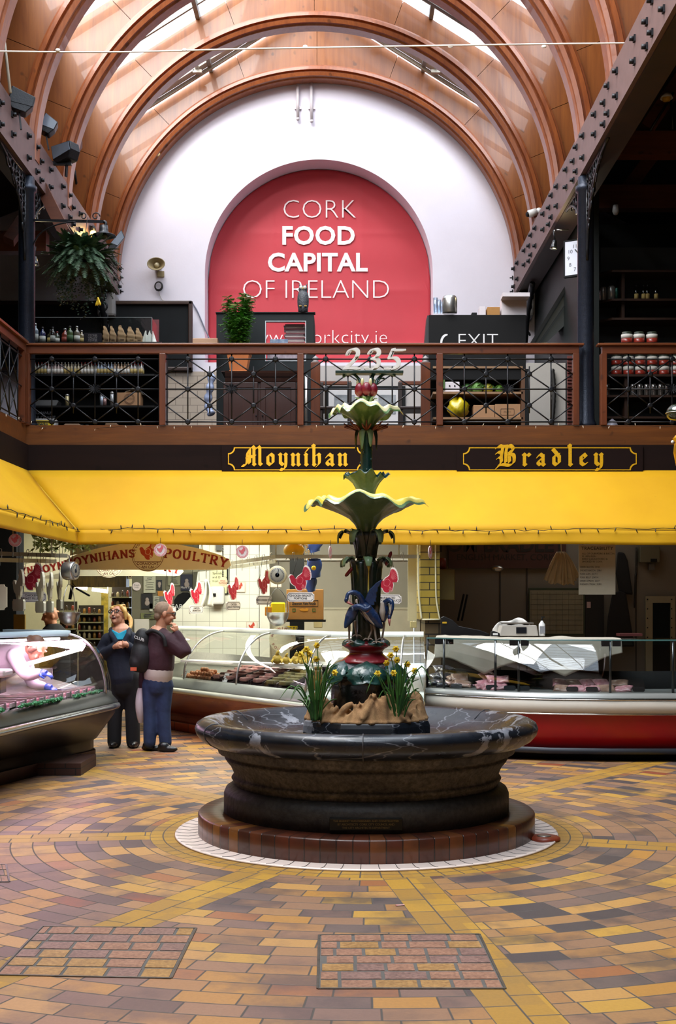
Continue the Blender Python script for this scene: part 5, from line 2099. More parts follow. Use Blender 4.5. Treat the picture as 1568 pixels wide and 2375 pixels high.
# till scale, card reader and spray bottle on top
zt = 1.30
c = P(1200,1480,14.05)
c.z = zt+.014
t = thing('counter_scale','grey till scale under a clear cover on top of the bacon counter','scale',tuple(c))
MB().prism([(-.22,0),(.22,0),(.20,.12),(-.19,.12)],lambda u,v,w: (c.x+u,c.y+w,c.z+v),-.12,.14).build('housing',mat('pale_grey_plastic','#b9b4ac',.4,var=.04),t,bevel=.01)
MB().box(c.x - .03,c.x+.085,c.y - .128,c.y - .12,c.z+.03,c.z+.1).build('display_label',mat('black_label','#10141c',.3),t)
MB().box(c.x - .19,c.x+.17,c.y - .1,c.y+.13,c.z+.135,c.z+.15).build('weighing_plate',M_steel,t)
m = MB()
m.grid(lambda u,v: (c.x - .28+.56*u,c.y+.15 - .03*sin(u*20),c.z+(.20*sin(pi*min(1,u*1.05)) ** .5+.02*sin(u*13))*(1 - v)*.95),26,6,True,.003)
m.build('plastic_cover',mat('milky_plastic','#d8d6d0',.3,var=.03),t)
c2 = P(1148,1480,13.95)
c2.z = zt+.014
t = thing('card_reader','small black card reader beside the till scale','card reader',tuple(c2))
MB().prism([(-.05,0),(.05,0),(.045,.035),(-.02,.06),(-.045,.05)],lambda u,v,w: (c2.x+u,c2.y+w,c2.z+v),-.06,.06).build('body',mat('black_plastic','#141416',.35),t,bevel=.006)
MB().box(c2.x - .03,c2.x+.025,c2.y - .064,c2.y - .06,c2.z+.012,c2.z+.035).build('receipt',mat('card_white'),t)
c3 = P(1257,1482,13.98)
c3.z = zt+.014
t = thing('spray_bottle','white pump bottle beside the till scale on the bacon counter','bottle',tuple(c3))
MB().lathe([(0,0),(.035,0),(.036,.01),(.036,.13),(.015,.16),(.012,.17),(0,.17)],c3,16).build('bottle_body',mat('white_plastic','#d8d8d6',.35,var=.02),t)
m = MB().cyl(c3+Vector((0,0,.17)),c3+Vector((0,0,.21)),.009)
m.boxc(c3+Vector((.01,0,.212)),(.04,.016,.012))
m.build('pump',M_dark,t)
MB().box(c3.x - .03,c3.x+.03,c3.y - .038,c3.y - .034,c3.z+.03,c3.z+.11).build('bottle_label',mat('grey_label','#8a8c92',.5),t)
c4 = P(1480,1478,14.1)
m = MB()
m.boxc(c4+Vector((-.1,0,.03)),(.25,.2,.03))
tag(m.build('cutting_board',mat('dark_red_board','#4a1a18',.5),org=tuple(c4)),'dark red cutting board on the right end of the bacon counter','board')

# ------------------------------------------------------------------ bacon stall interior
YB = 17.2
M_bwall = mat('grey_cladding','#6a665e',.6,var=.06,scale=1.5)
m = MB().box(.98,7,YB,YB+.1,0,3.28)
struct(m.build('wall_bacon_stall',M_bwall),'grey clad back wall of the bacon stall')
m = MB()
for x in (1160,1222,1475):
 q = P(x,1400,YB)
 m.box(q.x - .008,q.x+.008,YB - .012,YB,0,2.3)
q0,q1 = P(1200,1327,YB),P(1260,1500,YB)
struct(m.build('trim_5',mat('cladding_joint','#2a2826',.6)),'joints of the stall cladding')
m = MB().box(.985,1.02,16.05,YB,0,3.28)
struct(m.build('wall_bacon_side',M_bwall),'side wall of the bacon stall')

def panel(name,label,cat_,px0,py0,px1,py1,Y,col,th=.02,group=None,bev=0.0,m=None):
 a,b = P(px0,py1,Y),P(px1,py0,Y)
 o = MB().box(a.x,b.x,Y - th,Y,a.z,b.z).build(name,m or col,org=((a.x+b.x)/2,Y,a.z),bevel=bev)
 return tag(o,label,cat_,group)

def child(parent,name,px0,py0,px1,py1,Y,mt_,th=.004,bev=0.0):
 a,b = P(px0,py1,Y),P(px1,py0,Y)
 return MB().box(a.x,b.x,Y - th,Y,a.z,b.z).build(name,mt_,parent,bevel=bev)

def words_on(parent,lines,px,py,Y,h,mt_,dy=None,off=.0,name='lettering',align='CENTER',sx=1.0,space=1.0,th=.003):
 """Printed lines: cap height h in px, first line's baseline at py."""
 m = MB()
 for i,tx in enumerate(lines):
  q = P(px,py+(dy or h*1.4)*i,Y)
  s = h*Y/F/.70
  m.text(tx,s,flat(q.x,q.z,Y),th,off*s,align,space,sx)
 return m.build(name,mt_,parent)

M_ink = mat('ink','#3c3c40',.6)
M_paper = mat('cream_paper','#c9c2a6',.75,var=.05)
o = panel('shop_sign','dark maroon sign high on the bacon stall wall, lettered in black','sign',1040,1236,1312,1318,YB - .03,mat('dull_maroon','#3c1e1a',.5,var=.1),.03)
words_on(o,['TOM BRADLEY'],1160,1279,YB - .062,32,mat('black_lettering','#120c0a',.5),off=.03,name='lettering')
words_on(o,['ENGLISH MARKET, CORK'],1172,1299,YB - .062,14,mat('black_lettering'),name='lettering_below')
o = panel('whiteboard','framed planner board on the back wall of the bacon stall','whiteboard',1226,1364,1356,1474,YB - .03,mat('dark_green_frame','#2c3a2a',.5),.03)
b2 = child(o,'board_face',1229,1369,1353,1470,YB - .061,mat('grey_board','#7d7a68',.4,var=.15,scale=5))
m = MB()
for i in range(9):
 q = P(1232+i*14.5,1373,YB - .066)
 q2 = P(1232+i*14.5,1468,YB - .066)
 m.bar(q,q2,.003)
for i in range(8):
 m.bar(P(1230,1378+i*12,YB - .066),P(1352,1378+i*12,YB - .066),.003)
m.build('grid_lines',mat('grid_ink','#4c4c44',.6),b2)
o = panel('notice','large hand-lettered traceability notice hanging in front of the bacon stall','notice',1342,1264,1427,1379,15.5,mat('aged_white_card','#b5ae98',.7,var=.05),.012)
m = MB()
for x in (1352,1417):
 p = P(x,1265,15.494)
 m.cyl(p,(p.x,p.y,2.9),.004)
m.build('hanging_wire',mat('dark_wire','#17140f',.6),o)
words_on(o,['TRACEABILITY'],1385,1275,15.485,7,M_ink,off=.02,space=1.15,name='heading')
words_on(o,['ALL OF OUR PORK & BACON','IS 100% IRISH','BRED SLAUGHTERED &','SMOKED IN CORK'],1350,1286,15.485,4,M_ink,6.2,.0,'lettering','LEFT')
words_on(o,['GREEN BACON  25765','SMOKED BACON  23861','PORK LOIN  251711','PORK BELLY  254714','GREEN STREAK  26317','SMOKED STREAK  22901'],1345,1317,15.485,4,M_ink,8,.0,'price_lines','LEFT',.82)
# sheaf of carrier bags on a hook
m = MB()
r_ = random.Random(4)
for k in range(16):
 x = 1268+k*4.7
 top = P(1302+(k - 8)*1.2,1281,15.75+.01*k)
 w = r_.uniform(.02,.05)
 bot = P(x+r_.uniform(-4,4),1352+r_.uniform(-14,6),15.75+.012*k)
 mid = P(x*.6+1302*.4,1300,15.7+.012*k)
 m.grid(lambda u,v,top=top,bot=bot,mid=mid,w=w: (top*(1 - v) ** 2+mid*2*v*(1 - v)+bot*v*v)+Vector(((u - .5)*2*w*v ** .5,.01*sin(u*9+v*6),.012*sin(u*6+k))),5,9,True,.002)
m.cyl(P(1302,1281,15.8),(P(1302,0,15.8).x,16.1,3.33),.006)
tag(m.build('carrier_bags',mat('cream_plastic','#b5a688',.5,var=.08),org=tuple(P(1302,1281,15.75))),'sheaf of cream carrier bags hanging left of the traceability notice','bags',kind='stuff')
# black aprons, safety mask, cabinet, box, switch box
for i,(pts,lab) in enumerate((([(1433,1280),(1448,1282),(1456,1300),(1468,1380),(1436,1376),(1428,1330)],'dark jacket hanging right of the traceability notice'),
        ([(1420,1378),(1436,1370),(1452,1376),(1472,1500),(1404,1500),(1410,1430)],'long black apron hanging below the dark jacket'))):
 m = MB()
 m.prism([(x,-y) for x,y in pts],lambda u,v,w,i=i: P(u,-v,17.17 - .1*i+w*1),-.06,.06)
 t = m.build('hanging_apron',mat('black_cloth','#0e0f13',.85,var=.2),org=tuple(P(1440,1380,17.1)),bevel=.02)
 tag(t,lab,'apron')
o = panel('dark_panel','tall black door panel beside the planner board in the bacon stall','panel',1357,1380,1400,1600,YB - .02,mat('black_panel','#121214',.5),.02)
child(o,'small_sticker',1361,1396,1370,1410,YB - .045,mat('pink_sticker','#b09aa0',.6))
o = panel('wall_cabinet','olive yellow wall cabinet beside the tiled pier in the bacon stall','cabinet',1012,1322,1050,1392,15.9,mat('olive_cabinet','#6a5a22',.5,var=.1),.3,bev=.01)
o = MB().lathe([(0,0),(.06,0),(.06,.12),(.05,.14),(0,.14)],P(1024,1320,15.75),16).build('tin',mat('red_tin','#6a2418',.4),org=tuple(P(1024,1320,15.75)))
tag(o,'dull red tin standing on the olive wall cabinet','tin')
o = MB().sphere((0,0,0),(.09,.08,.10),16,10).build('safety_helmet',mat('black_gloss_paint'),org=tuple(P(1154,1330,16.9)))
tag(o,'round black helmet hung on the back wall of the bacon stall','helmet')
ch_ = MB().sphere(P(1153,1319,16.86),(.085,.05,.045),14,8).build('silver_visor',M_steel,o)
o = panel('switch_box','grey electrical switch box high on the bacon stall wall','switch box',1480,1268,1527,1305,YB - .01,mat('grey_green_box','#5c5a48',.5,var=.05),.1,bev=.01)
child(o,'black_label',1509,1296,1524,1304,YB - .112,M_dark)
child(o,'socket',1503,1308,1516,1322,YB - .02,mat('grey_socket','#4a4a46',.5),.06)
m = MB().tube(path_at([P(1476,1270,YB - .03),P(1476,1330,YB - .03),P(1474,1336,YB - .04),P(1472,1410,YB - .03)],5),.012,6)
struct(m.build('trim_6',mat('black_cable','#1a1816',.5)),'black cable on the stall wall')
w_ = struct(MB().prism([(P(1495,0,YB).x,0.2),(P(1495,0,YB).x,fz(1383,YB)),(P(1563,0,YB).x,fz(1383,YB)),(P(1563,0,YB).x,.2)],lambda u,v,w: (u,YB - .02 - w,v),0,.05,
     [[(P(1511,0,YB).x,.4),(P(1511,0,YB).x,fz(1398,YB)),(P(1553,0,YB).x,fz(1398,YB)),(P(1553,0,YB).x,.4)]]).build('window_3',mat('riveted_frame','#8a8672',.5,var=.05)),'riveted metal framed hatch in the bacon stall wall')
m = MB()
for y in range(1390,1500,22):
 for x in (1502,1558):
  m.sphere(P(x,y,YB - .072),.01,6,4)
m.build('frame_rivets',M_dark,w_)
MB().box(P(1511,0,YB).x,P(1553,0,YB).x,YB - .03,YB - .02,.4,fz(1398,YB)).build('window_pane',mat('dark_pane','#0e100e',.1),w_)
o = thing('rubbish_bin','black plastic crate with a yellow label beside the tiled pier','crate',tuple(P(1070,1480,15.0)))
m = MB()
m.prism([(1022,-1482),(1022,-1432),(1030,-1429),(1050,-1438),(1064,-1452),(1115,-1462),(1135,-1470),(1137,-1482)],lambda u,v,w: P(u,v*-1,15.0+w),0,.25)
m.build('crate_body',mat('black_plastic'),o,bevel=.01)
MB().box(P(1026,0,15).x,P(1036,0,15).x,14.99,15,fz(1446,15),fz(1442,15)).build('yellow_label',mat('yellow_label','#c8a020',.5),o)
m = MB()
for a,b in (((1062,1440),(1076,1378)),((1071,1440),(1084,1379))):
 m.cyl(P(a[0],a[1],16.2),P(b[0],b[1],16.2),.014)
tag(m.build('tongs',M_dark,org=tuple(P(1068,1440,16.2))),'pair of long dark handles leaning behind the black crate','handles')
light('bacon_stall_glow','AREA',(3.2,16.4,3.2),6,(1,.95,.85),1.5,.8,rot=(0,0,0))

# ------------------------------------------------------------------ shops behind the poultry stall, at the left
m = MB().box(-9,P(330,0,22.3).x,22.2,22.3,0,3.28)
struct(m.build('wall_shop',mat('pale_green_wall','#b5b494',.6,var=.05)),'pale green back wall of the shop behind')
m = MB().box(P(306,0,19.5).x,P(480,0,19.5).x,19.5,19.6,0,3.28)
struct(m.build('wall_notices',mat('brown_grey_wall','#6d6a58',.7,var=.06)),'grey-brown wall covered with posters')
m = MB().box(P(1,0,17).x - .6,P(38,0,17).x,17.0,17.4,0,3.28)
struct(m.build('pillar_dark',M_dark),'black pillar of the stall at the left edge')
m = MB()
for a,b,y in ((175,202,1363),(214,250,1370)):
 m.cyl(P(a,y - 3,21.0),P(b,y+2,21.0),.03)
 m.cyl(P(b,y+2,21.0),(P(b,0,21).x,21,3.3),.006)
t = m.build('strip_light',mat('glowing_tube'),org=tuple(P(200,1365,21)))
tag(t,'fluorescent strip lights on the ceiling of the shop behind','strip light')
o = panel('door_curtain','yellow patterned strip beside the shelves of the shop behind','panel',236,1370,252,1625,21.4,mat('yellow_strip','#c9b03c',.5,scale=9,col2='#6a6418'),.05)
o = panel('shop_canopy','dark ribbed canopy over the shop behind the poultry signs','canopy',172,1172,300,1362,20.3,wood('dark_gold_ribs','#1c1608','#6a5414',2,.5,3),.3)
for i,(x0,y0,x1,y1,lab) in enumerate(((132,1395,172,1500,'dark shelf rack behind the steel scale pan'),(176,1404,234,1500,'shelf rack of jars behind the laughing woman'),(254,1360,300,1480,'dark rack of hanging goods behind the laughing woman, right of the yellow strip'))):
 Yr = 20.6+.2*i
 a,b = P(x0,y1,Yr),P(x1,y0,Yr)
 t = thing('shop_rack',lab,'rack',((a.x+b.x)/2,Yr,a.z - .8),'shelf racks in the shop behind')
 m = MB().box(a.x,b.x,Yr+.22,Yr+.25,0,b.z)
 m.build('back_board',mat('rack_brown','#2a2418',.6),t)
 ns = 5
 for k in range(ns):
  z = a.z+(b.z - a.z)*k/ns
  MB().box(a.x,b.x,Yr,Yr+.22,z - .02,z).build('shelf',mat('rack_shelf','#8a8868',.5),t)
  n = max(3,int((b.x - a.x)/.075))
  for q in range(n):
   x = ease(a.x+.04,b.x - .04,q/(n - 1))
   h = random.uniform(.07,.11)
   kk = random.random()
   o = MB().lathe([(0,0),(.025,0),(.026,h*.7),(.018,h*.85),(.018,h),(0,h)],(0,0,0),8).build('jar',mat(('jar_amber','jar_dark','jar_pale','jar_red')[int(kk*4)],('#8a6424','#3a2c1a','#a89c78','#7a3420')[int(kk*4)],.25,coat=.4))
   o.location = (x,Yr+.08,z)
   tag(o,'small jar on the %s' % lab.split(' behind')[0]+' of the shop behind','jar','jars on the %s' % lab)

# posters on the notice wall
Yn = 19.48
for nm,lab,x0,y0,x1,y1,cb,extra in (
  ('poster','pale poster with a line drawing of a horse, at the top of the notice wall',333,1335,361,1375,'#b9bba4','drawing'),
  ('poster','small dark poster right of the line drawing',363,1345,376,1368,'#23262c','pale_figure'),
  ('poster','black poster of a player in white, below the line drawing',328,1377,354,1412,'#17181c','pale_figure'),
  ('poster','white leaflet right of the black poster',356,1382,370,1412,'#a9ab9c','drawing'),
  ('poster','orange card on the notice wall',366,1371,379,1383,'#b8782a',None),
  ('poster','grey card below the orange card',371,1383,380,1395,'#6f7078',None),
  ('poster','narrow white strip leaflet under the black poster',347,1400,354,1418,'#b5b8a8',None),
  ('poster','green drawing of a tractor low on the notice wall',327,1422,362,1436,'#6f7448','drawing'),
  ('poster','blue-black poster of a man, lettered in white',419,1332,447,1370,'#161c34','pale_figure'),
  ('poster','pale poster left of the blue-black one',390,1335,418,1358,'#88886c','drawing')):
 o = panel(nm,lab,'poster',x0,y0,x1,y1,Yn,mat('poster_'+cb[1:],cb,.6,var=.08,scale=14),.008)
 w_,h_ = x1 - x0,y1 - y0
 if extra == 'drawing':
  m = MB()
  for k in range(7):
   yy = y0+h_*(.15+.11*k)
   m.bar(P(x0+w_*random.uniform(.12,.3),yy,Yn - .011),P(x0+w_*random.uniform(.6,.9),yy+random.uniform(-2,2),Yn - .011),.006)
  m.build('line_drawing',M_ink,o)
 elif extra == 'pale_figure':
  m = MB()
  q = P((x0+x1)/2,y0+h_*.4,Yn - .012)
  m.sphere(q,(.03,.004,.035),8,6)
  m.sphere(P((x0+x1)/2,y0+h_*.62,Yn - .012),(w_*.0016,.004,h_*.0012),8,6)
  m.build('pale_figure',mat('pale_print','#9c8f88',.6),o)
 if '161c34' in cb:
  words_on(o,['Mark Ge'],432,1365,Yn - .012,5,mat('white_print','#d8d8d8',.5))
o = MB().prism([(x,-y) for x,y in ((404,1425),(404,1392),(412,1380),(424,1374),(436,1374),(447,1380),(450,1390),(450,1425))],lambda u,v,w: P(u,-v,19.44+w),0,.06).build('farm_sign',mat('black_sign','#0b0b0c',.7,spec=.25),org=tuple(P(420,1400,19.44)))
tag(o,'black round-topped sign lettered FARM behind the man with the backpack','sign')
words_on(o,['FARM'],417,1412,19.425,11,mat('white_print'))
o = panel('white_board','low white board with a red bird print beside the backpack','board',312,1436,346,1472,19.49,mat('white_enamel'),.02)

# ------------------------------------------------------------------ rails, hooks and hanging signs of the poultry stall
TURK = [(272,545),(278,532),(290,520),(304,522),(315,527),(328,548),(340,560),(362,532),(384,518),(402,502),(410,470),(416,448),(430,438),(447,441),(463,456),(476,482),(484,515),(486,548),
  (476,572),(455,572),(436,572),(442,600),(434,640),(424,655),(404,650),(394,640),(400,660),(398,674),(372,676),(354,668),(338,648),(334,632),(312,620),(292,600),(284,575),(280,556)]
TURK = [((x - 385)/3.92,(600 - y)/3.92) for x,y in TURK]
M_tw = mat('sign_white','#e6e0da',.45,var=.02)
M_tr = mat('turkey_red','#a81830',.45,var=.1)
M_tp = mat('turkey_pink','#d06a70',.45,var=.1)
M_tb = mat('sign_cream_back','#d8d2b4',.5,var=.04)
PXM = 15.1/F

def turkey(mb_w,mb_r,mb_p,fr,s):
 """White outline, red bird and paler feather lines, in the frame fr."""
 if mb_w is not None:
  mb_w.prism([(x*s,y*s) for x,y in TURK],fr,-.006,.006)
 mb_r.prism([(x*s*.9,y*s*.9) for x,y in TURK],fr,.006,.008)
 for k in range(7):
  a = radians(8+14*k)
  p0 = (8+4*cos(a),12+4*sin(a))
  p1 = (10+15*cos(a),14+26*sin(a) ** .8*.9)
  pen(mb_p,[[p0,p1]],lambda u,v,w: fr(u,v,.008+w),.6,.6,0,.001,s)
 for k in range(5):
  a = radians(-60 - 14*k+20)
  pen(mb_p,[[(4+3*cos(a),-4),(5+10*cos(a),-4+13*sin(a))]],lambda u,v,w: fr(u,v,.008+w),.6,.6,0,.001,s)
 pen(mb_p,[sm([(-8,10),(0,14),(6,8),(2,-2),(-8,0),(-8,10)],3)],lambda u,v,w: fr(u,v,.008+w),.9,.9,0,.001,s)

def hang_sign(label,px,py,Y,rz,lines,hookz,wpx=1.0):
 q = P(px,py+12,Y)
 t = thing('hanging_sign',label,'sign',tuple(q),'turkey signs hanging over the poultry counter')
 fr = lambda u,v,w: (q.x+u,q.y - w,q.z+v)
 a,b,c = MB(),MB(),MB()
 turkey(a,b,c,fr,PXM)
 cut = a.build('turkey_cutout',M_tw,t)
 b.build('red_print',M_tr,cut)
 c.build('feather_lines',M_tp,cut)
 pz = q.z - 33*PXM
 frp = lambda u,v,w: (q.x+u,q.y - w,pz+v)
 m = MB().prism(cpoly(64*PXM,22*PXM,4*PXM,3),frp,-.006,.006)
 pl_ = m.build('plaque',M_tw,t)
 m = MB().prism(cpoly(60*PXM,18*PXM,4*PXM,3),frp,.006,.0075,[cpoly(58.4*PXM,16.4*PXM,4*PXM,3)])
 for i,tx in enumerate(lines):
  m.text(tx,6.4*PXM,lambda u,v,w,i=i: frp(u,v+(1.4 - 6.3*i)*PXM+(0 if len(lines) > 1 else -3*PXM),w+.006),.002,.0006,sx=1.0)
 m.build('lettering',mat('plaque_ink','#2c2428',.5),pl_)
 m = MB()
 if Y > 15.9:
  hookz = 3.3
 m.cyl((q.x+14*PXM,q.y,q.z+38*PXM),(q.x+10*PXM,q.y,hookz),.003,n=5)
 m.cyl((q.x - 18*PXM,q.y,q.z+16*PXM),(q.x - 6*PXM,q.y,hookz),.003,n=5)
 m.build('hanging_wire',mat('dark_wire'),t)
 return t

RZ_ = 2.235
hs = hang_sign('red turkey cut-out over a plaque reading chicken breast portions, before the cardboard box',697,1340,15.1,0,['CHICKEN BREAST','PORTIONS'],RZ_)
hang_sign('red turkey cut-out half hidden behind the fountain stalk, plaque reading marinated chicken products',899,1345,15.1,0,['MARINATED','CHICKEN PRODUCTS'],RZ_)
hang_sign('dark red turkey cut-out over a plaque reading chicken breast fillets, above the butcher case',73,1337,13.9,0,['CHICKEN','BREAST FILLETS'],RZ_)
for x,y,Y,rz,lab,ln in ((612,1348,15.5,1.05,'edge-on red turkey sign just left of the dial scale',['FRESH CHICKEN WINGS']),(541,1362,16.0,1.1,'edge-on red turkey sign left of centre over the poultry counter',['CHICKEN','BREAST PORTIONS']),
       (455,1372,16.7,1.1,'edge-on red turkey sign beside the white hanging bag',['CHICKEN','DRUMSTICKS']),(393,1376,17.2,1.15,'edge-on red turkey sign above the man with the backpack',['TURKEY'])):
 t = hang_sign(lab,x,y,Y,0,ln,RZ_+.01)
 t.rotation_euler = (0,0,rz)

# backs of more signs above the butcher case: cream
for i,(x,y,Y,rz,lab) in enumerate(((44,1360,13.2,2.2,'cream back of a hanging sign, leftmost of the four above the butcher case'),(94,1365,13.4,2.1,'cream back of a hanging sign right of the chicken breast fillets plaque'),
         (116,1365,13.7,2.0,'tall cream back of a hanging sign, third of the four above the butcher case'),(138,1362,14.2,1.95,'cream back of a hanging sign beside the steel drum scale'))):
 q = P(x,y+8,Y)
 t = thing('hanging_sign',lab,'sign',tuple(q),'cream sign backs above the butcher case')
 m = MB()
 m.prism([(px_*PXM*-1,py_*PXM) for px_,py_ in TURK],flat(q.x,q.z,q.y),-.012,.012)
 m.build('turkey_cutout',M_tb,t)
 m = MB().prism(cpoly(60*PXM,24*PXM,4*PXM,3),flat(q.x,q.z - 31*PXM,q.y),-.012,.012)
 m.build('plaque',M_tb,t)
 m = MB().cyl((q.x,q.y,q.z+30*PXM),(q.x,q.y,2.6),.003,n=5)
 m.build('hanging_wire',mat('dark_wire'),t)
 t.rotation_euler = (0,0,rz)
q = P(-2,1385,12.6)
t = tag(MB().prism(cpoly(.16,.26,.03,3),flat(q.x,q.z,q.y),-.012,.012).build('hanging_sign',M_tb,org=tuple(q)),'cream hanging plaque cut by the left edge of the photo','sign')

# steel hanging rails with hooks
def rail(label,pts,n,r=.016):
 t = thing('hanging_rail',label,'rail',tuple(pts[0]),'steel hanging rails of the poultry stall')
 m = MB()
 for a,b in zip(pts[:-1],pts[1:]):
  m.bar(a,b,.014,.045)
 m.build('rail_bar',mat('pale_rail','#a9a692',.35,.5,var=.08),t)
 for k in range(n):
  f = (k+.5)/n*(len(pts) - 1)
  i = int(f)
  p = Vector(pts[i]).lerp(Vector(pts[min(i+1,len(pts) - 1)]),f - i)
  m = MB()
  m.tube([p+Vector((.03*cos(a)*.6,-.018+.0*a,.02+.035*sin(a))) for a in [pi*1.3 - x*.35 for x in range(10)]]+[p+Vector((.012,-.018,-.06))],.004,5)
  m.build('hook',M_steel,t)
 return t

rail('long steel rail across the front of the poultry stall',[P(640,1291,15.25),P(975,1291,15.25)],4)
rail('steel rail running back from the front rail towards the arched signs',[P(640,1291,15.25),P(560,1303,16.2),P(468,1317,17.4)],9)
rail('second steel rail behind the first, above the white hanging bag',[P(640,1302,16.0),P(560,1313,16.9),P(420,1326,18.2)],5)
rail('steel rail at the left edge above the butcher case',[P(-30,1283,13.6),P(156,1289,14.4)],3)
rail('lower steel rail at the left edge above the butcher case',[P(-30,1298,13.3),P(130,1302,14.2)],3)
m = MB()
for x,Y in ((120,14.2),(925,15.3),(640,15.3),(30,13.8),(470,17.4)):
 p = P(x,1292,Y)
 m.cyl(p,(p.x,p.y,3.28 if Y > 16 else 2.5),.008,n=6)
struct(m.build('trim_7',mat('pale_rail')),'hangers of the steel rails')

# round paper tags on the awning edge
for i,(x,y,Y,rz,lab) in enumerate(((35,1253,12.6,0,'round white turkey tag hanging from the awning at the left edge'),(372,1276,15.06,0,'round white turkey tag hanging in front of the arched poultry sign'),(562,1280,15.06,0,'round white turkey tag hanging against the white tiles'),
          (766,1281,15.06,1.35,'round tag seen edge-on left of the fountain stalk'),(998,1281,15.06,1.2,'round tag seen almost edge-on in front of the tiled pier'))):
 q = P(x,y,Y)
 t = thing('paper_tag',lab,'tag',tuple(q),'round turkey tags hanging from the awning edge')
 R_ = 15*Y/F
 fr = flat(q.x,q.z,q.y)
 d = MB().prism(circle(R_,24),fr,-.003,.003).build('disc',mat('tag_white','#e2d6d6',.5,var=.03),t)
 a,b = MB(),MB()
 turkey(None,a,b,lambda u,v,w: fr(u,v,w - .002),PXM*.30)
 a.prism(circle(R_*.93,24),fr,.003,.004,[circle(R_*.86,24)])
 for k in range(22):
  an = 2*pi*k/22
  a.prism([(R_*.74*cos(an)+dx*R_*.05,R_*.74*sin(an)+dy*R_*.07) for dx,dy in ((-1,-1),(1,-1),(1,1),(-1,1))],fr,.003,.004)
 a.build('red_print',M_tp,d)
 MB().cyl((q.x,q.y,q.z+R_),(q.x,q.y,max(q.z+R_+.07,2.57 if Y < 13 else 0)),.003,n=5).build('hook',mat('dark_wire'),t)
 t.rotation_euler = (0,0,rz)

# arched shop signs
def arch_sign(label,dx,dy,dz,s=1.0):
 Y = 15.7
 k = Y/F
 c = P(343,1287,Y)
 t = thing('arched_sign',label,'sign',tuple(c),'arched poultry shop signs')
 R = 700*k

 def fr(u,v,w):
  # u along the arch, v up from its centre line
  a = u/R
  return (c.x+(R+v)*sin(a),c.y - w,c.z - R+(R+v)*cos(a))
 out = [(-195,3),(-188,14),(-170,19),(-120,24),(-60,28),(0,30),(60,28),(120,24),(170,19),(188,14),(195,3),(188,-9),(170,-15),(110,-15),(50,-14),(0,-14),(-50,-14),(-110,-15),(-170,-15),(-188,-9)]
 out2 = []
 for a,b in zip(out,out[1:]+out[:1]):
  out2 += [(ease(a[0],b[0],q/4)*k,ease(a[1],b[1],q/4)*k) for q in range(4)]
 bd = MB().prism(out2,fr,-.012,.012).build('sign_board',mat('cream_sign','#f4efd2',.5,var=.03),t)
 m = MB()
 slab(m,'MOYNIHANS',lambda u,v,w: fr(u - 112*k,v - 5*k,w+.012),18*k,.06,.24)
 slab(m,'POULTRY',lambda u,v,w: fr(u+112*k,v - 5*k,w+.012),20*k,.12,.24)
 m.build('lettering',mat('sign_red','#8e2318',.5,var=.05),bd)
 f2 = flat(c.x,c.z,c.y)
 md = MB().prism(circle(39*k,40),f2,-.016,.016).build('medallion',mat('cream_sign'),t)
 m = MB()
 for r0,r1 in ((37.5,36.3),(33.5,32.9)):
  m.prism(circle(r0*k,40),f2,.016,.018,[circle(r1*k,40)])
 m.prism([(-31*k,-15*k),(31*k,-15*k),(31*k,-16.2*k),(-31*k,-16.2*k)],f2,.016,.018)
 for i,(tx,y) in enumerate((('CORAIOCHT',-23),('AN CAI',-31))):
  m.text(tx,8.6*k,lambda u,v,w,y=y: f2(u,v+y*k,w+.016),.002,.0008)
 for i,ch in enumerate('CEVORA'):
  a = radians(172 - 13*i)
  m.text(ch,7.5*k,lambda u,v,w,a=a: f2(34*k*cos(a)*.84+(u*sin(a)+v*cos(a)),34*k*sin(a)*.84+(-u*cos(a)+v*sin(a)),w+.016),.002,.0004)
 m.build('ring_lettering',mat('sign_brown','#6a3420',.5),md)
 a,b = MB(),MB()
 turkey(None,a,b,lambda u,v,w: f2(u+2*k,v+3*k,w+.010),k*.82)
 a.build('turkey_print',mat('turkey_orange_red','#b8402a',.5,var=.15),md)
 b.build('feather_lines',mat('cream_sign'),md)
 m = MB()
 for x in (-120,0,120):
  p = Vector(fr(x*k,(24 if x else 30)*k,0))
  m.cyl(p,(p.x,16.3,3.32),.004,n=5)
 m.build('hanging_wire',mat('dark_wire'),t)
 return t

s1 = arch_sign('front arched cream sign with red slab lettering round a turkey medallion',0,0,0)
dup(s1,(-3.295,17.6,2.246),'second arched poultry sign, half hidden just behind the front one')
dup(s1,(-4.38,20.2,2.25),'third arched poultry sign, farthest back behind the other two')

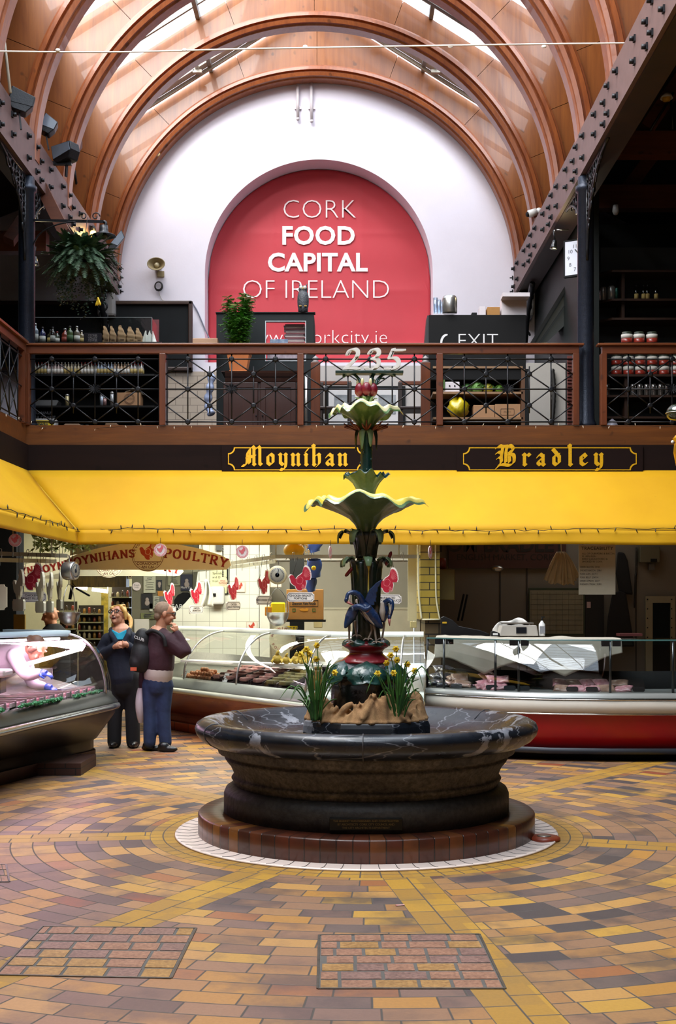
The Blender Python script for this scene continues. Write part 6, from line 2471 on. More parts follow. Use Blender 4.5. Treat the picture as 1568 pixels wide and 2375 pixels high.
# dial scales hung on the rails
def dial_scale(label,px,py,Y,rz,bowl_y,yellow):
 q = P(px,py,Y)
 t = thing('hanging_scale',label,'scale',tuple(q),'hanging dial scales')
 k = Y/F
 R_ = Matrix.Rotation(pi/2,3,'X')
 m = MB().lathe([(0,-.05),(20*k,-.05),(21.5*k,-.03),(21.5*k,.07),(20*k,.085),(0,.085)],q,28,R_)
 m.build('scale_housing',mat('cream_enamel','#c8bd92',.35,var=.05) if yellow else M_steel,t)
 m = MB().lathe([(0,.086),(17*k,.086),(18*k,.08)],q,28,R_)
 dl = m.build('dial_face',mat('dial_grey','#9c9a8c',.4,var=.04),t)
 m = MB()
 for i in range(24):
  a = 2*pi*i/24
  m.bar(q+Vector((15.5*k*cos(a),-.088,15.5*k*sin(a))),q+Vector((13.2*k*cos(a),-.088,13.2*k*sin(a))),.005)
 m.bar(q+Vector((0,-.09,0)),q+Vector((3*k,-.09,13*k)),.006)
 m.lathe([(0,.088),(5*k,.088)],q,12,R_)
 m.build('dial_marks',mat('dial_blue','#3c4658',.5),dl)
 m = MB()
 m.tube(path_at([q+Vector((0,0,21*k)),q+Vector((.01,0,28*k)),q+Vector((0,0,36*k))],4),.008,6)
 m.build('top_hook',M_steel,t)
 bz = EYE+(PY - bowl_y)*k
 m = MB()
 m.tube(path_at([(q.x,q.y,q.z - 21*k),(q.x,q.y,q.z - 32*k)],3),.006,6)
 m.tube(path_at([(q.x - 25*k,q.y,bz+.0),(q.x - 22*k,q.y,q.z - 60*k),(q.x - 8*k,q.y,q.z - 36*k),(q.x,q.y,q.z - 31*k),(q.x+8*k,q.y,q.z - 36*k),(q.x+22*k,q.y,q.z - 60*k),(q.x+25*k,q.y,bz)],5),.005,6)
 m.build('bail_wire',M_steel,t)
 m = MB().lathe([(0,-31*k),(9*k,-30*k),(18*k,-24*k),(24*k,-12*k),(26.5*k,0),(28*k,.5*k),(25.5*k,0),(23*k,-11*k),(17*k,-22*k),(0,-28*k)],(q.x,q.y,bz),30)
 m.build('pan',M_steel,t)
 return t

dial_scale('cream dial scale with a steel pan hanging in front of the white tiles',644,1334,15.05,.2,1421,True)
t = dial_scale('steel drum scale seen from its side, pan hanging behind the butcher case',160,1324,14.0,0,1420,False)
t.rotation_euler = (0,0,1.25)
o = thing('yellow_tub','yellow plastic tub standing behind the dial scale pan','tub',tuple(P(642,1425,16.6)))
child(o,'tub_body',630,1397,662,1428,16.6,mat('yellow_plastic','#e6cf10',.4,var=.03),.2,.02)
child(o,'orange_base',616,1407,632,1428,16.55,mat('orange_plastic','#c8841a',.4),.15,.01)
# black post, shelf, cardboard box
m = MB().box(P(672,0,17).x,P(705,0,17).x,17.0,17.2,0,3.28)
struct(m.build('pillar_post',M_dark),'square black post in the poultry stall')
o = panel('wall_shelf','thin black shelf on the black post under the cardboard box','shelf',660,1437,756,1441,16.9,M_dark,.45)
a,b = P(665,1437,16.6),P(750,1367,16.6)
o = thing('cardboard_box','brown cardboard box with a black framed print on the thin black stall shelf','box',((a.x+b.x)/2,16.6,a.z))
bx = MB().box(a.x,b.x,16.55,16.85,a.z,b.z).build('carton',mat('corrugated_card','#a3753c',.75,var=.08,scale=8),o,bevel=.004)
m = MB()
q = P(706,1404,16.545)
pa_ = lambda x0,y0,x1,y1: [(x0,y0),(x1,y0),(x1,y1),(x0,y1)]
k = 16.55/F
m.prism(pa_(-34*k,-3*k,32*k,12*k),flat(q.x,q.z,16.549),0,.002,[pa_(-33*k,-2*k,31*k,11*k)])
m.text('Shannon Vale Foods',9.6*k,flat(q.x - 1*k,q.z+1.4*k,16.549),.003,.0022,sx=.70)
m.build('printing',mat('dark_print','#241c14',.6),bx)
m = MB()
m.prism([(x*k,y*k) for x,y in ((-12,-9),(-4,-7),(0,-9),(5,-6),(10,-8),(8,-13),(0,-14),(-8,-13))],flat(q.x,q.z,16.549),0,.002)
m.build('yellow_print',mat('print_gold','#c88a1c',.6),bx)
m = MB()
for x in (-24,22):
 m.prism(pa_((x - 4)*k,-15*k,(x+4)*k,-7*k),flat(q.x,q.z,16.549),0,.002,[pa_((x - 2.5)*k,-13*k,(x+2.5)*k,-8.5*k)])
m.build('green_print',mat('print_green','#3c5a24',.6),bx)
o = panel('notice_plate','yellow notice with black capitals on the black post above the counter','sign',665,1452,690,1464,16.95,mat('safety_yellow','#e0c020',.5),.01)
words_on(o,['C.C.T.V'],677,1462,16.935,8,mat('ink'),off=.02,sx=.8)
# hanging bird toy and blue bags
t = thing('bird_figure','yellow bird figure with shaggy straw hanging below the awning','figure',tuple(P(690,1275,15.4)))
m = MB()
q = P(682,1276,15.4)
m.sphere(q,(.13,.10,.10),16,10)
m.cyl(q,(q.x,q.y,2.82),.005)
m.build('body',mat('yellow_rubber','#c9a020',.5,var=.15),t)
m = MB()
for x in (668,684,694):
 p = P(x,1290,15.4)
 m.tube([P(x,1284,15.4),p,P(x - 5,1298,15.36)],[.01,.008,.004],5)
 m.tube([p,P(x+6,1299,15.36)],[.008,.004],5)
m.build('feet',mat('brown_rubber','#6a5424',.5),t)
m = MB()
r_ = random.Random(3)
for k2 in range(40):
 x,y = r_.uniform(692,718),r_.uniform(1262,1296)
 p = P(x,y,15.38)
 m.tube([p,p+Vector((r_.uniform(-.03,.04),-.02,r_.uniform(-.05,.02)))],[.006,.003],4)
m.build('straw',mat('yellow_straw','#d8b838',.6),t).__setitem__('kind','stuff')
for x,y,w_,h_,lab in ((730,1268,20,24,'blue bag hanging at the top behind the steel rail'),(728,1318,19,40,'blue bag with a yellow badge hanging below the steel rail'),(722,1356,13,30,'dark blue bag end hanging just above the cardboard box')):
 q = P(x,y,16.2)
 k2 = 16.2/F
 m = MB()
 m.grid(lambda u,v: q+Vector((w_*k2*(.75+.2*sin(3*v+w_))*cos(2*pi*u)*(1+.12*sin(3*u*2*pi+7*v)),.06*sin(2*pi*u)*(.4+.6*v),(h_*(.5 - v)+3*sin(2*pi*u+w_))*k2)),20,6,True,0,True)
 m.cyl(q,(q.x,q.y,3.3),.004)
 o = tag(m.build('blue_bag',mat('blue_plastic','#1c3a78',.35,var=.15),org=tuple(q)),lab,'bag','blue bags hanging in the poultry stall')
 if 'badge' in lab:
  MB().sphere(q+Vector((0,-.075,0)),(.03,.006,.03),10,6).build('yellow_badge',mat('safety_yellow'),o)
# white carrier bag and towels hung in the stall
t = MB()
q = P(478,1377,17.0)
k2 = 17.0/F
t.cyl(q+Vector((0,0,.2)),(q.x,q.y,3.3),.004)
t.grid(lambda u,v: q+Vector((k2*((u - .5)*(10+22*v)+4*sin(v*3)),.05*sin(u*12+v*3),k2*(34 - 62*v - 8*abs(u - .5)))),16,10,True,.003)
tag(t.build('white_bag',mat('white_plastic_bag','#e2e2d8',.5,var=.03),org=tuple(q)),'crumpled white carrier bag hanging over the poultry counter','bag')
q = P(506,1375,18.3)
o = thing('paper_dispenser','white paper roll dispenser on the tiled wall','dispenser',tuple(q))
child(o,'dispenser_body',490,1360,522,1402,18.68,mat('white_plastic'),.16,.03)
child(o,'dark_slot',494,1376,501,1384,18.515,M_dark,.004)
o = panel('notice_sheet','framed cream notice with a dark edge on the tiled wall','notice',488,1318,530,1378,18.68,M_dark,.012)
child(o,'sheet',488,1318,526,1376,18.667,mat('cream_sheet','#d6d8a8',.6))
o2 = words_on(o,['Specialty','and Quality','from'],493,1332,18.66,5,M_ink,9,align='LEFT')
for x,y,lab in ((584,1454,'square turkey print on the white tiles above the counter'),(556,1362,'square turkey print behind the hanging turkey signs'),(640,1350,'square turkey print behind the dial scale')):
 o = panel('tile_print',lab,'print',x - 13,y - 12,x+13,y+12,18.69,mat('print_frame','#c9b8a4',.4),.006,'square turkey prints on the tiled wall')
 c = child(o,'print_face',x - 11.6,y - 10.6,x+11.6,y+10.6,18.683,mat('white_enamel'))
 a,b = MB(),MB()
 q = P(x,y,18.678)
 turkey(None,a,b,flat(q.x,q.z,18.684),PXM*.36)
 a.build('turkey_print',mat('turkey_orange_red'),c)
# round counter badge on the wall behind
o = thing('round_badge','round red lettered badge on the wall left of the black post','badge',tuple(P(655,1482,16.9)))
k2 = 16.9/F
q = P(655,1482,16.9)
MB().prism(circle(31*k2,30),flat(q.x,q.z,q.y),0,.004).build('disc',mat('badge_cream','#d0cdb2',.5),o)
m = MB()
for i,ch in enumerate('MOYNIHANS'):
 a = radians(160 - 17.5*i)
 m.text(ch,9*k2,lambda u,v,w,a=a: flat(q.x,q.z,q.y)(22*k2*cos(a)+(u*sin(a)+v*cos(a)),22*k2*sin(a)+(-u*cos(a)+v*sin(a)),w),.006,.001)
for i,ch in enumerate('POULTRY'):
 a = radians(-150+20*i)
 m.text(ch,9*k2,lambda u,v,w,a=a: flat(q.x,q.z,q.y)(28*k2*cos(a)+(-u*sin(a) - v*cos(a)),28*k2*sin(a)+(u*cos(a) - v*sin(a)),w),.006,.001)
m.build('lettering',mat('badge_red','#9c6058',.5),o)
# small wall box
o = panel('wall_unit','small cream wall unit right of the black post','box',728,1440,748,1456,17.5,mat('cream_plastic_box','#a89a70',.5),.12,bev=.01)
o = panel('alarm_box','small cream alarm box at the foot of the white pier edging','box',951,1441,966,1456,15.5,mat('cream_alarm','#cfc48a',.45),.06,bev=.006)
o = panel('cable_trunking','white cable trunk across the panelled wall','trunking',620,1294,950,1300,19.19,mat('white_enamel'),.04)
# wall bracket light unit at the top of the tiles
o = panel('wall_fitting','small grey fitting high on the white tiles','fitting',501,1262,515,1277,18.69,mat('grey_socket'),.06)
# ceiling greenery above the rail at left
m = MB()
r_ = random.Random(8)
for k2 in range(260):
 p = P(r_.uniform(80,210),r_.uniform(1238,1272),15.3+r_.uniform(0,.3))
 d = Vector((r_.uniform(-1,1),r_.uniform(-1,1),r_.uniform(-1,.6))).normalized()
 sdw = d.orthogonal().normalized()
 m.add([p,p+d*.04+sdw*.018,p+d*.09,p+d*.04 - sdw*.018],[(0,1,2,3)])
tag(m.build('hanging_foliage',mat('foliage_green','#3a4a1c',.6,scale=14,col2='#8a9a3c'),org=tuple(P(150,1250,15.4))),'leafy garland under the awning above the left steel rail','foliage',kind='stuff')
o = panel('yellow_plank','leaning yellow board behind the butcher case','board',34,1425,60,1710,15.5,mat('yellow_board','#8a6e14',.5),.05)
m = MB().cyl(P(168,1358,15.5),P(162,1390,15.5),.02)
m.bar(P(176,1364,15.5),P(208,1382,15.5),.05,.02)
m.cyl(P(168,1358,15.5),(P(168,0,15.5).x,15.5,2.88),.004)
m.cyl(P(178,1365,15.5),P(168,1352,15.5),.004)
tag(m.build('hanging_utensil',M_dark,org=tuple(P(168,1358,15.5))),'black hanging utensils beside the drum scale','utensil')
q = P(317,1360,19.48)
o = tag(MB().prism(circle(10*19.48/F,20),flat(q.x,q.z,q.y),0,.006).build('round_notice',mat('tag_white'),org=tuple(q)),'round white notice left of the posters','notice')
words_on(o,['Fresh','Irish'],317,1359,19.475,4,M_ink,5)
q = P(517,1349,16.8)
o = tag(MB().prism(circle(11*16.8/F,20),flat(q.x,q.z,q.y),0,.006).build('round_notice',mat('round_pink','#c9b098',.5),org=tuple(q)),'round brownish notice hanging by a chain before the cream sheet','notice')
m = MB()
for k2 in range(36):
 m.lathe([(.006,-.004),(.012,0),(.006,.004)],q+Vector((0,0,.075+.022*k2)),8,Matrix.Rotation(pi/2*(k2 % 2),3,'Y') @ Matrix.Rotation(pi/2,3,'X'))
m.build('chain',mat('dark_wire'),o)
words_on(o,['FREE','RANGE'],517,1349,16.79,4,mat('sign_brown'),5)

# ------------------------------------------------------------------ banner and end wall
YN = 23.1
bn = thing('banner','big red round-topped banner with white lettering in the niche of the end wall','banner',(NX,YN,6.05))

def bfn(u,v):
 x = NX+(u - .5)*2*2.05
 z0,zc = 6.06,NZ+.0
 hgt = zc+sqrt(max(0,2.05 ** 2 - (x - NX) ** 2)) if abs(x - NX) < 2.05 else zc
 z = ease(z0,hgt,v)
 y = YN+.004*sin(x*5+z*3)+.003*sin(z*9+x)
 for zf in (6.45,7.45,8.5):
  y -= .007*math.exp(-((z - zf)/.04) ** 2)
 for xf in (-1.3,.35):
  y -= .006*math.exp(-((x - xf)/.03) ** 2)
 return (x,y,z)

m = MB()
m.grid(bfn,90,70,True,.006)
bo = m.build('banner_cloth',mat('red_banner','#c23843',.6,var=.06,scale=.9,bump=.1,bscale=5),bn)
M_bt = mat('banner_white','#f2e4e4',.6,var=.02)
for nm,tx,px,py,h,off,sx,sp in (('thin_line','CORK',741,506,44,-.020,1.0,1.0),('bold_line','FOOD',738,566,41,.028,1.0,1.05),('bold_line','CAPITAL',736,628,41,.028,1.0,1.02),
         ('thin_line','OF IRELAND',733,692,44,-.020,1.0,.98),('web_address','www.corkcity.ie',745,797,33,-.018,1.0,1.0)):
 words_on(bo,[tx],px,py,YN - .018,h,M_bt,off=off,name=nm,sx=sx,space=sp,th=.004)
m = MB()
for x,y1 in ((690,276),(722,281)):
 a,b = P(x,188,YW - .05),P(x+1,y1,YW - .05)
 m.cyl(a,b,.028,n=8)
 m.sphere(b,.035,8,6)
 m.box(b.x - .06,b.x+.06,YW - .04,YW,a.z - .5,a.z - .46)
struct(m.build('trim_8',mat('white_pipe','#c9c0c2',.5)),'pair of thin pipes at the top of the end wall')
# horn speaker and cable coil on the wall
q = P(367,621,YW)
t = thing('horn_speaker','beige horn loudspeaker on the white end wall','loudspeaker',tuple(q))
Rm = Matrix.Rotation(pi/2,3,'X') @ Matrix.Diagonal((1.25,.9,1))
m = MB().lathe([(.05,.02),(.06,.14),(.10,.22),(.125,.26),(.13,.265),(.118,.26),(.09,.22),(.05,.15)],q,24,Rm)
m.build('horn',mat('beige_speaker','#9c8c68',.5,var=.08),t)
MB().sphere(q+Vector((0,-.17,0)),(.05,.06,.05),12,8).build('centre_plug',mat('pale_beige','#cbbf9c',.5),t)
MB().boxc(q+Vector((.05,-.02,-.12)),(.12,.04,.1)).build('wall_bracket',mat('beige_speaker'),t)
q = P(368,664,YW - .05)
m = MB()
for k in range(4):
 rr = .072 - .004*k
 m.tube([q+Vector((rr*cos(a),-.01*k,rr*1.15*sin(a))) for a in [2*pi*z/20 for z in range(20)]],.009,6,True)
t = tag(m.build('cable_coil',mat('black_cable'),org=tuple(q)),'coil of black cable on the end wall under the horn loudspeaker','cable')
m = MB().tube(path_at([q+Vector((0,0,-.08)),P(372,688,YW - .03),P(380,698,YW - .03),P(400,702,YW - .03)],5),.006,5)
m.build('loose_end',mat('pale_cable','#b8b0a4',.5),t)
m = MB().tube(path_at([P(446,702,YW - .03),P(458,722,YW - .03),P(475,762,YW - .03),P(488,790,YW - .03)],5),.012,6)
tag(m.build('cable',mat('grey_cable','#7d8090',.5),org=tuple(P(446,702,YW))),'grey cable running down the white wall from the dark board corner','cable')

# dark board with moulded frame behind the gallery counter
a,b = P(-120,862,22.3),P(447,700,22.3)
t = thing('chalkboard','long dark chalkboard with a brown moulded frame on the gallery wall','chalkboard',((a.x+b.x)/2,22.3,a.z))
MB().box(a.x,b.x,22.25,22.3,a.z,b.z).build('board',mat('slate_board','#0e1215',.8,spec=.3,var=.15),t)
m = MB()
for x0,x1,z0,z1 in ((a.x,b.x,b.z - .07,b.z),(a.x,b.x,a.z,a.z+.07),(b.x - .07,b.x,a.z,b.z)):
 m.box(x0,x1,22.2,22.26,z0,z1)
m.build('frame',mat('dark_brown_frame','#33201a',.4),t,bevel=.015)
m = MB().box(P(370,0,22.4).x,P(600,0,22.4).x,22.3,22.4,3.93,fz(864,22.4))
struct(m.build('wall_gallery_tiles',brick_mat('cream_metro_tile','#b9aa9a','#b2a494','#8c8074',.26,.13,.006,'XZ',.25,.5,.3,.1)),'cream brick-shaped tiles on the gallery wall')

# ------------------------------------------------------------------ gallery bar at the left: glass case with bottles, bags and shelves
Yc = 17.0
xa,xb = P(66,0,Yc).x,P(368,0,Yc).x
zc = fz(797,Yc)          # counter level behind the handrail
t = thing('bar_unit','black bar shelving unit behind the left part of the gallery railing','shelving',((xa+xb)/2,Yc,3.93))
MB().box(xa,xb+.05,Yc+.5,Yc+.54,3.93,zc).build('back_panel',M_dark,t)
MB().box(xa,xb+.05,Yc - .12,Yc+.5,zc - .03,zc).build('counter_top',mat('black_counter','#1a1a1a',.3),t)
for y in (868,941):
 z = fz(y,Yc)
 MB().prism([(xa,-.02),(xb - .06,-.02),(xb+.02,.06),(xb+.02,.5),(xa,.5)],lambda u,v,w,z=z: (u,Yc+v,z+w),-.025,0).build('shelf',mat('black_counter'),t)
for x in (xa - .02,xb+.02):
 MB().box(x - .02,x+.02,Yc,Yc+.5,3.93,zc).build('side_panel',M_dark,t)
t = thing('glass_case','glass screen around the bottles on the gallery bar','glass case',((xa+xb)/2,Yc,zc))
gz = fz(740,Yc)
M_bg = glass('bar_glass',(.93,.95,.95),.15)
MB().box(P(75,0,Yc).x,P(355,0,Yc).x,Yc - .10,Yc - .092,zc,gz).build('front_pane',M_bg,t)
MB().box(P(355,0,Yc).x - .008,P(355,0,Yc).x,Yc - .09,Yc+.42,zc,gz).build('side_pane',M_bg,t)
m = MB()
m.bar((P(75,0,Yc).x,Yc - .1,gz),(P(355,0,Yc).x,Yc - .1,gz),.008)
m.bar((P(355,0,Yc).x,Yc - .1,zc),(P(355,0,Yc).x,Yc - .1,gz),.008)
m.build('pane_edge',mat('grey_glass_edge','#6a7070',.3),t)
o = panel('red_screen','dark red panel behind the right end of the bar glass','panel',355,742,369,815,Yc+.5,mat('dark_red_panel','#5c1c22',.5),.02)

M_bot = {}

def bottle(name,label,group,p,h,r,mt_,lab_,cap,kind='spirit'):
 t = thing(name,label,'bottle',tuple(p),group)
 sh = .62 if kind == 'spirit' else .55
 m = MB().lathe([(0,0),(r,0),(r,h*sh),(r*.8,h*(sh+.08)),(r*.36,h*(sh+.17)),(r*.33,h*.93),(0,h*.93)],p,14)
 m.build('bottle_body',mt_,t)
 MB().lathe([(r*1.015,h*.12),(r*1.015,h*.46)],p,14).build('bottle_label',lab_,t)
 MB().lathe([(0,h*.90),(r*.4,h*.90),(r*.4,h),(0,h)],p,10).build('cap',cap,t)
 return t

def bm_(n,c,rough=.12):
 return mat('bottle_'+n,c,rough,var=.15,coat=.6)

caps = [mat('black_cap','#16161a',.4),mat('silver_cap','#a8a8a8',.3,.7),mat('blue_cap','#2c4a8a',.4),mat('red_cap','#8a2020',.4)]
labs = [mat('label_white','#cfccc4',.6),mat('label_tan','#b09a5c',.6),mat('label_green','#54704c',.6),mat('label_red','#8a3020',.6)]
for i,(x,yb,h,r,c,l,cp,lab) in enumerate((
  (83,797,44,7,'#8a98a4',0,1,'clear tall bottle at the left end of the bar'),(97,797,38,7,'#1c2450',0,0,'dark blue bottle second from the left end of the bar'),(113,797,34,7.5,'#3a3420',1,0,'brown bottle with a cream label beside the dark blue one'),
  (123,797,36,6,'#241c18',0,0,'black slim bottle fourth from the left'),(131,797,28,6,'#3c4030',0,3,'short bottle with a white label left of the red spirit'),(147,797,37,8,'#7a3024',3,1,'red-brown spirit bottle near the middle of the bar row'),
  (163,797,38,7.5,'#53683c',2,0,'green labelled bottle with a dark stopper'),(177,797,40,7,'#6a6458',0,1,'grey bottle right of the green labelled one'),(186,797,33,6,'#7d6e52',1,1,'amber bottle at the right end of the row of spirits'))):
 k = Yc/F
 p = P(x,yb,Yc)
 p.z = zc
 p.y += .06*(i % 3) - .02
 bottle('spirit_bottle',lab,'spirit bottles on the gallery bar',p,h*k*1.05,r*k,bm_(c[1:],c),labs[l],caps[cp])
# magazine stand / lettered block
o = panel('drinks_carton','dark carton with rows of pale capitals between the bottles and paper bags','box',196,774,236,797,Yc+.02,mat('dark_carton','#2a2630',.6,var=.2,scale=20),.05)
words_on(o,['STONE','VALLEY','STONE','VALLEY'],215,780,Yc - .035,4.6,mat('carton_print','#a8a0a4',.6),5.4,off=.03)
# paper bags of coffee
M_kraft = mat('kraft_paper','#a2815c',.8,var=.1,scale=9,bump=.25,bscale=9)
for i,(x,w_,h_,lab) in enumerate(((247,16,43,'folded kraft bag, leftmost on the bar'),(263,15,43,'second kraft bag from the left on the bar'),(283,20,44,'tallest kraft bag in the middle of the bar row'),(305,21,41,'fourth kraft bag with a twisted white tie'),(323,17,38,'kraft bag at the right end of the row'))):
 k = Yc/F
 p = P(x,797,Yc+.05)
 p.z = zc
 t = thing('paper_bag',lab,'paper bag',tuple(p),'kraft paper bags on the gallery bar')
 m = MB()
 W,Hh = w_*k,h_*k

 def bf(u,v,p=p,W=W,Hh=Hh,i=i):
  a = 2*pi*u
  c_,s_ = cos(a),sin(a)
  sx_ = math.copysign(abs(c_) ** .35,c_)*W/2
  sy_ = math.copysign(abs(s_) ** .35,s_)*.05
  tp = max(0,(v - .45)/.55)
  wr = .004*sin(v*23+u*14+i)
  return p+Vector((sx_*(1 - .75*tp) - tp*.028+wr,sy_*(1 - .92*tp)+wr,Hh*v))
 m.grid(bf,32,14,True,0,True)
 m.add([bf(k_/32,1) for k_ in range(32)],[tuple(range(32))])
 m.build('bag',M_kraft,t)
 MB().box(p.x - W*.12,p.x+W*.3,p.y - .055,p.y - .05,p.z+Hh*.18,p.z+Hh*.24).build('stamp',mat('brown_stamp','#6a4c34',.7),t)
q = P(345,797,Yc+.05)
q.z = zc
m = MB()
m.grid(lambda u,v: q+Vector(((.10+.02*sin(9*u*2*pi))*cos(2*pi*u)*(1 - .5*v),.06*sin(2*pi*u)*(1 - .3*v),(.15+.035*sin(5*u*2*pi+1))*v)),40,8,True,0,True)
tag(m.build('white_bag',mat('white_plastic_bag'),org=tuple(q)),'white plastic bag at the right end of the gallery bar','bag')
# rows of small bottles on the shelf
z1 = fz(868,Yc)
k = Yc/F
proto = None
r_ = random.Random(5)
cols = ['#9a9c98','#a08c88','#b0a488','#9c9484','#8c98a8','#a88a6c','#a4a09c','#b07a68']
protos = {}
for j in range(2):
 for i in range(34):
  x = 74+i*7.7+j*3.4
  ci = (i // 5) % len(cols)
  p = P(x,866,Yc+.02+.12*j)
  p.z = z1
  lab = 'small mixer bottle in the crowded row on the upper bar shelf'
  if ci not in protos:
   protos[ci] = bottle('mixer_bottle',lab,'mixer bottles on the upper bar shelf',p,.165,.0195,bm_(cols[ci][1:],cols[ci],.2),labs[0 if ci % 2 else 1],caps[1 if ci % 3 else 3],'beer')
  else:
   dup(protos[ci],p,lab)
# things on the lower shelves
def box_thing(name,label,cat_,x0,y0,x1,y1,Y,mt_,th,group=None,z=None,bev=.006):
 a,b = P(x0,y1,Y),P(x1,y0,Y)
 dz = 0 if z is None else z - a.z
 o = MB().box(a.x,b.x,Y - .02,Y - .02+th,a.z+dz,b.z+dz).build(name,mt_,org=((a.x+b.x)/2,Y,a.z+dz),bevel=bev)
 return tag(o,label,cat_,group)

z2 = fz(941,Yc)
M_card = mat('corrugated_card')
M_card2 = mat('pale_carton','#9a7350',.75,var=.08)
o = box_thing('cardboard_box','open cardboard box with a round print on the lower bar shelf','box',269,910,326,940,Yc,M_card2,.25,z=z2)
m = MB()
q = P(300,922,Yc - .022)
for rr in (.075,.06):
 m.prism(circle(rr,24),flat(q.x,z2+.09,Yc - .021),0,.002,[circle(rr - .006,24)])
m.text('COFFEE',.03,flat(q.x,z2+.08,Yc - .021),.002)
m.build('round_print',mat('brown_stamp'),o)
m = MB()
m.grid(lambda u,v: (P(285+45*u,0,Yc).x,Yc+.06+.2*v,z2+.175+.07*sin(pi*u)*(1 - .4*v)+.01*sin(u*17+v*5)),16,6,True,.01)
m.build('wrapping_paper',mat('grey_kraft','#6f6452',.8),o)
for i,(x,h,cc_,lab) in enumerate(((236,26,'#8e98a4','blue-grey canister left of the small cups on the lower bar shelf'),(260,34,'#9a9c9e','tall steel shaker left of the open cardboard box'),(243,20,'#8c6c68','reddish tin on the lower bar shelf'),(156,28,'#a89c74','cream cup stack on the lower bar shelf'))):
 p = P(x,940,Yc+.03*(i % 2))
 p.z = z2
 t = thing('canister',lab,'canister',tuple(p),'canisters on the lower bar shelf')
 MB().lathe([(0,0),(4.5*k,0),(4.5*k,h*k*.85),(0,h*k*.85)],p,14).build('body',mat('can_'+cc_[1:],cc_,.3,.3),t)
 MB().lathe([(4.7*k,h*k*.83),(4.7*k,h*k*.93),(2*k,h*k),(0,h*k)],p,14).build('lid',caps[1],t)
p = P(100,940,Yc+.05)
p.z = z2
m = MB()
m.prism([(-.19,.0),(.17,.0),(.21,.07),(.19,.085),(-.2,.085)],lambda u,v,w: (p.x+u,p.y+w,p.z+v),0,.2)
tag(m.build('serving_tray',mat('grey_metal_tray','#6a6a6a',.4,.3),org=tuple(p)),'grey lipped tray at the left of the lower bar shelf','tray')
z3 = 3.96
for (nm,lab,ct,x0,y0,x1,y1,col,th) in (
  ('flour_sack','white sack with a yellow base behind the railing at the far left','sack',67,952,129,990,'#b8b4b0',.2),('cardboard_box','small brown carton on the bottom shelf right of the white sack','box',148,964,186,990,'#7a5c44',.2),
  ('cardboard_box','brown carton on the bottom shelf near the blue tub','box',243,963,273,990,'#6c4c30',.2),('tub','orange tub on the bottom shelf','tub',266,982,294,990,'#b0642c',.15),('navy_cloth','dark navy bundle on the bottom shelf','cloth',252,966,282,988,'#151a2c',.12)):
 o = box_thing(nm,lab,ct,x0,y0,x1,y1,Yc - .04,mat(nm+col[1:],col,.7,var=.1),th,None,z3,.02)
 if nm == 'flour_sack':
  child(o,'yellow_band',67,975,124,990,Yc - .062,mat('safety_yellow'),.004)
  words_on(o,['oneway'],92,987,Yc - .067,9,M_ink,off=.02,name='black_lettering')
  words_on(o,['DRUMANUS','EXTRA COARSE'],96,961,Yc - .062,6.5,M_ink,10,off=.015,name='lettering')
p = P(335,985,Yc)
m = MB().lathe([(0,0),(.19,0),(.2,.06),(.16,.1),(.05,.13),(0,.13)],(p.x,p.y,z3),24)
tag(m.build('salad_bowl',mat('blue_grey_plastic','#8494a4',.3,var=.2,scale=12),org=(p.x,p.y,z3)),'large domed blue-grey platter under the bar by the first railing post','platter')
for i,x in enumerate((190,202)):
 p = P(x,988,Yc)
 o = MB().lathe([(0,0),(.035,0),(.035,.12),(.02,.14),(0,.14)],(p.x,p.y,z3),12).build('steel_can',M_steel,org=(p.x,p.y,z3))
 tag(o,('left of two small steel cans on the bottom bar shelf','right of two small steel cans on the bottom bar shelf')[i],'can','small steel cans on the bottom bar shelf')

# items in the gap before the tiles
Yk = 18.2
o = box_thing('wall_shelf_board','pale wooden ledge left of the black partition','ledge',447,785,505,800,17.6,mat('pale_wood_ledge','#b08a6c',.5),.2)
o = box_thing('storage_tub','white lidded tub behind the railing below the cream tiles','tub',424,974,470,990,17.0,mat('cloudy_plastic','#a8aeb8',.35),.25,None,3.96,.02)
o = box_thing('storage_tub','low blue tub left of the white lidded tub','tub',398,982,424,990,17.0,mat('blue_tub','#5a6c9c',.4),.25,None,3.96,.02)
m = MB()
pts = [P(492,868,17.2),P(487,900,17.2),P(482,935,17.25),P(490,960,17.2)]
m.tube(path_at(pts,6),[.03+.03*abs(sin(i*.8)) for i in range(19)],10)
m.cyl(pts[0],P(505,850,17.92),.004)
tag(m.build('hanging_plastic_bag',mat('blue_white_plastic','#9aa6c4',.25,var=.25,scale=10,coat=.4),org=tuple(pts[0])),'crumpled blue-white plastic hanging left of the black partition','bag')

# black partition with a framed opening, owl on top, plant in front
Yp2 = 17.9
a,b = P(502,990,Yp2),P(728,727,Yp2)
t = thing('partition','black painted partition with a square opening behind the gallery railing','partition',((a.x+b.x)/2,Yp2,3.93))
x0,x1,z0,z1 = a.x,b.x,3.93,b.z
h0,h1,hz0,hz1 = P(617,0,Yp2).x,P(708,0,Yp2).x,fz(836,Yp2),fz(746,Yp2)
m = MB()
m.prism([(x0,z0),(x1,z0),(x1,z1),(x0,z1)],lambda u,v,w: (u,Yp2+w,v),0,.06,[[(h0,hz0),(h0,hz1),(h1,hz1),(h1,hz0)]])
m.build('black_panel',mat('black_green_panel','#0e1618',.6,var=.08,spec=.3),t)
m = MB().prism([(x1 - .03,z0),(x1+.03,z0),(x1+.03,z0+.6),(x1,z1),(x1 - .03,z1)],lambda u,v,w: (u,Yp2+.06+w,v),0,.8)
m.build('side_panel',mat('black_green_panel'),t)
MB().box(x0 - .01,x1+.02,Yp2 - .02,Yp2+.1,z1,z1+.015).build('cap_strip',M_dark,t)
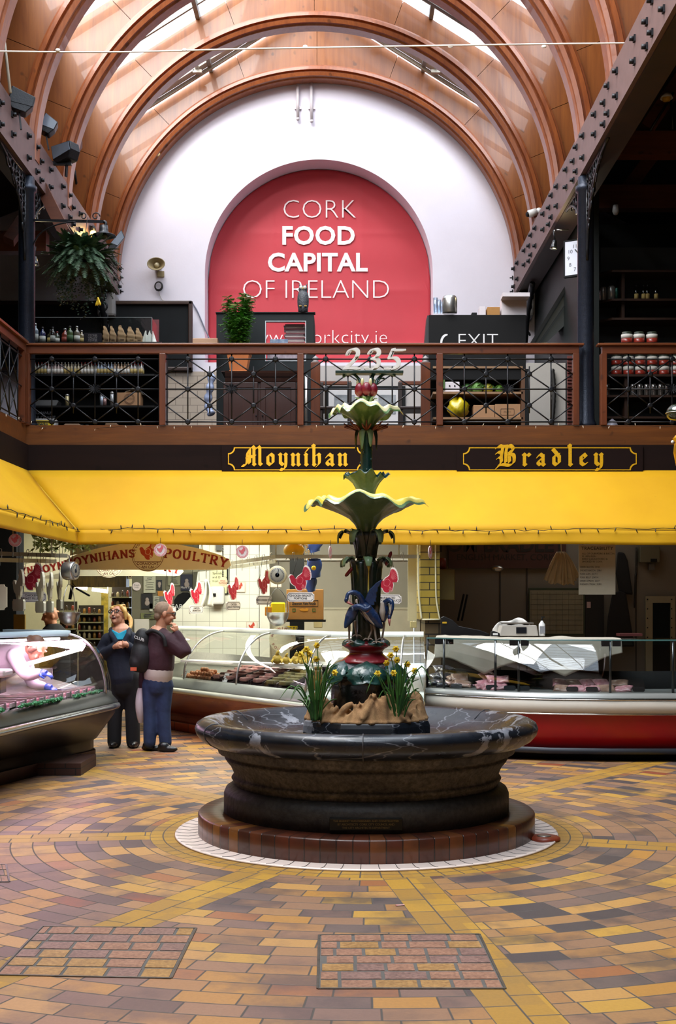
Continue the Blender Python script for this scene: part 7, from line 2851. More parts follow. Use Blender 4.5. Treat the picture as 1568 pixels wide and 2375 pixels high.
m = MB().prism([(h0 - .012,hz0 - .012),(h1+.012,hz0 - .012),(h1+.012,hz1+.012),(h0 - .012,hz1+.012)],lambda u,v,w: (u,Yp2 - .006+w,v),0,.012,[[(h0,hz0),(h0,hz1),(h1,hz1),(h1,hz0)]])
m.build('opening_trim',mat('pale_trim','#a8b0b4',.4),t)
# magazines seen in the opening
r_ = random.Random(6)
zm = fz(803,Yp2+.2)
for i in range(16):
 z = hz0+.215+i*.0215
 p = P(684+r_.uniform(-3,3),0,Yp2+.25)
 o = MB().box(-.14,.14,-.1,.1,0,.0185).build('magazine',mat(('mag_red','mag_cream','mag_grey')[i % 3],('#8a4a50','#c4b4b0','#7c6468')[i % 3],.5))
 o.location = (p.x,p.y,z)
 o.rotation_euler = (0,0,r_.uniform(-.06,.06))
 tag(o,'magazine in the tall stack behind the opening of the black partition','magazine','magazines stacked behind the partition opening')
o = box_thing('picture_book','blue picture book propped low in the partition opening','book',626,787,668,803,Yp2+.16,mat('blue_book','#3c5c8c',.4,scale=14,col2='#a8b8c8'),.02)
o = box_thing('magazine_rack','row of patterned menus at the foot of the partition opening','menus',620,806,690,836,Yp2+.12,mat('menu_print','#7a6a74',.5,scale=18,col2='#a89ca4'),.03)
o = box_thing('table_ledge','shelf carrying the magazines behind the partition opening','shelf',610,836,712,841,Yp2+.10,M_dark,.4)
o2 = MB().box(P(684,0,Yp2+.25).x - .15,P(684,0,Yp2+.25).x+.15,Yp2+.15,Yp2+.36,hz0+.0,hz0+.213)
tag(o2.build('magazine_box',mat('menu_print'),org=(P(684,0,Yp2+.25).x,Yp2+.25,hz0)),'patterned box under the stack of magazines','box')
# owl
q = P(703,725,Yp2+.03)
q.z = z1+.015
k = Yp2/F
t = thing('owl_figure','dark plastic owl standing on the black partition','owl figure',tuple(q))
m = MB()
m.lathe([(0,0),(11*k,0),(11.5*k,10*k),(12.5*k,14*k),(13.5*k,26*k),(13*k,38*k),(11*k,46*k),(9*k,49*k),(10.5*k,53*k),(10*k,58*k),(6*k,62*k),(0,63*k)],q,24)
for sg in (-1,1):
 m.tube([q+Vector((sg*6*k,0,58*k)),q+Vector((sg*9*k,0,67*k))],[.022,.004],6)
m.build('body',mat('owl_grey','#2a2e34',.5,scale=26,col2='#4a4e54',bump=.5,bscale=60),t)
m = MB()
for sg in (-1,1):
 m.lathe([(.0,.0),(.022,.0),(.026,-.006)],q+Vector((sg*4.5*k,-10.2*k,57*k)),14,Matrix.Rotation(pi/2,3,'X'))
m.build('eye_disc',mat('owl_eye','#b8b4ac',.4),t)
m = MB()
for sg in (-1,1):
 for q2 in range(3):
  m.sphere(q+Vector((sg*6*k+(q2 - 1)*.012,-12.5*k,13*k)),(.007,.012,.012),6,4)
m.tube([q+Vector((0,-10*k,56*k)),q+Vector((0,-12.5*k,52*k))],[.01,.003],6)
m.build('talons',mat('owl_claw','#b08c3c',.4),t)
# plant
q = P(554,862,17.35)
t = thing('potted_plant','leafy green plant in a square terracotta pot behind the railing','plant',tuple(q))
k = 17.35/F
pz = fz(862,17.35)
m = MB()
m.lathe([(19*k*1.41,0),(26*k*1.41,38*k),(27.5*k*1.41,38*k),(27.5*k*1.41,46*k),(25*k*1.41,46*k),(24*k*1.41,40*k),(0,40*k)],(q.x,q.y,pz),4,Matrix.Rotation(pi/4,3,'Z'),smooth=False)
m.build('terracotta_pot',mat('terracotta','#c0703c',.7,var=.08),t,bevel=.012)
MB().box(q.x - 20*k,q.x+20*k,q.y - .12,q.y+.12,pz - .012,pz).build('saucer',mat('terracotta'),t)
m,s_ = MB(),MB()
r_ = random.Random(12)
for i in range(30):
 a = r_.uniform(0,2*pi)
 base = Vector((q.x+.04*cos(a),q.y+.04*sin(a),pz+40*k))
 h = r_.uniform(.42,.84)
 top = base+Vector((r_.uniform(.03,.2)*cos(a),r_.uniform(.03,.14)*sin(a),h))
 pth = path_at([base,base.lerp(top,.5)+Vector((0,0,.06)),top],6)
 s_.tube(pth,.005,5)
 for j in range(3,len(pth)):
  for c in range(4):
   d = Vector((cos(a+c*1.57+j),sin(a+c*1.57+j),r_.uniform(-.5,.2))).normalized()
   L = r_.uniform(.06,.11)
   sd = d.cross(Vector((0,0,1))).normalized()
   p0 = pth[j]
   for f in range(5):
    c0 = p0+d*L*(f+1)/5
    for sg in (-1,1):
     e = c0+sd*sg*.028+d*.012 - Vector((0,0,.008))
     w2 = d*.009
     m.add([c0 - w2,e,c0+w2+Vector((0,0,.003))],[(0,1,2)])
lf = m.build('foliage',mat('fresh_green_leaf','#2c5c1c',.5,scale=9,col2='#5c9a34'),t)
s_.build('stems',mat('plant_stem','#4a6a2c',.6),t)
# cabinet
Yq = 17.3
a,b = P(514,990,Yq),P(690,862,Yq)
t = thing('cupboard','dark panelled wooden cupboard behind the railing under the plant','cupboard',((a.x+b.x)/2,Yq,3.93))
M_cab = wood('dark_mahogany','#2c1714','#3f231c',2,.35,.7,.2)
zt_ = b.z
MB().box(a.x+.05,b.x - .02,Yq+.03,Yq+.45,3.93,zt_ - .1).build('carcass',M_cab,t)
m = MB()
run(m,[(0,zt_ - .14),(.03,zt_ - .14),(.05,zt_ - .09),(.07,zt_ - .07),(.09,zt_ - .03),(.10,zt_),(0,zt_)],[(a.x+.05,Yq+.03,0,1),(b.x,Yq+.03,0,1)])
m.box(a.x,b.x,Yq - .06,Yq+.45,zt_ - .012,zt_)
m.build('cornice',M_cab,t)
for x0_,x1_,kx in ((518,598,594),(604,686,609)):
 c0,c1 = P(x0_,0,Yq).x,P(x1_,0,Yq).x
 zd = fz(886,Yq)
 d = MB().prism([(c0,3.95),(c1,3.95),(c1,zd),(c0,zd)],lambda u,v,w: (u,Yq+.03 - w,v),0,.025,[[(c0+.07,4.03),(c0+.07,zd - .08),(c1 - .07,zd - .08),(c1 - .07,4.03)]]).build('door',M_cab,t,bevel=.006)
 MB().box(c0+.07,c1 - .07,Yq+.02,Yq+.03,4.03,zd - .08).build('door_panel',M_cab,d)
 MB().sphere(P(kx,964,Yq - .01),.012,8,6).build('knob',M_iron,d)
o = box_thing('papers','loose papers lying on top of the dark cupboard','papers',592,858,640,862,Yq+.1,mat('card_white'),.2,None,zt_,0)
# steel pole and short square wooden posts with caps
p = P(710,990,17.4)
m = MB().cyl((p.x,p.y,3.93),(p.x,p.y,fz(870,17.4)),.022)
tag(m.build('steel_pole',M_steel,org=(p.x,p.y,3.93)),'upright steel pole right of the dark cupboard','pole')
for x,lab in ((732,'square wooden newel post left of the number plate, with a moulded cap'),(987,'square wooden newel post right of the number plate, with a moulded cap')):
 Yz = 16.6
 p = P(x,990,Yz)
 t = thing('newel_post',lab,'post',(p.x,Yz,3.93),'newel posts behind the gallery railing')
 MB().box(p.x - .062,p.x+.062,Yz - .06,Yz+.06,3.93,fz(842,Yz)).build('shaft',M_oakz,t,bevel=.006)
 zz = fz(842,Yz)
 MB().lathe([(.05,0),(.06,.01),(.03,.03),(.05,.06),(.0,.1)],(p.x,Yz,zz),14).build('cap',mat('grey_cap','#8c8686',.5),t)

# framed pictures on the low wall between the newels, chairs in front
YF = 19.5
m = MB().box(P(735,0,YF+.02).x,P(985,0,YF+.02).x,YF+.02,YF+.2,3.93,fz(848,YF+.02))
struct(m.build('wall_low',mat('grey_low_wall','#b0aaa6',.7,var=.03)),'low grey wall under the banner')
for x0,x1,lab in ((753,845,'framed black and white picture left of the red fruit of the fountain'),(856,940,'framed black and white picture right of the red fruit of the fountain')):
 o = thing('framed_picture',lab,'picture',tuple(P((x0+x1)/2,985,YF)),'framed pictures behind the railing')
 child(o,'frame',x0,896,x1,990,YF+.02,M_dark,.03)
 mtb = child(o,'white_mount',x0+9,904,x1 - 7,984,YF - .012,mat('mount_white','#c6c4c4',.6))
 child(mtb,'photograph',x0+22,916,x1 - 22,960,YF - .018,mat('grey_photo','#4c5054',.5,scale=6,col2='#9ca0a4'))
for x,sg,lab in ((778,1,'dark wooden chair left of the fountain top behind the railing'),(962,-1,'dark wooden chair right of the fountain top behind the railing')):
 Yh_ = 17.6
 p = P(x,990,Yh_)
 t = thing('chair',lab,'chair',(p.x,Yh_,3.93),'chairs on the gallery')
 zt2 = fz(880,Yh_)
 MB().box(p.x - .22,p.x+.22,Yh_+.1,Yh_+.16,zt2 - .06,zt2).build('top_rail',M_oak,t,bevel=.01)
 for s2 in (-1,1):
  MB().box(p.x+s2*.2 - .03,p.x+s2*.2+.03,Yh_+.09,Yh_+.15,3.93,zt2 - .02).build('back_post',mat('dark_chair_wood','#241712',.45),t,bevel=.006)
  MB().box(p.x+s2*.2 - .02,p.x+s2*.2+.02,Yh_ - .3,Yh_ - .26,3.93,4.36).build('leg',mat('dark_chair_wood'),t)
 MB().box(p.x - .22,p.x+.22,Yh_ - .32,Yh_+.12,4.36,4.4).build('seat',mat('dark_chair_wood'),t,bevel=.01)

# EXIT board unit with boxes on top and shelves below
Ye = 17.6
a,b = P(995,800,Ye),P(1220,730,Ye)
t = thing('exit_sign_board','black board lettered EXIT with a white curved arrow above the gallery shelves','sign',((a.x+b.x)/2,Ye,a.z))
zl = 4.97
MB().box(a.x,b.x,Ye,Ye+.06,zl - .15,b.z).build('board',mat('black_sign'),t,bevel=.004)
m = MB().prism([(P(978,0,Ye).x,zl - .15),(a.x,zl - .15),(a.x,b.z),(a.x - .02,b.z)],lambda u,v,w: (u,Ye+.06+w,v),-.02,.3)
m.build('side_board',mat('grey_black','#2c2c2e',.5),t)
m = MB()
q = P(1108,806,Ye)
m.text('EXIT',33*Ye/F/.7,flat(q.x,q.z,Ye),.004,-.004,'CENTER',1.0)
pen(m,[sm([(1036,-776),(1029,-780),(1024,-790),(1023,-806)],4)],lambda u,v,w: P(u,-v,Ye - w),4.5,3,0,.004)
m.build('lettering',mat('white_print'),t)
o = tag(MB().lathe([(0,0),(.10,0),(.105,.01),(.105,.2),(.09,.24),(.06,.25),(0,.25)],P(1043,727,Ye+.05),24).build('steel_canister',M_steel,org=tuple(P(1043,727,Ye+.05))),'brushed steel canister standing on the EXIT board','canister')
for i,x in enumerate((1010,1018,1025)):
 p = P(x,727,Ye+.06+.04*i)
 o = MB().lathe([(0,0),(.026,0),(.034,.22 - .03*i),(.03,.22 - .03*i),(.02,.02),(0,.02)],p,12).build('clear_cup',glass('cup_plastic',(.86,.92,.98),.3),org=tuple(p))
 tag(o,('stack of clear cups at the left end of the EXIT board','middle stack of clear cups left of the steel canister','stack of clear cups touching the steel canister')[i],'cups','clear cup stacks on the EXIT board')
zE = b.z
for nm,lab,x0,y0,x1,y1,mt_ in (('carton','white square carton with a lid at the right end of the EXIT board',1163,690,1221,728,mat('white_carton','#cfc8cc',.6,var=.03)),('carton','brown carton on the EXIT board left of the white one',1130,709,1159,728,M_card),('carton','slim white carton on the EXIT board',1112,708,1126,728,mat('white_carton')),
         ('small_box','tiny black box on the EXIT board',1094,722,1106,728,M_dark)):
 o = box_thing(nm,lab,'box',x0,y0,x1,y1,Ye+.04,mt_,.2,None,zE,.004)
 if 'lid' in lab:
  child(o,'lid',1161,688,1223,697,Ye - .01+.03,mat('white_carton'),.24)
# shelves below
t = thing('shelf_unit','black and pale wood shelf unit of vegetables and cartons behind the railing','shelf unit',((a.x+b.x)/2,Ye,3.93))
xl,xr = P(1004,0,Ye).x,P(1222,0,Ye).x
MB().box(xl,xr,Ye+.44,Ye+.48,3.93,zl).build('back_panel',M_dark,t)
for y in (850,909,968):
 MB().box(xl,xr - .06,Ye - .02,Ye+.44,fz(y+5,Ye),fz(y,Ye)).build('shelf',mat('pale_shelf_wood','#8a6a4c',.5,var=.1),t)
MB().box(xr - .08,xr - .03,Ye - .02,Ye+.44,3.93,zl).build('upright',mat('shelf_upright','#5a3c26',.5),t)
MB().box(xr - .03,xr+.03,Ye - .02,Ye+.44,3.93,zl).build('black_side',M_dark,t)
zA_,zB_,zC_ = fz(850,Ye),fz(909,Ye),fz(968,Ye)
o = box_thing('fruit_crate','blue fruit carton with a yellow corner and white capitals on the top shelf','crate',1083,824,1157,847,Ye+.03,mat('blue_carton','#1c3c7c',.5),.25,None,zA_,.004)
words_on(o,['SUN'],1117,844,Ye+.006,11,mat('white_print'),off=.02,name='white_lettering')
m = MB().prism([(P(1137,0,Ye).x,zA_+.0),(P(1157,0,Ye).x,zA_),(P(1157,0,Ye).x,zA_+.13),(P(1150,0,Ye).x,zA_+.13)],lambda u,v,w: (u,Ye+.009 - w,v),0,.003)
m.build('yellow_corner',mat('safety_yellow'),o)
o = box_thing('carton','brown carton right of the blue fruit carton on the top shelf','box',1159,824,1215,849,Ye+.03,M_card2,.25,None,zA_)
o = box_thing('produce_crate','dark crate of brown produce left of the blue fruit carton','crate',1029,825,1070,848,Ye+.03,mat('dark_mushroom','#3a2c22',.8,scale=26,col2='#6a5a4a',bump=.6),.25,None,zA_,.02)
o = box_thing('egg_carton','green and white carton with two round holes on the middle shelf','carton',1030,881,1066,905,Ye+.03,mat('white_carton'),.2,None,zB_,.008)
m = MB()
for x in (1043,1055):
 m.prism(circle(.012,12),flat(P(x,0,Ye).x,zB_+.085,Ye+.009),0,.003)
m.build('round_holes',M_dark,o)
child(o,'green_edge',1028,881,1032,905,Ye+.008,mat('print_green'),.01)
r_ = random.Random(10)
for nm,ct,x,rr,col,lab in (('cabbage','cabbage',1084,.075,'#4c7a3c','round green cabbage beside the white carton'),('cabbage','cabbage',1106,.09,'#6a9a4c','pale green cabbage in the middle of the vegetable shelf'),('cauliflower','vegetable',1132,.075,'#a89c2c','yellow vegetable right of the cabbages'),('lettuce','lettuce',1158,.065,'#5c8a24','bright green lettuce at the right of the vegetable shelf')):
 p = P(x,905,Ye+.12)
 p.z = zB_+rr*.9
 o = thing(nm,lab,ct,(p.x,p.y,zB_),'vegetables on the gallery shelf')
 m = MB()
 m.lathe([(rr*sin(pi*i/10)+1e-6,-rr*cos(pi*i/10)) for i in range(11)],p,18,rad=lambda r,z,t: (r*(1+.08*sin(7*t+z*30)),z))
 m.build('head',mat(nm+col[1:],col,.5,scale=16,var=.35,bump=.4),o)
 m = MB()
 for k2 in range(9):
  a2 = k2*.7
  d = Vector((cos(a2),sin(a2)*.6,.3)).normalized()
  sd = d.orthogonal().normalized()
  c0 = p+d*rr*.7
  m.grid(lambda u,v: c0+d*rr*.6*v+sd*(u - .5)*rr*1.1*sin(pi*min(1,.2+.8*v))+Vector((0,0,-.02*v*v+.012*sin(u*9))),4,4,True,.002)
 m.build('outer_leaves',mat(nm+'leaf','#3c6a2c',.5,scale=12,col2='#6a9444'),o)
p = P(1063,964,Ye+.08)
m = MB()
m.lathe([(.15*sin(pi*i/10)+1e-6,.14 - .14*cos(pi*i/10)) for i in range(11)],(p.x,p.y,zC_),22,rad=lambda r,z,t: (r*(1+.16*sin(5*t+z*40)+.07*sin(11*t)),z*(1+.12*sin(4*t))))
tag(m.build('yellow_bag',mat('yellow_net','#b8a414',.4,var=.25,scale=18,coat=.3),org=(p.x,p.y,zC_)),'bulging yellow bag on the bottom gallery shelf','bag')
o = box_thing('carton','left of two brown cartons on the bottom gallery shelf','box',1098,936,1147,965,Ye+.03,M_card2,.25,'brown cartons on the bottom gallery shelf',zC_)
o = box_thing('carton','right of two brown cartons on the bottom gallery shelf, with a printed panel','box',1148,935,1207,966,Ye+.03,M_card2,.25,'brown cartons on the bottom gallery shelf',zC_)
q = P(1177,955,Ye+.0)
m = MB().prism(rrect(.2,.1,.02),flat(q.x,q.z,Ye+.009),0,.002,[rrect(.18,.08,.018)])
m.text('FRUIT',.04,flat(q.x,q.z - .015,Ye+.009),.002)
m.build('printed_panel',mat('brown_stamp'),o)
for k2,x in enumerate((1020,1040,1060)):
 pass

# white wall, pipe and red louvre right of the shelves
m = MB().box(P(1222,0,19.4).x,3.45,19.4,19.5,3.93,5.4)
struct(m.build('wall_gallery_white',mat('white_gallery_wall','#a8a49e',.6,var=.04)),'white wall piece behind the gallery shelves')
o = panel('louvre_panel','red-brown louvred shutter left of the right-hand railing post','shutter',1315,826,1335,990,17.0,mat('louvre_red','#5c2a22',.5),.02)
m = MB()
for i in range(20):
 m.bar(P(1316,832+8*i,16.97),P(1334,832+8*i,16.97),.02,.012)
m.build('slats',mat('louvre_red'),o)
m = MB()
m.tube(path_at([P(1281,856,19.34),P(1285,900,19.34),P(1283,950,19.34),P(1278,1000,19.34)],8),[.03+.006*(i % 2) for i in range(25)],8)
tag(m.build('hanging_rope',mat('black_cable'),org=tuple(P(1281,856,19.34))),'thick black twisted hose hanging on the white gallery wall','hose')
# sloping duct and clock on the dark wall
t = thing('sloping_duct','dark grey boxed stair soffit sloping up behind the right-hand column','boxing',tuple(P(1290,740,19)))
m = MB()
m.prism([(1232,-800),(1262,-800),(1348,-718),(1348,-642),(1323,-648)],lambda u,v,w: P(u,-v,19.6+w),0,.5)
m.build('boxing',mat('dark_grey_green','#262d2e',.5,var=.08),t)
m = MB()
m.bar(P(1232,799,19.55),P(1325,646,19.55),.05,.03,(0,1,0))
m.bar(P(1247,799,19.55),P(1322,690,19.55),.012,.02,(0,1,0))
m.build('edge_bead',M_dark,t)
q = Vector((3.40,18.7,fz(596,18.7)))
t = thing('wall_clock','square white wall clock with black numerals half hidden by the right-hand column','clock',tuple(q))
Yk2 = 17.9
cx_ = P(1350,0,Yk2).x
cz_ = fz(597,Yk2)
t.location = (cx_,Yk2,cz_)
fr = lambda u,v,w: (cx_+u*cos(.5) - w*sin(.5),Yk2 - u*sin(.5) - w*cos(.5),cz_+v)
Sq = .53
MB().prism([(-Sq/2,-Sq/2),(Sq/2,-Sq/2),(Sq/2,Sq/2),(-Sq/2,Sq/2)],fr,-.03,.03).build('clock_case',M_dark,t)
fc = MB().prism([(-.24,-.24),(.24,-.24),(.24,.24),(-.24,.24)],fr,.03,.034).build('dial',mat('clock_white','#d0d4e4',.4,var=.02),t)
m = MB()
for n in range(1,13):
 a2 = pi/2 - n*pi/6
 m.text(str(n),.075,lambda u,v,w,a2=a2: fr(u+.19*cos(a2),v+.19*sin(a2) - .026,w+.034),.002)
m.build('numerals',M_ink,fc)
m = MB()
for a2,L,w_ in ((radians(128),.15,.016),(radians(80),.2,.010)):
 p0,p1 = fr(0,0,.04),fr(L*cos(a2),L*sin(a2),.04)
 m.bar(p0,p1,w_,.004,(0,-1,0))
m.build('hands',M_ink,fc)
# spot lamps
def spot(label,px,py,Y,tilt,lit,en):
 q = P(px,py,Y)
 t = thing('spot_lamp',label,'lamp',tuple(q))
 R_ = Matrix.Rotation(tilt,3,'Y')
 MB().lathe([(.012,.13),(.03,.12),(.04,.05),(.055,.0),(.05,-.005)],q,16,R_).build('lamp_shade',mat('black_gloss_paint'),t)
 MB().lathe([(0,-.002),(.048,0),(.04,.02)],q,16,R_).build('bulb',mat('lamp_glow','#fff4d8',.4,emit='#ffe9b8',estr=9),t)
 MB().cyl(q+R_ @ Vector((0,0,.12)),q+Vector((0,0,.26)),.012,n=8).build('stem',M_iron,t)
 if en:
  light('spot_bulb','POINT',tuple(q+Vector((0,-.03,-.08))),en,(1,.78,.42),.05)
 return t

spot('lit spot lamp hanging below the right girder beside the clock',1284,577,18.2,.15,True,14)
spot('lit spot lamp beside the left column under the fern basket',82,616,17.2,-.1,True,4)
m = MB().cyl(P(1291,533,18.3),P(1319,533,18.3),.01,n=6)
m.cyl(P(1286,540,18.2),P(1286,533,18.2),.012,n=6)
struct(m.build('beam_lamp_bar',M_steel),'short lamp bar')

# right gallery shelves with jars
Ys = 17.7
t = thing('jar_shelving','tall dark wooden shelving of jars right of the right-hand column','shelving',tuple(P(1480,990,Ys)))
M_sh = wood('dark_shelf_timber','#2c1c14','#3e281c',0,.45,.8)
xl,xr = P(1386,0,Ys).x,5.2
for y in (632,698,742,871,919,968):
 z = fz(y,Ys)
 MB().prism([(xl,.06),(xl+.18,-.14),(xr,-.14),(xr,.3),(xl,.3)] if y < 800 else [(xl,-.1),(xr,-.1),(xr,.3),(xl,.3)],lambda u,v,w,z=z: (u,Ys+v,z+w),-.03,0).build('shelf',M_sh,t)
for x in (1443,1444):
 pass
MB().box(P(1440,0,Ys).x,P(1447,0,Ys).x,Ys - .05,Ys+.3,fz(742,Ys),fz(632,Ys)).build('upright',M_sh,t)
MB().box(P(1447,0,Ys).x,P(1457,0,Ys).x,Ys - .05,Ys+.3,3.93,fz(871,Ys)).build('upright',M_sh,t)
MB().box(xl,xr,Ys+.3,Ys+.33,3.93,fz(560,Ys)).build('back_board',mat('black_green_back','#12181a',.6),t)
zt2 = fz(798,16.55)
k = Ys/F

def jar(label,group,x,yb,Y,z,r,h,lower,kindn='preserve_jar'):
 p = P(x,yb,Y)
 p.z = z
 t = thing(kindn,label,'jar',tuple(p),group)
 MB().lathe([(0,0),(r*.95,0),(r,.01),(r,h*.45)],p,16).build('contents',lower,t)
 MB().lathe([(r*1.01,h*.42),(r*1.01,h*.78)],p,16).build('jar_label',labs[0],t)
 MB().lathe([(r*.97,h*.76),(r*.9,h*.84),(r*.86,h*.86),(r*.86,h),(0,h)],p,16).build('lid',mat('green_dark_lid','#2c3428',.4),t)
 return t

M_tom = mat('tomato_red','#8a2c20',.3,var=.2,scale=12,coat=.4)
Yj = 16.55
m = tag(MB().box(P(1400,0,Yj).x,5.2,Yj - .08,Yj+.2,zt2 - .02,zt2+.005).build('wall_ledge',M_sh,org=(4,Yj,zt2)),'dark wooden ledge behind the right-hand railing carrying three jars','ledge')
j0 = None
for i,(x,lab) in enumerate(((1454,'left of the three jars on the right-hand handrail ledge'),(1482,'middle of the three jars on the right-hand handrail ledge'),(1512,'right of the three jars on the right-hand handrail ledge'))):
 p = P(x,797,Yj)
 p.z = zt2+.006
 if j0 is None:
  j0 = jar(lab,'three jars on the handrail ledge',x,797,Yj,zt2+.006,.075,.15,M_tom)
 else:
  dup(j0,p,lab)
zs = fz(871,Ys)
row = 0
for rw,(zb_,n0) in enumerate(((zs+.004,6),(zs+.145,6))):
 for i in range(n0):
  x = 1430+i*27.5
  p = P(x,870,Ys+.0)
  p.z = zb_
  lab = ('jar with a red base in the lower row on the right-hand shelves','jar with a red base in the upper row on the right-hand shelves')[rw]
  dup(j0,p,lab)['group'] = ('lower row of jars','upper row of jars')[rw]
for i in range(7):
 x = 1408 if i == 0 else 1452+i*16
 p = P(x,917,Ys)
 p.z = fz(919,Ys)
 o = MB().lathe([(0,0),(.04,0),(.042,.01),(.042,.15),(.036,.17),(0,.17)],p,14).build('glass_tumbler',mat('mirror_glass','#a8a4a0',.08,.9),org=tuple(p))
 tag(o,'shiny upturned tumbler on the shelf below the jars' if i else 'pale canister at the left end of the shelf below the jars','tumbler','tumblers on the shelf below the jars' if i else None)
for i,(x,r,h,c,lab) in enumerate(((1391,.035,.14,'#a8a4b4','pale tin at the left end of the shelf above the jars'),(1399,.05,.19,'#8c8a88','steel canister on the shelf above the jars'),(1418,.06,.2,'#9a9c98','wide steel canister on the shelf above the jars'),(1430,.03,.18,'#2c5c54','green bottle leaning beside the wide steel canister'))):
 p = P(x,697,Ys - .02)
 p.z = fz(698,Ys)
 o = MB().lathe([(0,0),(r,0),(r,h*.9),(r*.8,h),(0,h)],p,16).build('canister',mat('can'+c[1:],c,.25,.6),org=tuple(p))
 tag(o,lab,'canister')
for i,x in enumerate((1476,1493,1502,1522)):
 p = P(x,696,Ys+.05)
 p.z = fz(698,Ys)
 bottle('wine_bottle',('first dark wine bottle from the left on the upper right shelf','second dark wine bottle on the upper right shelf','third dark wine bottle on the upper right shelf','last dark wine bottle on the upper right shelf')[i],'dark wine bottles on the upper right shelf',p,.24,.03,bm_('wine','#10140f'),labs[1],caps[0])
m = MB()
p = P(1420,985,Ys - .2)
m.lathe([(.0,.3),(.05,.26),(.1,.15),(.12,.0),(0,0)],(p.x,p.y,3.96),18,rad=lambda r,z,t: (r*(1+.12*sin(5*t+z*20)),z))
tag(m.build('white_sack',mat('grey_plastic_sack','#8c8c98',.4,var=.1),org=(p.x,p.y,3.96)),'pale knotted plastic sack behind the right-hand railing','sack')
for i,(x,c,lab) in enumerate(((1474,'#7c1c34','crimson packet on the floor behind the right-hand railing'),(1520,'#8a1c2c','red packet with a white corner behind the right-hand railing'),(1545,'#6a1828','dark red packet below the glass dome lamp'))):
 p = P(x,980,Ys - .25)
 m = MB()
 m.grid(lambda u,v: (p.x+(u - .5)*.26,p.y+.1*v,3.99+.12*sin(pi*v)*(1 - (2*u - 1) ** 4)+.03*sin(u*8+i)),12,8,True,.01)
 o = tag(m.build('packet',mat('packet'+c[1:],c,.3,var=.25,scale=12,coat=.4),org=(p.x,p.y,3.97)),lab,'packet','red packets behind the right-hand railing')
p = P(1470,988,Ys - .3)
m = MB().lathe([(0,0),(.22,0),(.23,.03),(.2,.03),(0,.01)],(p.x,p.y,3.94),24)
tag(m.build('tin_tray',M_steel,org=(p.x,p.y,3.94)),'round tin tray under the red packets','tray')

# glass-domed lamp with gilded finial at the right edge
q = P(1572,960,13.5)
t = thing('ornate_lamp','smoky glass lamp dome at the right edge over a gilded finial','lamp',tuple(q))
k = 13.5/F
m = MB().lathe([(0,24*k),(15*k,21*k),(24*k,12*k),(27*k,2*k),(25*k,-7*k),(18*k,-13*k),(0,-15*k)],q,28)
m.build('glass_dome',mat('smoky_glass','#2c3226',.12,var=.3,coat=.6),t)
m = MB().tube([q+Vector((27*k*cos(a2),27*k*sin(a2),2*k)) for a2 in [2*pi*z/24 for z in range(24)]],.006,6,True)
m.build('rim_wire',M_steel,t)
q2 = P(1574,1020,13.5)
m = MB().lathe([(0,14*k),(8*k,10*k),(14*k,2*k),(8*k,-6*k),(10*k,-10*k),(12*k,-30*k),(6*k,-60*k),(0,-66*k)],q2,20)
m.cyl(q2+Vector((0,0,12*k)),q+Vector((0,0,-14*k)),.012)
m.cyl(q+Vector((0,0,23*k)),(q.x,q.y,9.2),.012)
m.build('gilded_finial',mat('gilt','#c8921c',.3,.5,var=.2),t)
MB().sphere(P(1560,1025,13.45),.018,10,6).build('white_knob',mat('white_plastic'),t)

# flood lamps on the girders, camera, monitor, wall lantern, fern
def flood(label,px,py,Y,ry,rz,face,w_=.15,h_=.13):
 q = P(px,py,Y)
 t = thing('flood_lamp',label,'flood lamp',tuple(q),'flood lamps on the girders')
 R_ = Matrix.Rotation(rz,3,'Z') @ Matrix.Rotation(ry,3,'Y')
 m = MB()
 m.prism([(-w_,-h_*.6),(-w_*.6,-h_),(w_*.6,-h_),(w_,-h_*.2),(w_,h_*.7),(-w_,h_)],lambda u,v,w: q+R_ @ Vector((u,w,v)),-.10,.10)
 m.build('lamp_housing',M_iron,t,bevel=.012)
 MB().prism([(-w_*.9,-h_*.5),(w_*.9,-h_*.3),(w_*.9,h_*.6),(-w_*.9,h_*.9)],lambda u,v,w: q+R_ @ Vector((u,w,v)),-.108,-.10).build('lamp_glass',face,t)
 MB().bar(q+R_ @ Vector((0,0,-h_*.8)),q+Vector((0,0,-h_ - .2)),.04,.02).build('bracket',M_iron,t)
 return t

M_lg = mat('grey_lamp_glass','#7c8898',.15,var=.1)
flood('small black flood lamp highest on the left girder',49,238,15.3,.25,.3,M_iron)
flood('flood lamp with a pale glass face behind the left girder',113,293,17.0,.45,.2,M_lg,.1,.12)
flood('large black flood lamp on a bar below the left arches',153,355,17.4,-.2,-.5,M_lg,.17,.13)
flood('black flood lamp on the right girder',1357,236,17.6,.0,.2,M_iron,.08,.1)
flood('grey flat flood lamp tilted beside the fern basket',270,562,21.3,.65,.3,M_lg,.06,.2)
m = MB().bar(P(117,379,17.4),P(166,379,17.4),.05,.05)
struct(m.build('beam_lamp_arm',M_iron),'bar that carries the large flood lamp')
q = P(1240,494,20.2)
t = thing('security_camera','white security camera on the right girder','camera',tuple(q))
MB().tube([q+Vector((-.1,0,-.02)),q+Vector((.03,0,.02))],[.06,.06],14).build('camera_body',mat('white_plastic'),t)
MB().tube([q+Vector((-.13,-.01,-.03)),q+Vector((-.1,0,-.02))],[.035,.045],12).build('camera_lens',M_dark,t)
MB().sphere(q+Vector((.07,0,.03)),.055,12,8).build('camera_mount',mat('white_plastic'),t)
q = P(1428,490,18.5)
o = tag(MB().lathe([(0,.1),(.04,.09),(.05,.0),(.03,-.05),(0,-.06)],q,14).build('wall_lamp',mat('white_plastic'),org=tuple(q)),'small white lamp under the lower tie beam at the right','lamp')
q = P(1546,227,16.7)
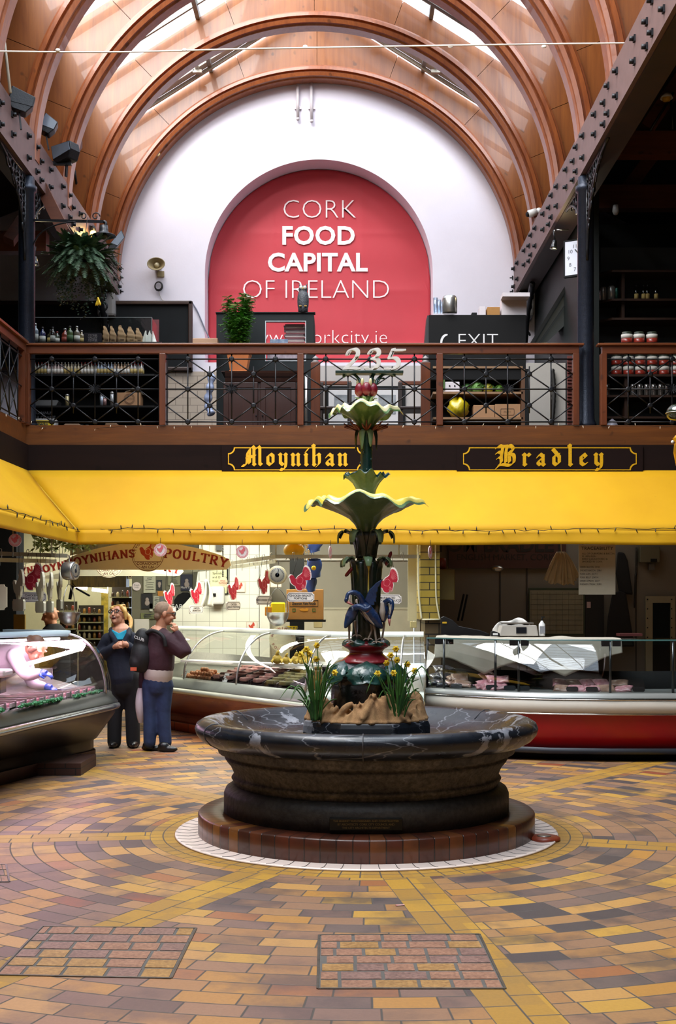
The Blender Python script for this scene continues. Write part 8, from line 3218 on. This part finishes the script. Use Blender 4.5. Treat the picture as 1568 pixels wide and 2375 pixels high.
t = thing('pendant_lamp','small white pendant lamp with a yellow bulb at the upper right','lamp',tuple(q))
MB().lathe([(.05,.06),(.07,.03),(.085,-.01),(.08,-.01),(.05,.03)],q,16).build('lamp_shade',mat('white_enamel'),t)
MB().lathe([(0,-.05),(.05,-.04),(.06,0),(.03,.04)],q,14).build('bulb',mat('yellow_bulb','#c89a2c',.4,var=.1),t)
# lantern on a scrolled bracket with the lit bulb
t = thing('bracket_lantern','black swan-neck lantern on a scrolled iron arm from the left column','lantern',tuple(P(70,510,16.2)))
m = MB()
m.bar(P(70,511,16.2),P(240,514,16.0),.03,.03)
for (x,sg) in ((193,1),(222,-1)):
 c = P(x,502,16.02)
 m.tube([c+Vector((sg*-.055*cos(a2)*(1 - a2/9),0,.055*sin(a2)*(1 - a2/9))) for a2 in [z*.4 for z in range(18)]],.008,5)
m.tube(path_at([P(68,590,16.2),P(90,545,16.15),P(130,522,16.1),(P(175,514,16.06))],5),.010,5)
m.tube(path_at([P(240,514,16.0),P(245,516,16.0),P(245,524,16.0)],4),.02,7)
m.build('scrolled_arm',M_iron,t)
q = P(241,545,16.0)
m = MB().lathe([(.05,.12),(.055,.06),(.06,.03),(.15,-.005),(.155,-.015),(.14,-.01),(.05,.02)],q,24)
m.build('lamp_shade',mat('grey_black_enamel','#23262a',.35,.2),t)
MB().lathe([(0,-.06),(.035,-.05),(.05,-.015),(.04,.01)],q,16).build('glass_globe',mat('dim_globe','#5c5a44',.2),t)
q = P(216,543,19.75)
t = thing('bulkhead_lamp','glowing yellow lamp between the fern basket and the lantern','lamp',tuple(q))
MB().sphere(q,(.05,.05,.07),12,8).build('bulb',mat('amber_glow','#ffe8a0',.4,emit='#ffc24a',estr=12),t)
MB().lathe([(.02,.13),(.04,.12),(.045,.05)],q,12).build('lamp_holder',M_iron,t)
light('amber_bulb','POINT',tuple(q+Vector((.1,-.12,.0))),9,(1,.68,.25),.05)
# hanging fern
q = P(190,612,15.9)
t = thing('hanging_fern','big hanging basket of dark green fern and ivy by the left column','plant',tuple(q))
MB().lathe([(0,-.16),(.1,-.13),(.16,-.03),(.17,.02),(.15,.02),(0,.0)],q,20).build('basket',mat('dark_basket','#1c1a16',.8),t)
m = MB()
r_ = random.Random(31)
for i in range(330):
 a2 = r_.uniform(0,2*pi)
 el = r_.uniform(-.55,1.4)
 L = r_.uniform(.3,.5)
 d = Vector((cos(a2)*cos(el),sin(a2)*cos(el),sin(el)))
 p0 = q+Vector((d.x*.08,d.y*.08,.0))
 drop = r_.uniform(.0,.2)
 pth = path_at([p0,p0+d*L*.55+Vector((0,0,.03)),p0+d*L+Vector((0,0,-drop))],8)
 for j in range(len(pth) - 1):
  dd = (pth[j+1] - pth[j]).normalized()
  sd = dd.cross(Vector((0,0,1)))
  if sd.length < .05:
   sd = dd.orthogonal()
  sd.normalize()
  w_ = .055*sin(pi*min(1,.15+.85*j/len(pth)))+.006
  for sg in (-1,1):
   c0 = pth[j]
   m.add([c0,c0+sd*sg*w_+dd*.012 - Vector((0,0,.008)),c0+dd*.016+Vector((0,0,.002))],[(0,1,2)])
   c0 = pth[j].lerp(pth[j+1],.5)
   m.add([c0,c0+sd*sg*w_+dd*.012 - Vector((0,0,.008)),c0+dd*.016+Vector((0,0,.002))],[(0,1,2)])
m.build('fern_fronds',mat('dark_fern','#1d3320',.6,scale=8,col2='#3a5638'),t)
m = MB()
for i in range(34):
 x0_ = r_.uniform(-.33,.33)
 p0 = q+Vector((x0_,r_.uniform(-.15,.15),-.12))
 L = r_.uniform(.15,.5)*(1.2 - abs(x0_))
 for j in range(int(L/.022)):
  p1 = p0+Vector((r_.uniform(-.03,.03),r_.uniform(-.03,.03),-.022*j))
  d = Vector((r_.uniform(-1,1),r_.uniform(-1,1),r_.uniform(-.6,.4))).normalized()
  sd = d.orthogonal().normalized()
  m.add([p1,p1+d*.018+sd*.014,p1+d*.034,p1+d*.018 - sd*.014],[(0,1,2,3)])
m.build('ivy_trails',mat('dark_ivy','#14241a',.5,scale=9,col2='#28402c'),t)
m = MB().cyl(q+Vector((0,0,.0)),q+Vector((.05,.1,.62)),.005,n=5)
m.build('hanging_chain',M_iron,t)
p = P(228,700,15.7)
m = MB()
for i in range(4):
 a2 = -.5+.35*i
 m.tube(path_at([p+Vector((0,-.01*i,.05)),p+Vector((.03*a2,-.01*i,.0)),p+Vector((.11*a2*.6,-.01*i,-.05))],4),[.006]+[.012]*6+[.006,.005],7)
tag(m.build('banana_bunch',mat('banana_yellow','#d8b82c',.5,var=.08),org=tuple(p)),'small bunch of yellow bananas hanging under the fern','bananas')

# ------------------------------------------------------------------ people
M_skin = mat('skin','#c48a6c',.5,var=.08,scale=20)

def limb(m,pts,rs,n=12):
 pp = path_at(pts,4)
 k = len(rs) - 1
 m.tube(pp,[ease(rs[min(k - 1,int(i/(len(pp) - 1)*k))],rs[min(k - 1,int(i/(len(pp) - 1)*k))+1],i/(len(pp) - 1)*k - min(k - 1,int(i/(len(pp) - 1)*k))) for i in range(len(pp))],n)
 m.sphere(pp[0],rs[0],n,6)
 m.sphere(pp[-1],rs[-1],n,6)

def head(m,c,R,s=1.0):
 q = lambda x,y,z: c+R @ (Vector((x,y,z))*s)
 m.sphere(q(0,.012,.025),(.074*s,.092*s,.088*s),16,10,R)
 m.sphere(q(0,-.018,-.045),(.058*s,.066*s,.068*s),14,9,R)
 m.sphere(q(0,-.058,-.088),(.026*s,.022*s,.02*s),8,6,R)
 m.tube([q(0,-.08,.03),q(0,-.098,-.012),q(0,-.104,-.024),q(0,-.084,-.03)],[.010*s,.014*s,.017*s,.012*s],8)
 for sg in (-1,1):
  m.sphere(q(sg*.076,.012,-.005),(.012*s,.022*s,.032*s),8,6,R)
  m.sphere(q(sg*.036,-.07,-.03),(.024*s,.02*s,.022*s),8,6,R)
  m.tube([q(sg*.055,-.072,.034),q(sg*.02,-.088,.037)],[.008*s,.009*s],6)

def hand(m,p,d,n,s=1.0,curl=.5,side=1):
 """Palm at p pointing along d, back of the hand along n; four fingers and a thumb."""
 d,n = Vector(d).normalized(),Vector(n).normalized()
 a = d.cross(n).normalized()*side
 m.sphere(p+d*.035*s,(.036*s,.036*s,.036*s),10,7)
 m.tube([p,p+d*.07*s],[.028*s,.036*s],10)
 for i in range(4):
  b = p+d*.07*s+a*(.024 - .016*i)*s
  L = (.066,.074,.068,.052)[i]*s
  k1 = b+d*L*.45 - n*L*.15*curl
  k2 = k1+(d*(1 - curl) - n*curl).normalized()*L*.35
  k3 = k2+(d*(.5 - curl) - n*(.4+curl)).normalized()*L*.3
  m.tube([b - d*.015*s,b,k1,k2,k3],[.010*s,.0098*s,.0092*s,.0085*s,.0072*s],7)
 t0 = p+d*.02*s+a*.03*s
 m.tube([t0,t0+(a+d*.8 - n*.3).normalized()*.035*s,t0+(a*.4+d - n*.5).normalized()*.062*s],[.013*s,.011*s,.0085*s],7)

def glasses(par,c,R,s=1.0):
 q = lambda x,y,z: c+R @ (Vector((x,y,z))*s)
 m = MB()
 for sg in (-1,1):
  m.tube([q(sg*(.034+.026*cos(a)),-.098,.016+.02*sin(a)) for a in [2*pi*k/16 for k in range(16)]],.004*s,6,True)
  m.tube([q(sg*.06,-.097,.02),q(sg*.076,-.03,.015),q(sg*.078,.02,.005)],.0035*s,5)
 m.tube([q(-.01,-.1,.02),q(.01,-.1,.02)],.004*s,5)
 m.build('glasses',mat('black_plastic'),par)
 m = MB()
 for sg in (-1,1):
  m.sphere(q(sg*.033,-.083,.014),(.012*s,.006*s,.008*s),8,6,R)
 m.build('eyes',mat('eye_white','#d8d0c8',.3),par)
 m = MB()
 for sg in (-1,1):
  m.sphere(q(sg*.033,-.0885,.014),.0045*s,6,4)
 m.build('pupils',M_ink,par)

def clothes(m,name,mt_,par,vox=.014,it=5):
 return blob(m.build(name,mt_,par),vox,it)

def Rz(a):
 return Matrix.Rotation(radians(a),3,'Z')

def Rx(a):
 return Matrix.Rotation(radians(a),3,'X')

def Ry(a):
 return Matrix.Rotation(radians(a),3,'Y')

# the laughing woman
W = lambda x,y,d=0.0: P(x,y,14.58+d)
hc,hR = W(274,1428),Rz(-22) @ Rx(-20) @ Ry(-6)
m = MB()
head(m,hc,hR,1.12)
limb(m,[W(277,1440),W(280,1466)],[.058,.062])
limb(m,[W(281,1470),W(284,1530),W(287,1590)],[.13,.14,.14])
for sg,pts in ((-1,[W(252,1478),W(232,1512),W(250,1508,-.1),W(266,1500,-.2)]),(1,[W(312,1480),W(318,1518),W(306,1508,-.1),W(295,1497,-.19)])):
 limb(m,pts,[.05,.045,.036,.026])
hand(m,W(266,1499,-.2),(1,-.35,.12),(-.1,-.9,.5),1.0,.75,-1)
hand(m,W(297,1496,-.2),(-.9,-.3,.25),(.1,-.8,.6),1.0,.6,1)
for x0,x1 in ((268,265),(305,309)):
 limb(m,[W(x0,1590),W(x0,1660),W(x1,1722)],[.06,.045,.035])
wo = blob(m.build('person',M_skin,org=(hc.x,14.58,0)),.0065,3)
tag(wo,'laughing blonde woman in a navy jacket and turquoise top, hands clasped, looking up','person')
glasses(wo,hc,hR,1.12)
q = lambda x,y,z: hc+hR @ (Vector((x,y,z))*1.12)
m = MB()
m.sphere(q(0,-.074,-.052),(.030,.014,.018),12,7,hR)
m.build('open_mouth',mat('mouth_dark','#5a1c1a',.4),wo)
MB().sphere(q(0,-.084,-.045),(.022,.007,.007),10,6,hR).build('teeth',mat('teeth','#d8d0c4',.3),wo)
m = MB()
m.sphere(q(0,.03,.038),(.088,.098,.096),16,10,hR)
m.tube([q(.05,-.05,.085),q(.082,-.02,.03),q(.085,.02,-.05)],[.02,.022,.012],8)
m.tube([q(-.05,-.05,.085),q(-.082,-.02,.03)],[.02,.016],8)
m.tube(path_at([q(.02,.10,.05),q(.07,.13,.0),q(.10,.10,-.10),q(.09,.06,-.16)],4),[.03,.035,.036,.034,.03,.028,.026,.024,.022,.018,.014,.01,.006],8)
for k in range(10):
 m.tube([q(-.06+.013*k,-.05,.098 - .002*abs(k - 5)),q(-.05+.011*k,.03,.13),q(-.03+.008*k,.10,.07)],[.008,.009,.008],5)
clothes(m,'hair',mat('blonde_hair','#b8863c',.5,scale=6,stretch=(6,6,1),col2='#dcb468'),wo,.008,2)
M_navy = mat('navy_cloth','#141a2a',.85,var=.15,bump=.7,bscale=6)
m = MB()
limb(m,[W(281,1482),W(280,1530),W(286,1572)],[.15,.165,.175],16)
limb(m,[W(256,1480),W(281,1473),W(308,1480)],[.07,.085,.07])
limb(m,[W(250,1482),W(230,1522,.02),W(246,1512,-.1),W(262,1501,-.17)],[.075,.07,.056,.046])
limb(m,[W(312,1483),W(322,1525,.02),W(312,1512,-.1),W(299,1498,-.16)],[.075,.07,.056,.046])
m.tube([W(256,1460,-.07),W(259,1474,-.15),W(270,1492,-.17)],[.026,.034,.03],8)
m.tube([W(300,1460,-.05),W(297,1474,-.15),W(288,1492,-.17)],[.026,.034,.03],8)
m.tube([W(256,1460,-.05),W(268,1458,.07),W(290,1458,.07),W(300,1460,-.04)],.03,8)
clothes(m,'jacket',M_navy,wo)
m = MB()
m.grid(lambda u,v: W(260+33*u,ease(1460+9*(1 - abs(2*u - 1)),1484,v),-.122 - .03*sin(pi*u)*(.4+.6*v)),12,8,True,.01)
m.build('turquoise_top',mat('turquoise_cloth','#1aa0c0',.7,var=.08),wo)
m = MB()
limb(m,[W(287,1568),W(287,1592)],[.165,.155],16)
for x0,x1 in ((267,265),(306,309)):
 limb(m,[W(x0,1572),W(x0+(x1 - x0)*.3,1640),W(x1,1722)],[.115,.088,.082],14)
clothes(m,'trousers',mat('black_cloth'),wo)
for x in (263,311):
 m = MB()
 m.sphere(W(x,1726,-.06),(.052,.13,.045),12,8)
 m.sphere(W(x,1722,.02),(.048,.07,.05),12,8)
 clothes(m,'shoe',mat('black_leather','#121214',.35),wo,.01,3)

# the man with the backpack
N_ = lambda x,y,d=0.0: P(x,y,14.2+d)
hc,hR = N_(383,1424),Rz(103) @ Rx(10)
m = MB()
head(m,hc,hR,1.12)
limb(m,[N_(377,1438),N_(370,1466)],[.062,.07])
limb(m,[N_(367,1475),N_(368,1520),N_(366,1575)],[.13,.14,.14])
limb(m,[N_(388,1480,-.1),N_(424,1508,-.12),N_(409,1466,-.1)],[.05,.042,.03])
limb(m,[N_(350,1480,.12),N_(338,1540,.16),N_(331,1596,.1)],[.05,.042,.03])
hand(m,N_(409,1466,-.1),(-.25,.0,1),(.8,-.5,.1),1.0,.8,-1)
hand(m,N_(331,1596,.1),(0,0,-1),(-.8,-.4,0),1.0,.9,1)
for x in (348,383):
 limb(m,[N_(x,1580),N_(x,1650),N_(x,1722)],[.06,.045,.035])
mn = blob(m.build('person',M_skin,org=(hc.x,14.2,0)),.0065,3)
tag(mn,'grey-haired man in a maroon jacket and jeans seen from behind, hand raised to his mouth','person')
glasses(mn,hc,hR,1.12)
q = lambda x,y,z: hc+hR @ (Vector((x,y,z))*1.12)
m = MB()
m.sphere(q(0,.03,.036),(.088,.10,.098),16,10,hR)
m.sphere(q(0,.07,-.03),(.066,.045,.06),12,8,hR)
clothes(m,'hair',mat('grey_short_hair','#8c7460',.8,var=.2,scale=40),mn,.008,2)
m = MB()
limb(m,[N_(366,1484),N_(368,1515),N_(369,1545)],[.16,.185,.175],16)
limb(m,[N_(346,1478,.1),N_(368,1470),N_(388,1482,-.1)],[.085,.09,.085])
limb(m,[N_(388,1484,-.1),N_(427,1513,-.12),N_(423,1495,-.11),N_(411,1470,-.1)],[.095,.088,.066,.05])
limb(m,[N_(348,1484,.12),N_(338,1540,.16),N_(331,1590,.1)],[.085,.07,.05])
m.tube([N_(371,1464)+Vector((.082*cos(a),.075*sin(a),-.025*cos(a))) for a in [2*pi*z/18 for z in range(18)]],.026,8,True)
clothes(m,'jacket',mat('maroon_cloth','#34131f',.75,var=.15,bump=.7,bscale=6),mn)
m = MB()
limb(m,[N_(368,1555),N_(367,1568)],[.168,.166],18)
cw = MB().tube([N_(373,1458)+Vector((.068*cos(a),.064*sin(a),-.03*cos(a))) for a in [2*pi*z/18 for z in range(18)]],.013,6,True)
cw.build('white_collar',mat('white_cotton','#b4a8a0',.8,var=.05),mn)
clothes(m,'white_shirt_hem',mat('white_cotton','#b4a8a0',.8,var=.05),mn)
m = MB()
limb(m,[N_(366,1572),N_(366,1590)],[.155,.15],16)
for x0,x1 in ((350,347),(382,384)):
 limb(m,[N_(x0,1590),N_(x0 - 2,1655),N_(x1,1722)],[.105,.078,.072],14)
clothes(m,'jeans',mat('blue_denim','#1c2a48',.85,scale=9,col2='#283a5e',bump=.7,bscale=6),mn)
for x,y,d in ((352,1735,.06),(388,1737,-.06)):
 m = MB()
 m.sphere(N_(x,y,d),(.13,.05,.04),12,8,Rz(-12))
 m.sphere(N_(x - 8,y - 6,d),(.07,.05,.055),12,8)
 clothes(m,'shoe',mat('black_leather'),mn,.01,3)
bp_ = N_(327,1510,-.12)
t = thing('backpack','black backpack with white lettering worn by the grey-haired man','backpack',tuple(bp_))
m = MB()
m.sphere(N_(328,1522,-.08),(.125,.15,.19),18,12)
m.sphere(N_(331,1485,-.06),(.10,.13,.14),16,10)
m.sphere(N_(318,1535,-.1),(.09,.13,.12),14,10)
clothes(m,'bag_body',mat('black_nylon','#101013',.7,var=.2,bump=.2,bscale=16),t,.013,5)
m = MB()
m.tube(path_at([N_(336,1470,-.12),N_(356,1463,-.16),N_(378,1476,-.22),N_(384,1500,-.22)],5),.022,8)
m.build('shoulder_strap',mat('black_nylon'),t)
m = MB()
m.text('CLUB',.047,lambda u,v,w: Vector((bp_.x - .005+u,13.975 - w - .1*u,bp_.z+.13+v - u*.35)),.002,.001)
m.build('lettering',mat('white_print'),t)
MB().box(N_(311,0,0).x,N_(325,0,0).x,13.955,13.965,N_(0,1553).z,N_(0,1545).z).build('orange_patch',mat('orange_patch','#b8502c',.6),t)
m = MB()
pc_ = N_(327,1640,.1)
m.grid(lambda u,v: pc_+Vector(((.01+.055*sin(pi*min(1,.12+.8*v)) ** .8)*cos(2*pi*u)*(1+.12*sin(10*pi*u)),.10*sin(2*pi*u)*sin(pi*min(1,.15+.75*v)),.22 - .40*v)),24,14,True,0,True)
tag(m.build('carrier_bag',mat('thin_white_plastic','#cfc8cc',.4,var=.04),org=tuple(pc_)),'white plastic carrier bag hanging from the left hand of the man in jeans','bag')

# the worker stooping over the butcher case
hc,hR = P(84,1506,12.55),Rz(60) @ Rx(38)
m = MB()
head(m,hc,hR,1.1)
K = lambda x,y,d=0.0: P(x,y,12.7+d)
limb(m,[hc+Vector((-.05,.05,.0)),K(56,1512)],[.055,.06])
limb(m,[K(50,1518),K(-20,1540,.1),K(-100,1600,.25)],[.12,.14,.14])
for x in (-110,-85):
 limb(m,[K(x,1610,.3),Vector((K(x,0,.3).x - .05,13.1,.5)),Vector((K(x,0,.3).x - .05,13.1,.06))],[.09,.07,.05])
limb(m,[K(34,1520,-.15),K(58,1560,-.25),K(92,1560,-.2)],[.05,.042,.03])
limb(m,[K(58,1530,.05),K(76,1582,.0),K(104,1592,.0)],[.05,.042,.03])
wk = blob(m.build('person',M_skin,org=(-4.1,13.1,0)),.008,3)
tag(wk,'worker in a white coat and blue gloves bending over inside the butcher case','person')
q = lambda x,y,z: hc+hR @ (Vector((x,y,z))*1.1)
m = MB()
m.sphere(q(0,.028,.036),(.088,.098,.096),16,10,hR)
m.tube([q(.06,-.03,.05),q(.085,.0,-.02)],[.03,.025],8)
m.tube([q(-.06,-.03,.05),q(-.085,.0,-.02)],[.03,.025],8)
m.sphere(q(0,.11,.03),.045,10,8)
clothes(m,'hair',mat('brown_hair','#6a4a38',.6,var=.2,scale=16),wk,.01,2)
m = MB()
limb(m,[K(48,1520),K(5,1530,.05),K(-45,1560,.12),K(-100,1605,.25)],[.15,.175,.175,.18],16)
limb(m,[K(34,1522,-.14),K(60,1562,-.25),K(88,1561,-.2)],[.085,.07,.052])
limb(m,[K(58,1532,.05),K(76,1584,.0),K(98,1591,.0)],[.08,.065,.05])
limb(m,[Vector((-4.2,13.05,.9)),Vector((-4.25,13.1,.45))],[.2,.21])
clothes(m,'white_coat',mat('white_coat','#d8d0d4',.8,var=.03),wk)
m = MB()
hand(m,K(90,1560,-.2),(1,-.1,-.15),(0,-.3,.95),1.15,.4,1)
hand(m,K(102,1592,0),(1,-.1,-.25),(0,-.3,.95),1.15,.5,-1)
clothes(m,'blue_gloves',mat('blue_glove','#2c52b8',.4,var=.08),wk,.008,1)

# bald man far back in the passage
hc,hR = P(118,1430,16.2),Rz(-70) @ Rx(6)
m = MB()
head(m,hc,hR,1.1)
Q_ = lambda x,y,d=0.0: P(x,y,16.2+d)
limb(m,[Q_(120,1440),Q_(124,1462)],[.06,.065])
limb(m,[Q_(125,1475),Q_(127,1560)],[.13,.14])
for x in (120,136):
 limb(m,[Q_(x,1570),Vector((Q_(x,0).x,16.2,.06))],[.09,.05])
fm = blob(m.build('person',M_skin,org=(Q_(125,0).x,16.2,0)),.009,3)
tag(fm,'balding man in a dark coat standing far back beside the steel scale pan','person')
m = MB()
limb(m,[Q_(125,1476),Q_(127,1520),Q_(128,1580)],[.18,.2,.2],14)
limb(m,[Q_(108,1484),Q_(104,1560)],[.075,.06])
limb(m,[Q_(146,1484),Q_(150,1560)],[.075,.06])
clothes(m,'dark_coat',mat('black_cloth'),fm,.016,5)
m = MB()
for x in (120,136):
 limb(m,[Q_(x,1575),Vector((Q_(x,0).x,16.2,.08))],[.11,.08])
clothes(m,'dark_trousers',M_navy,fm,.016,4)
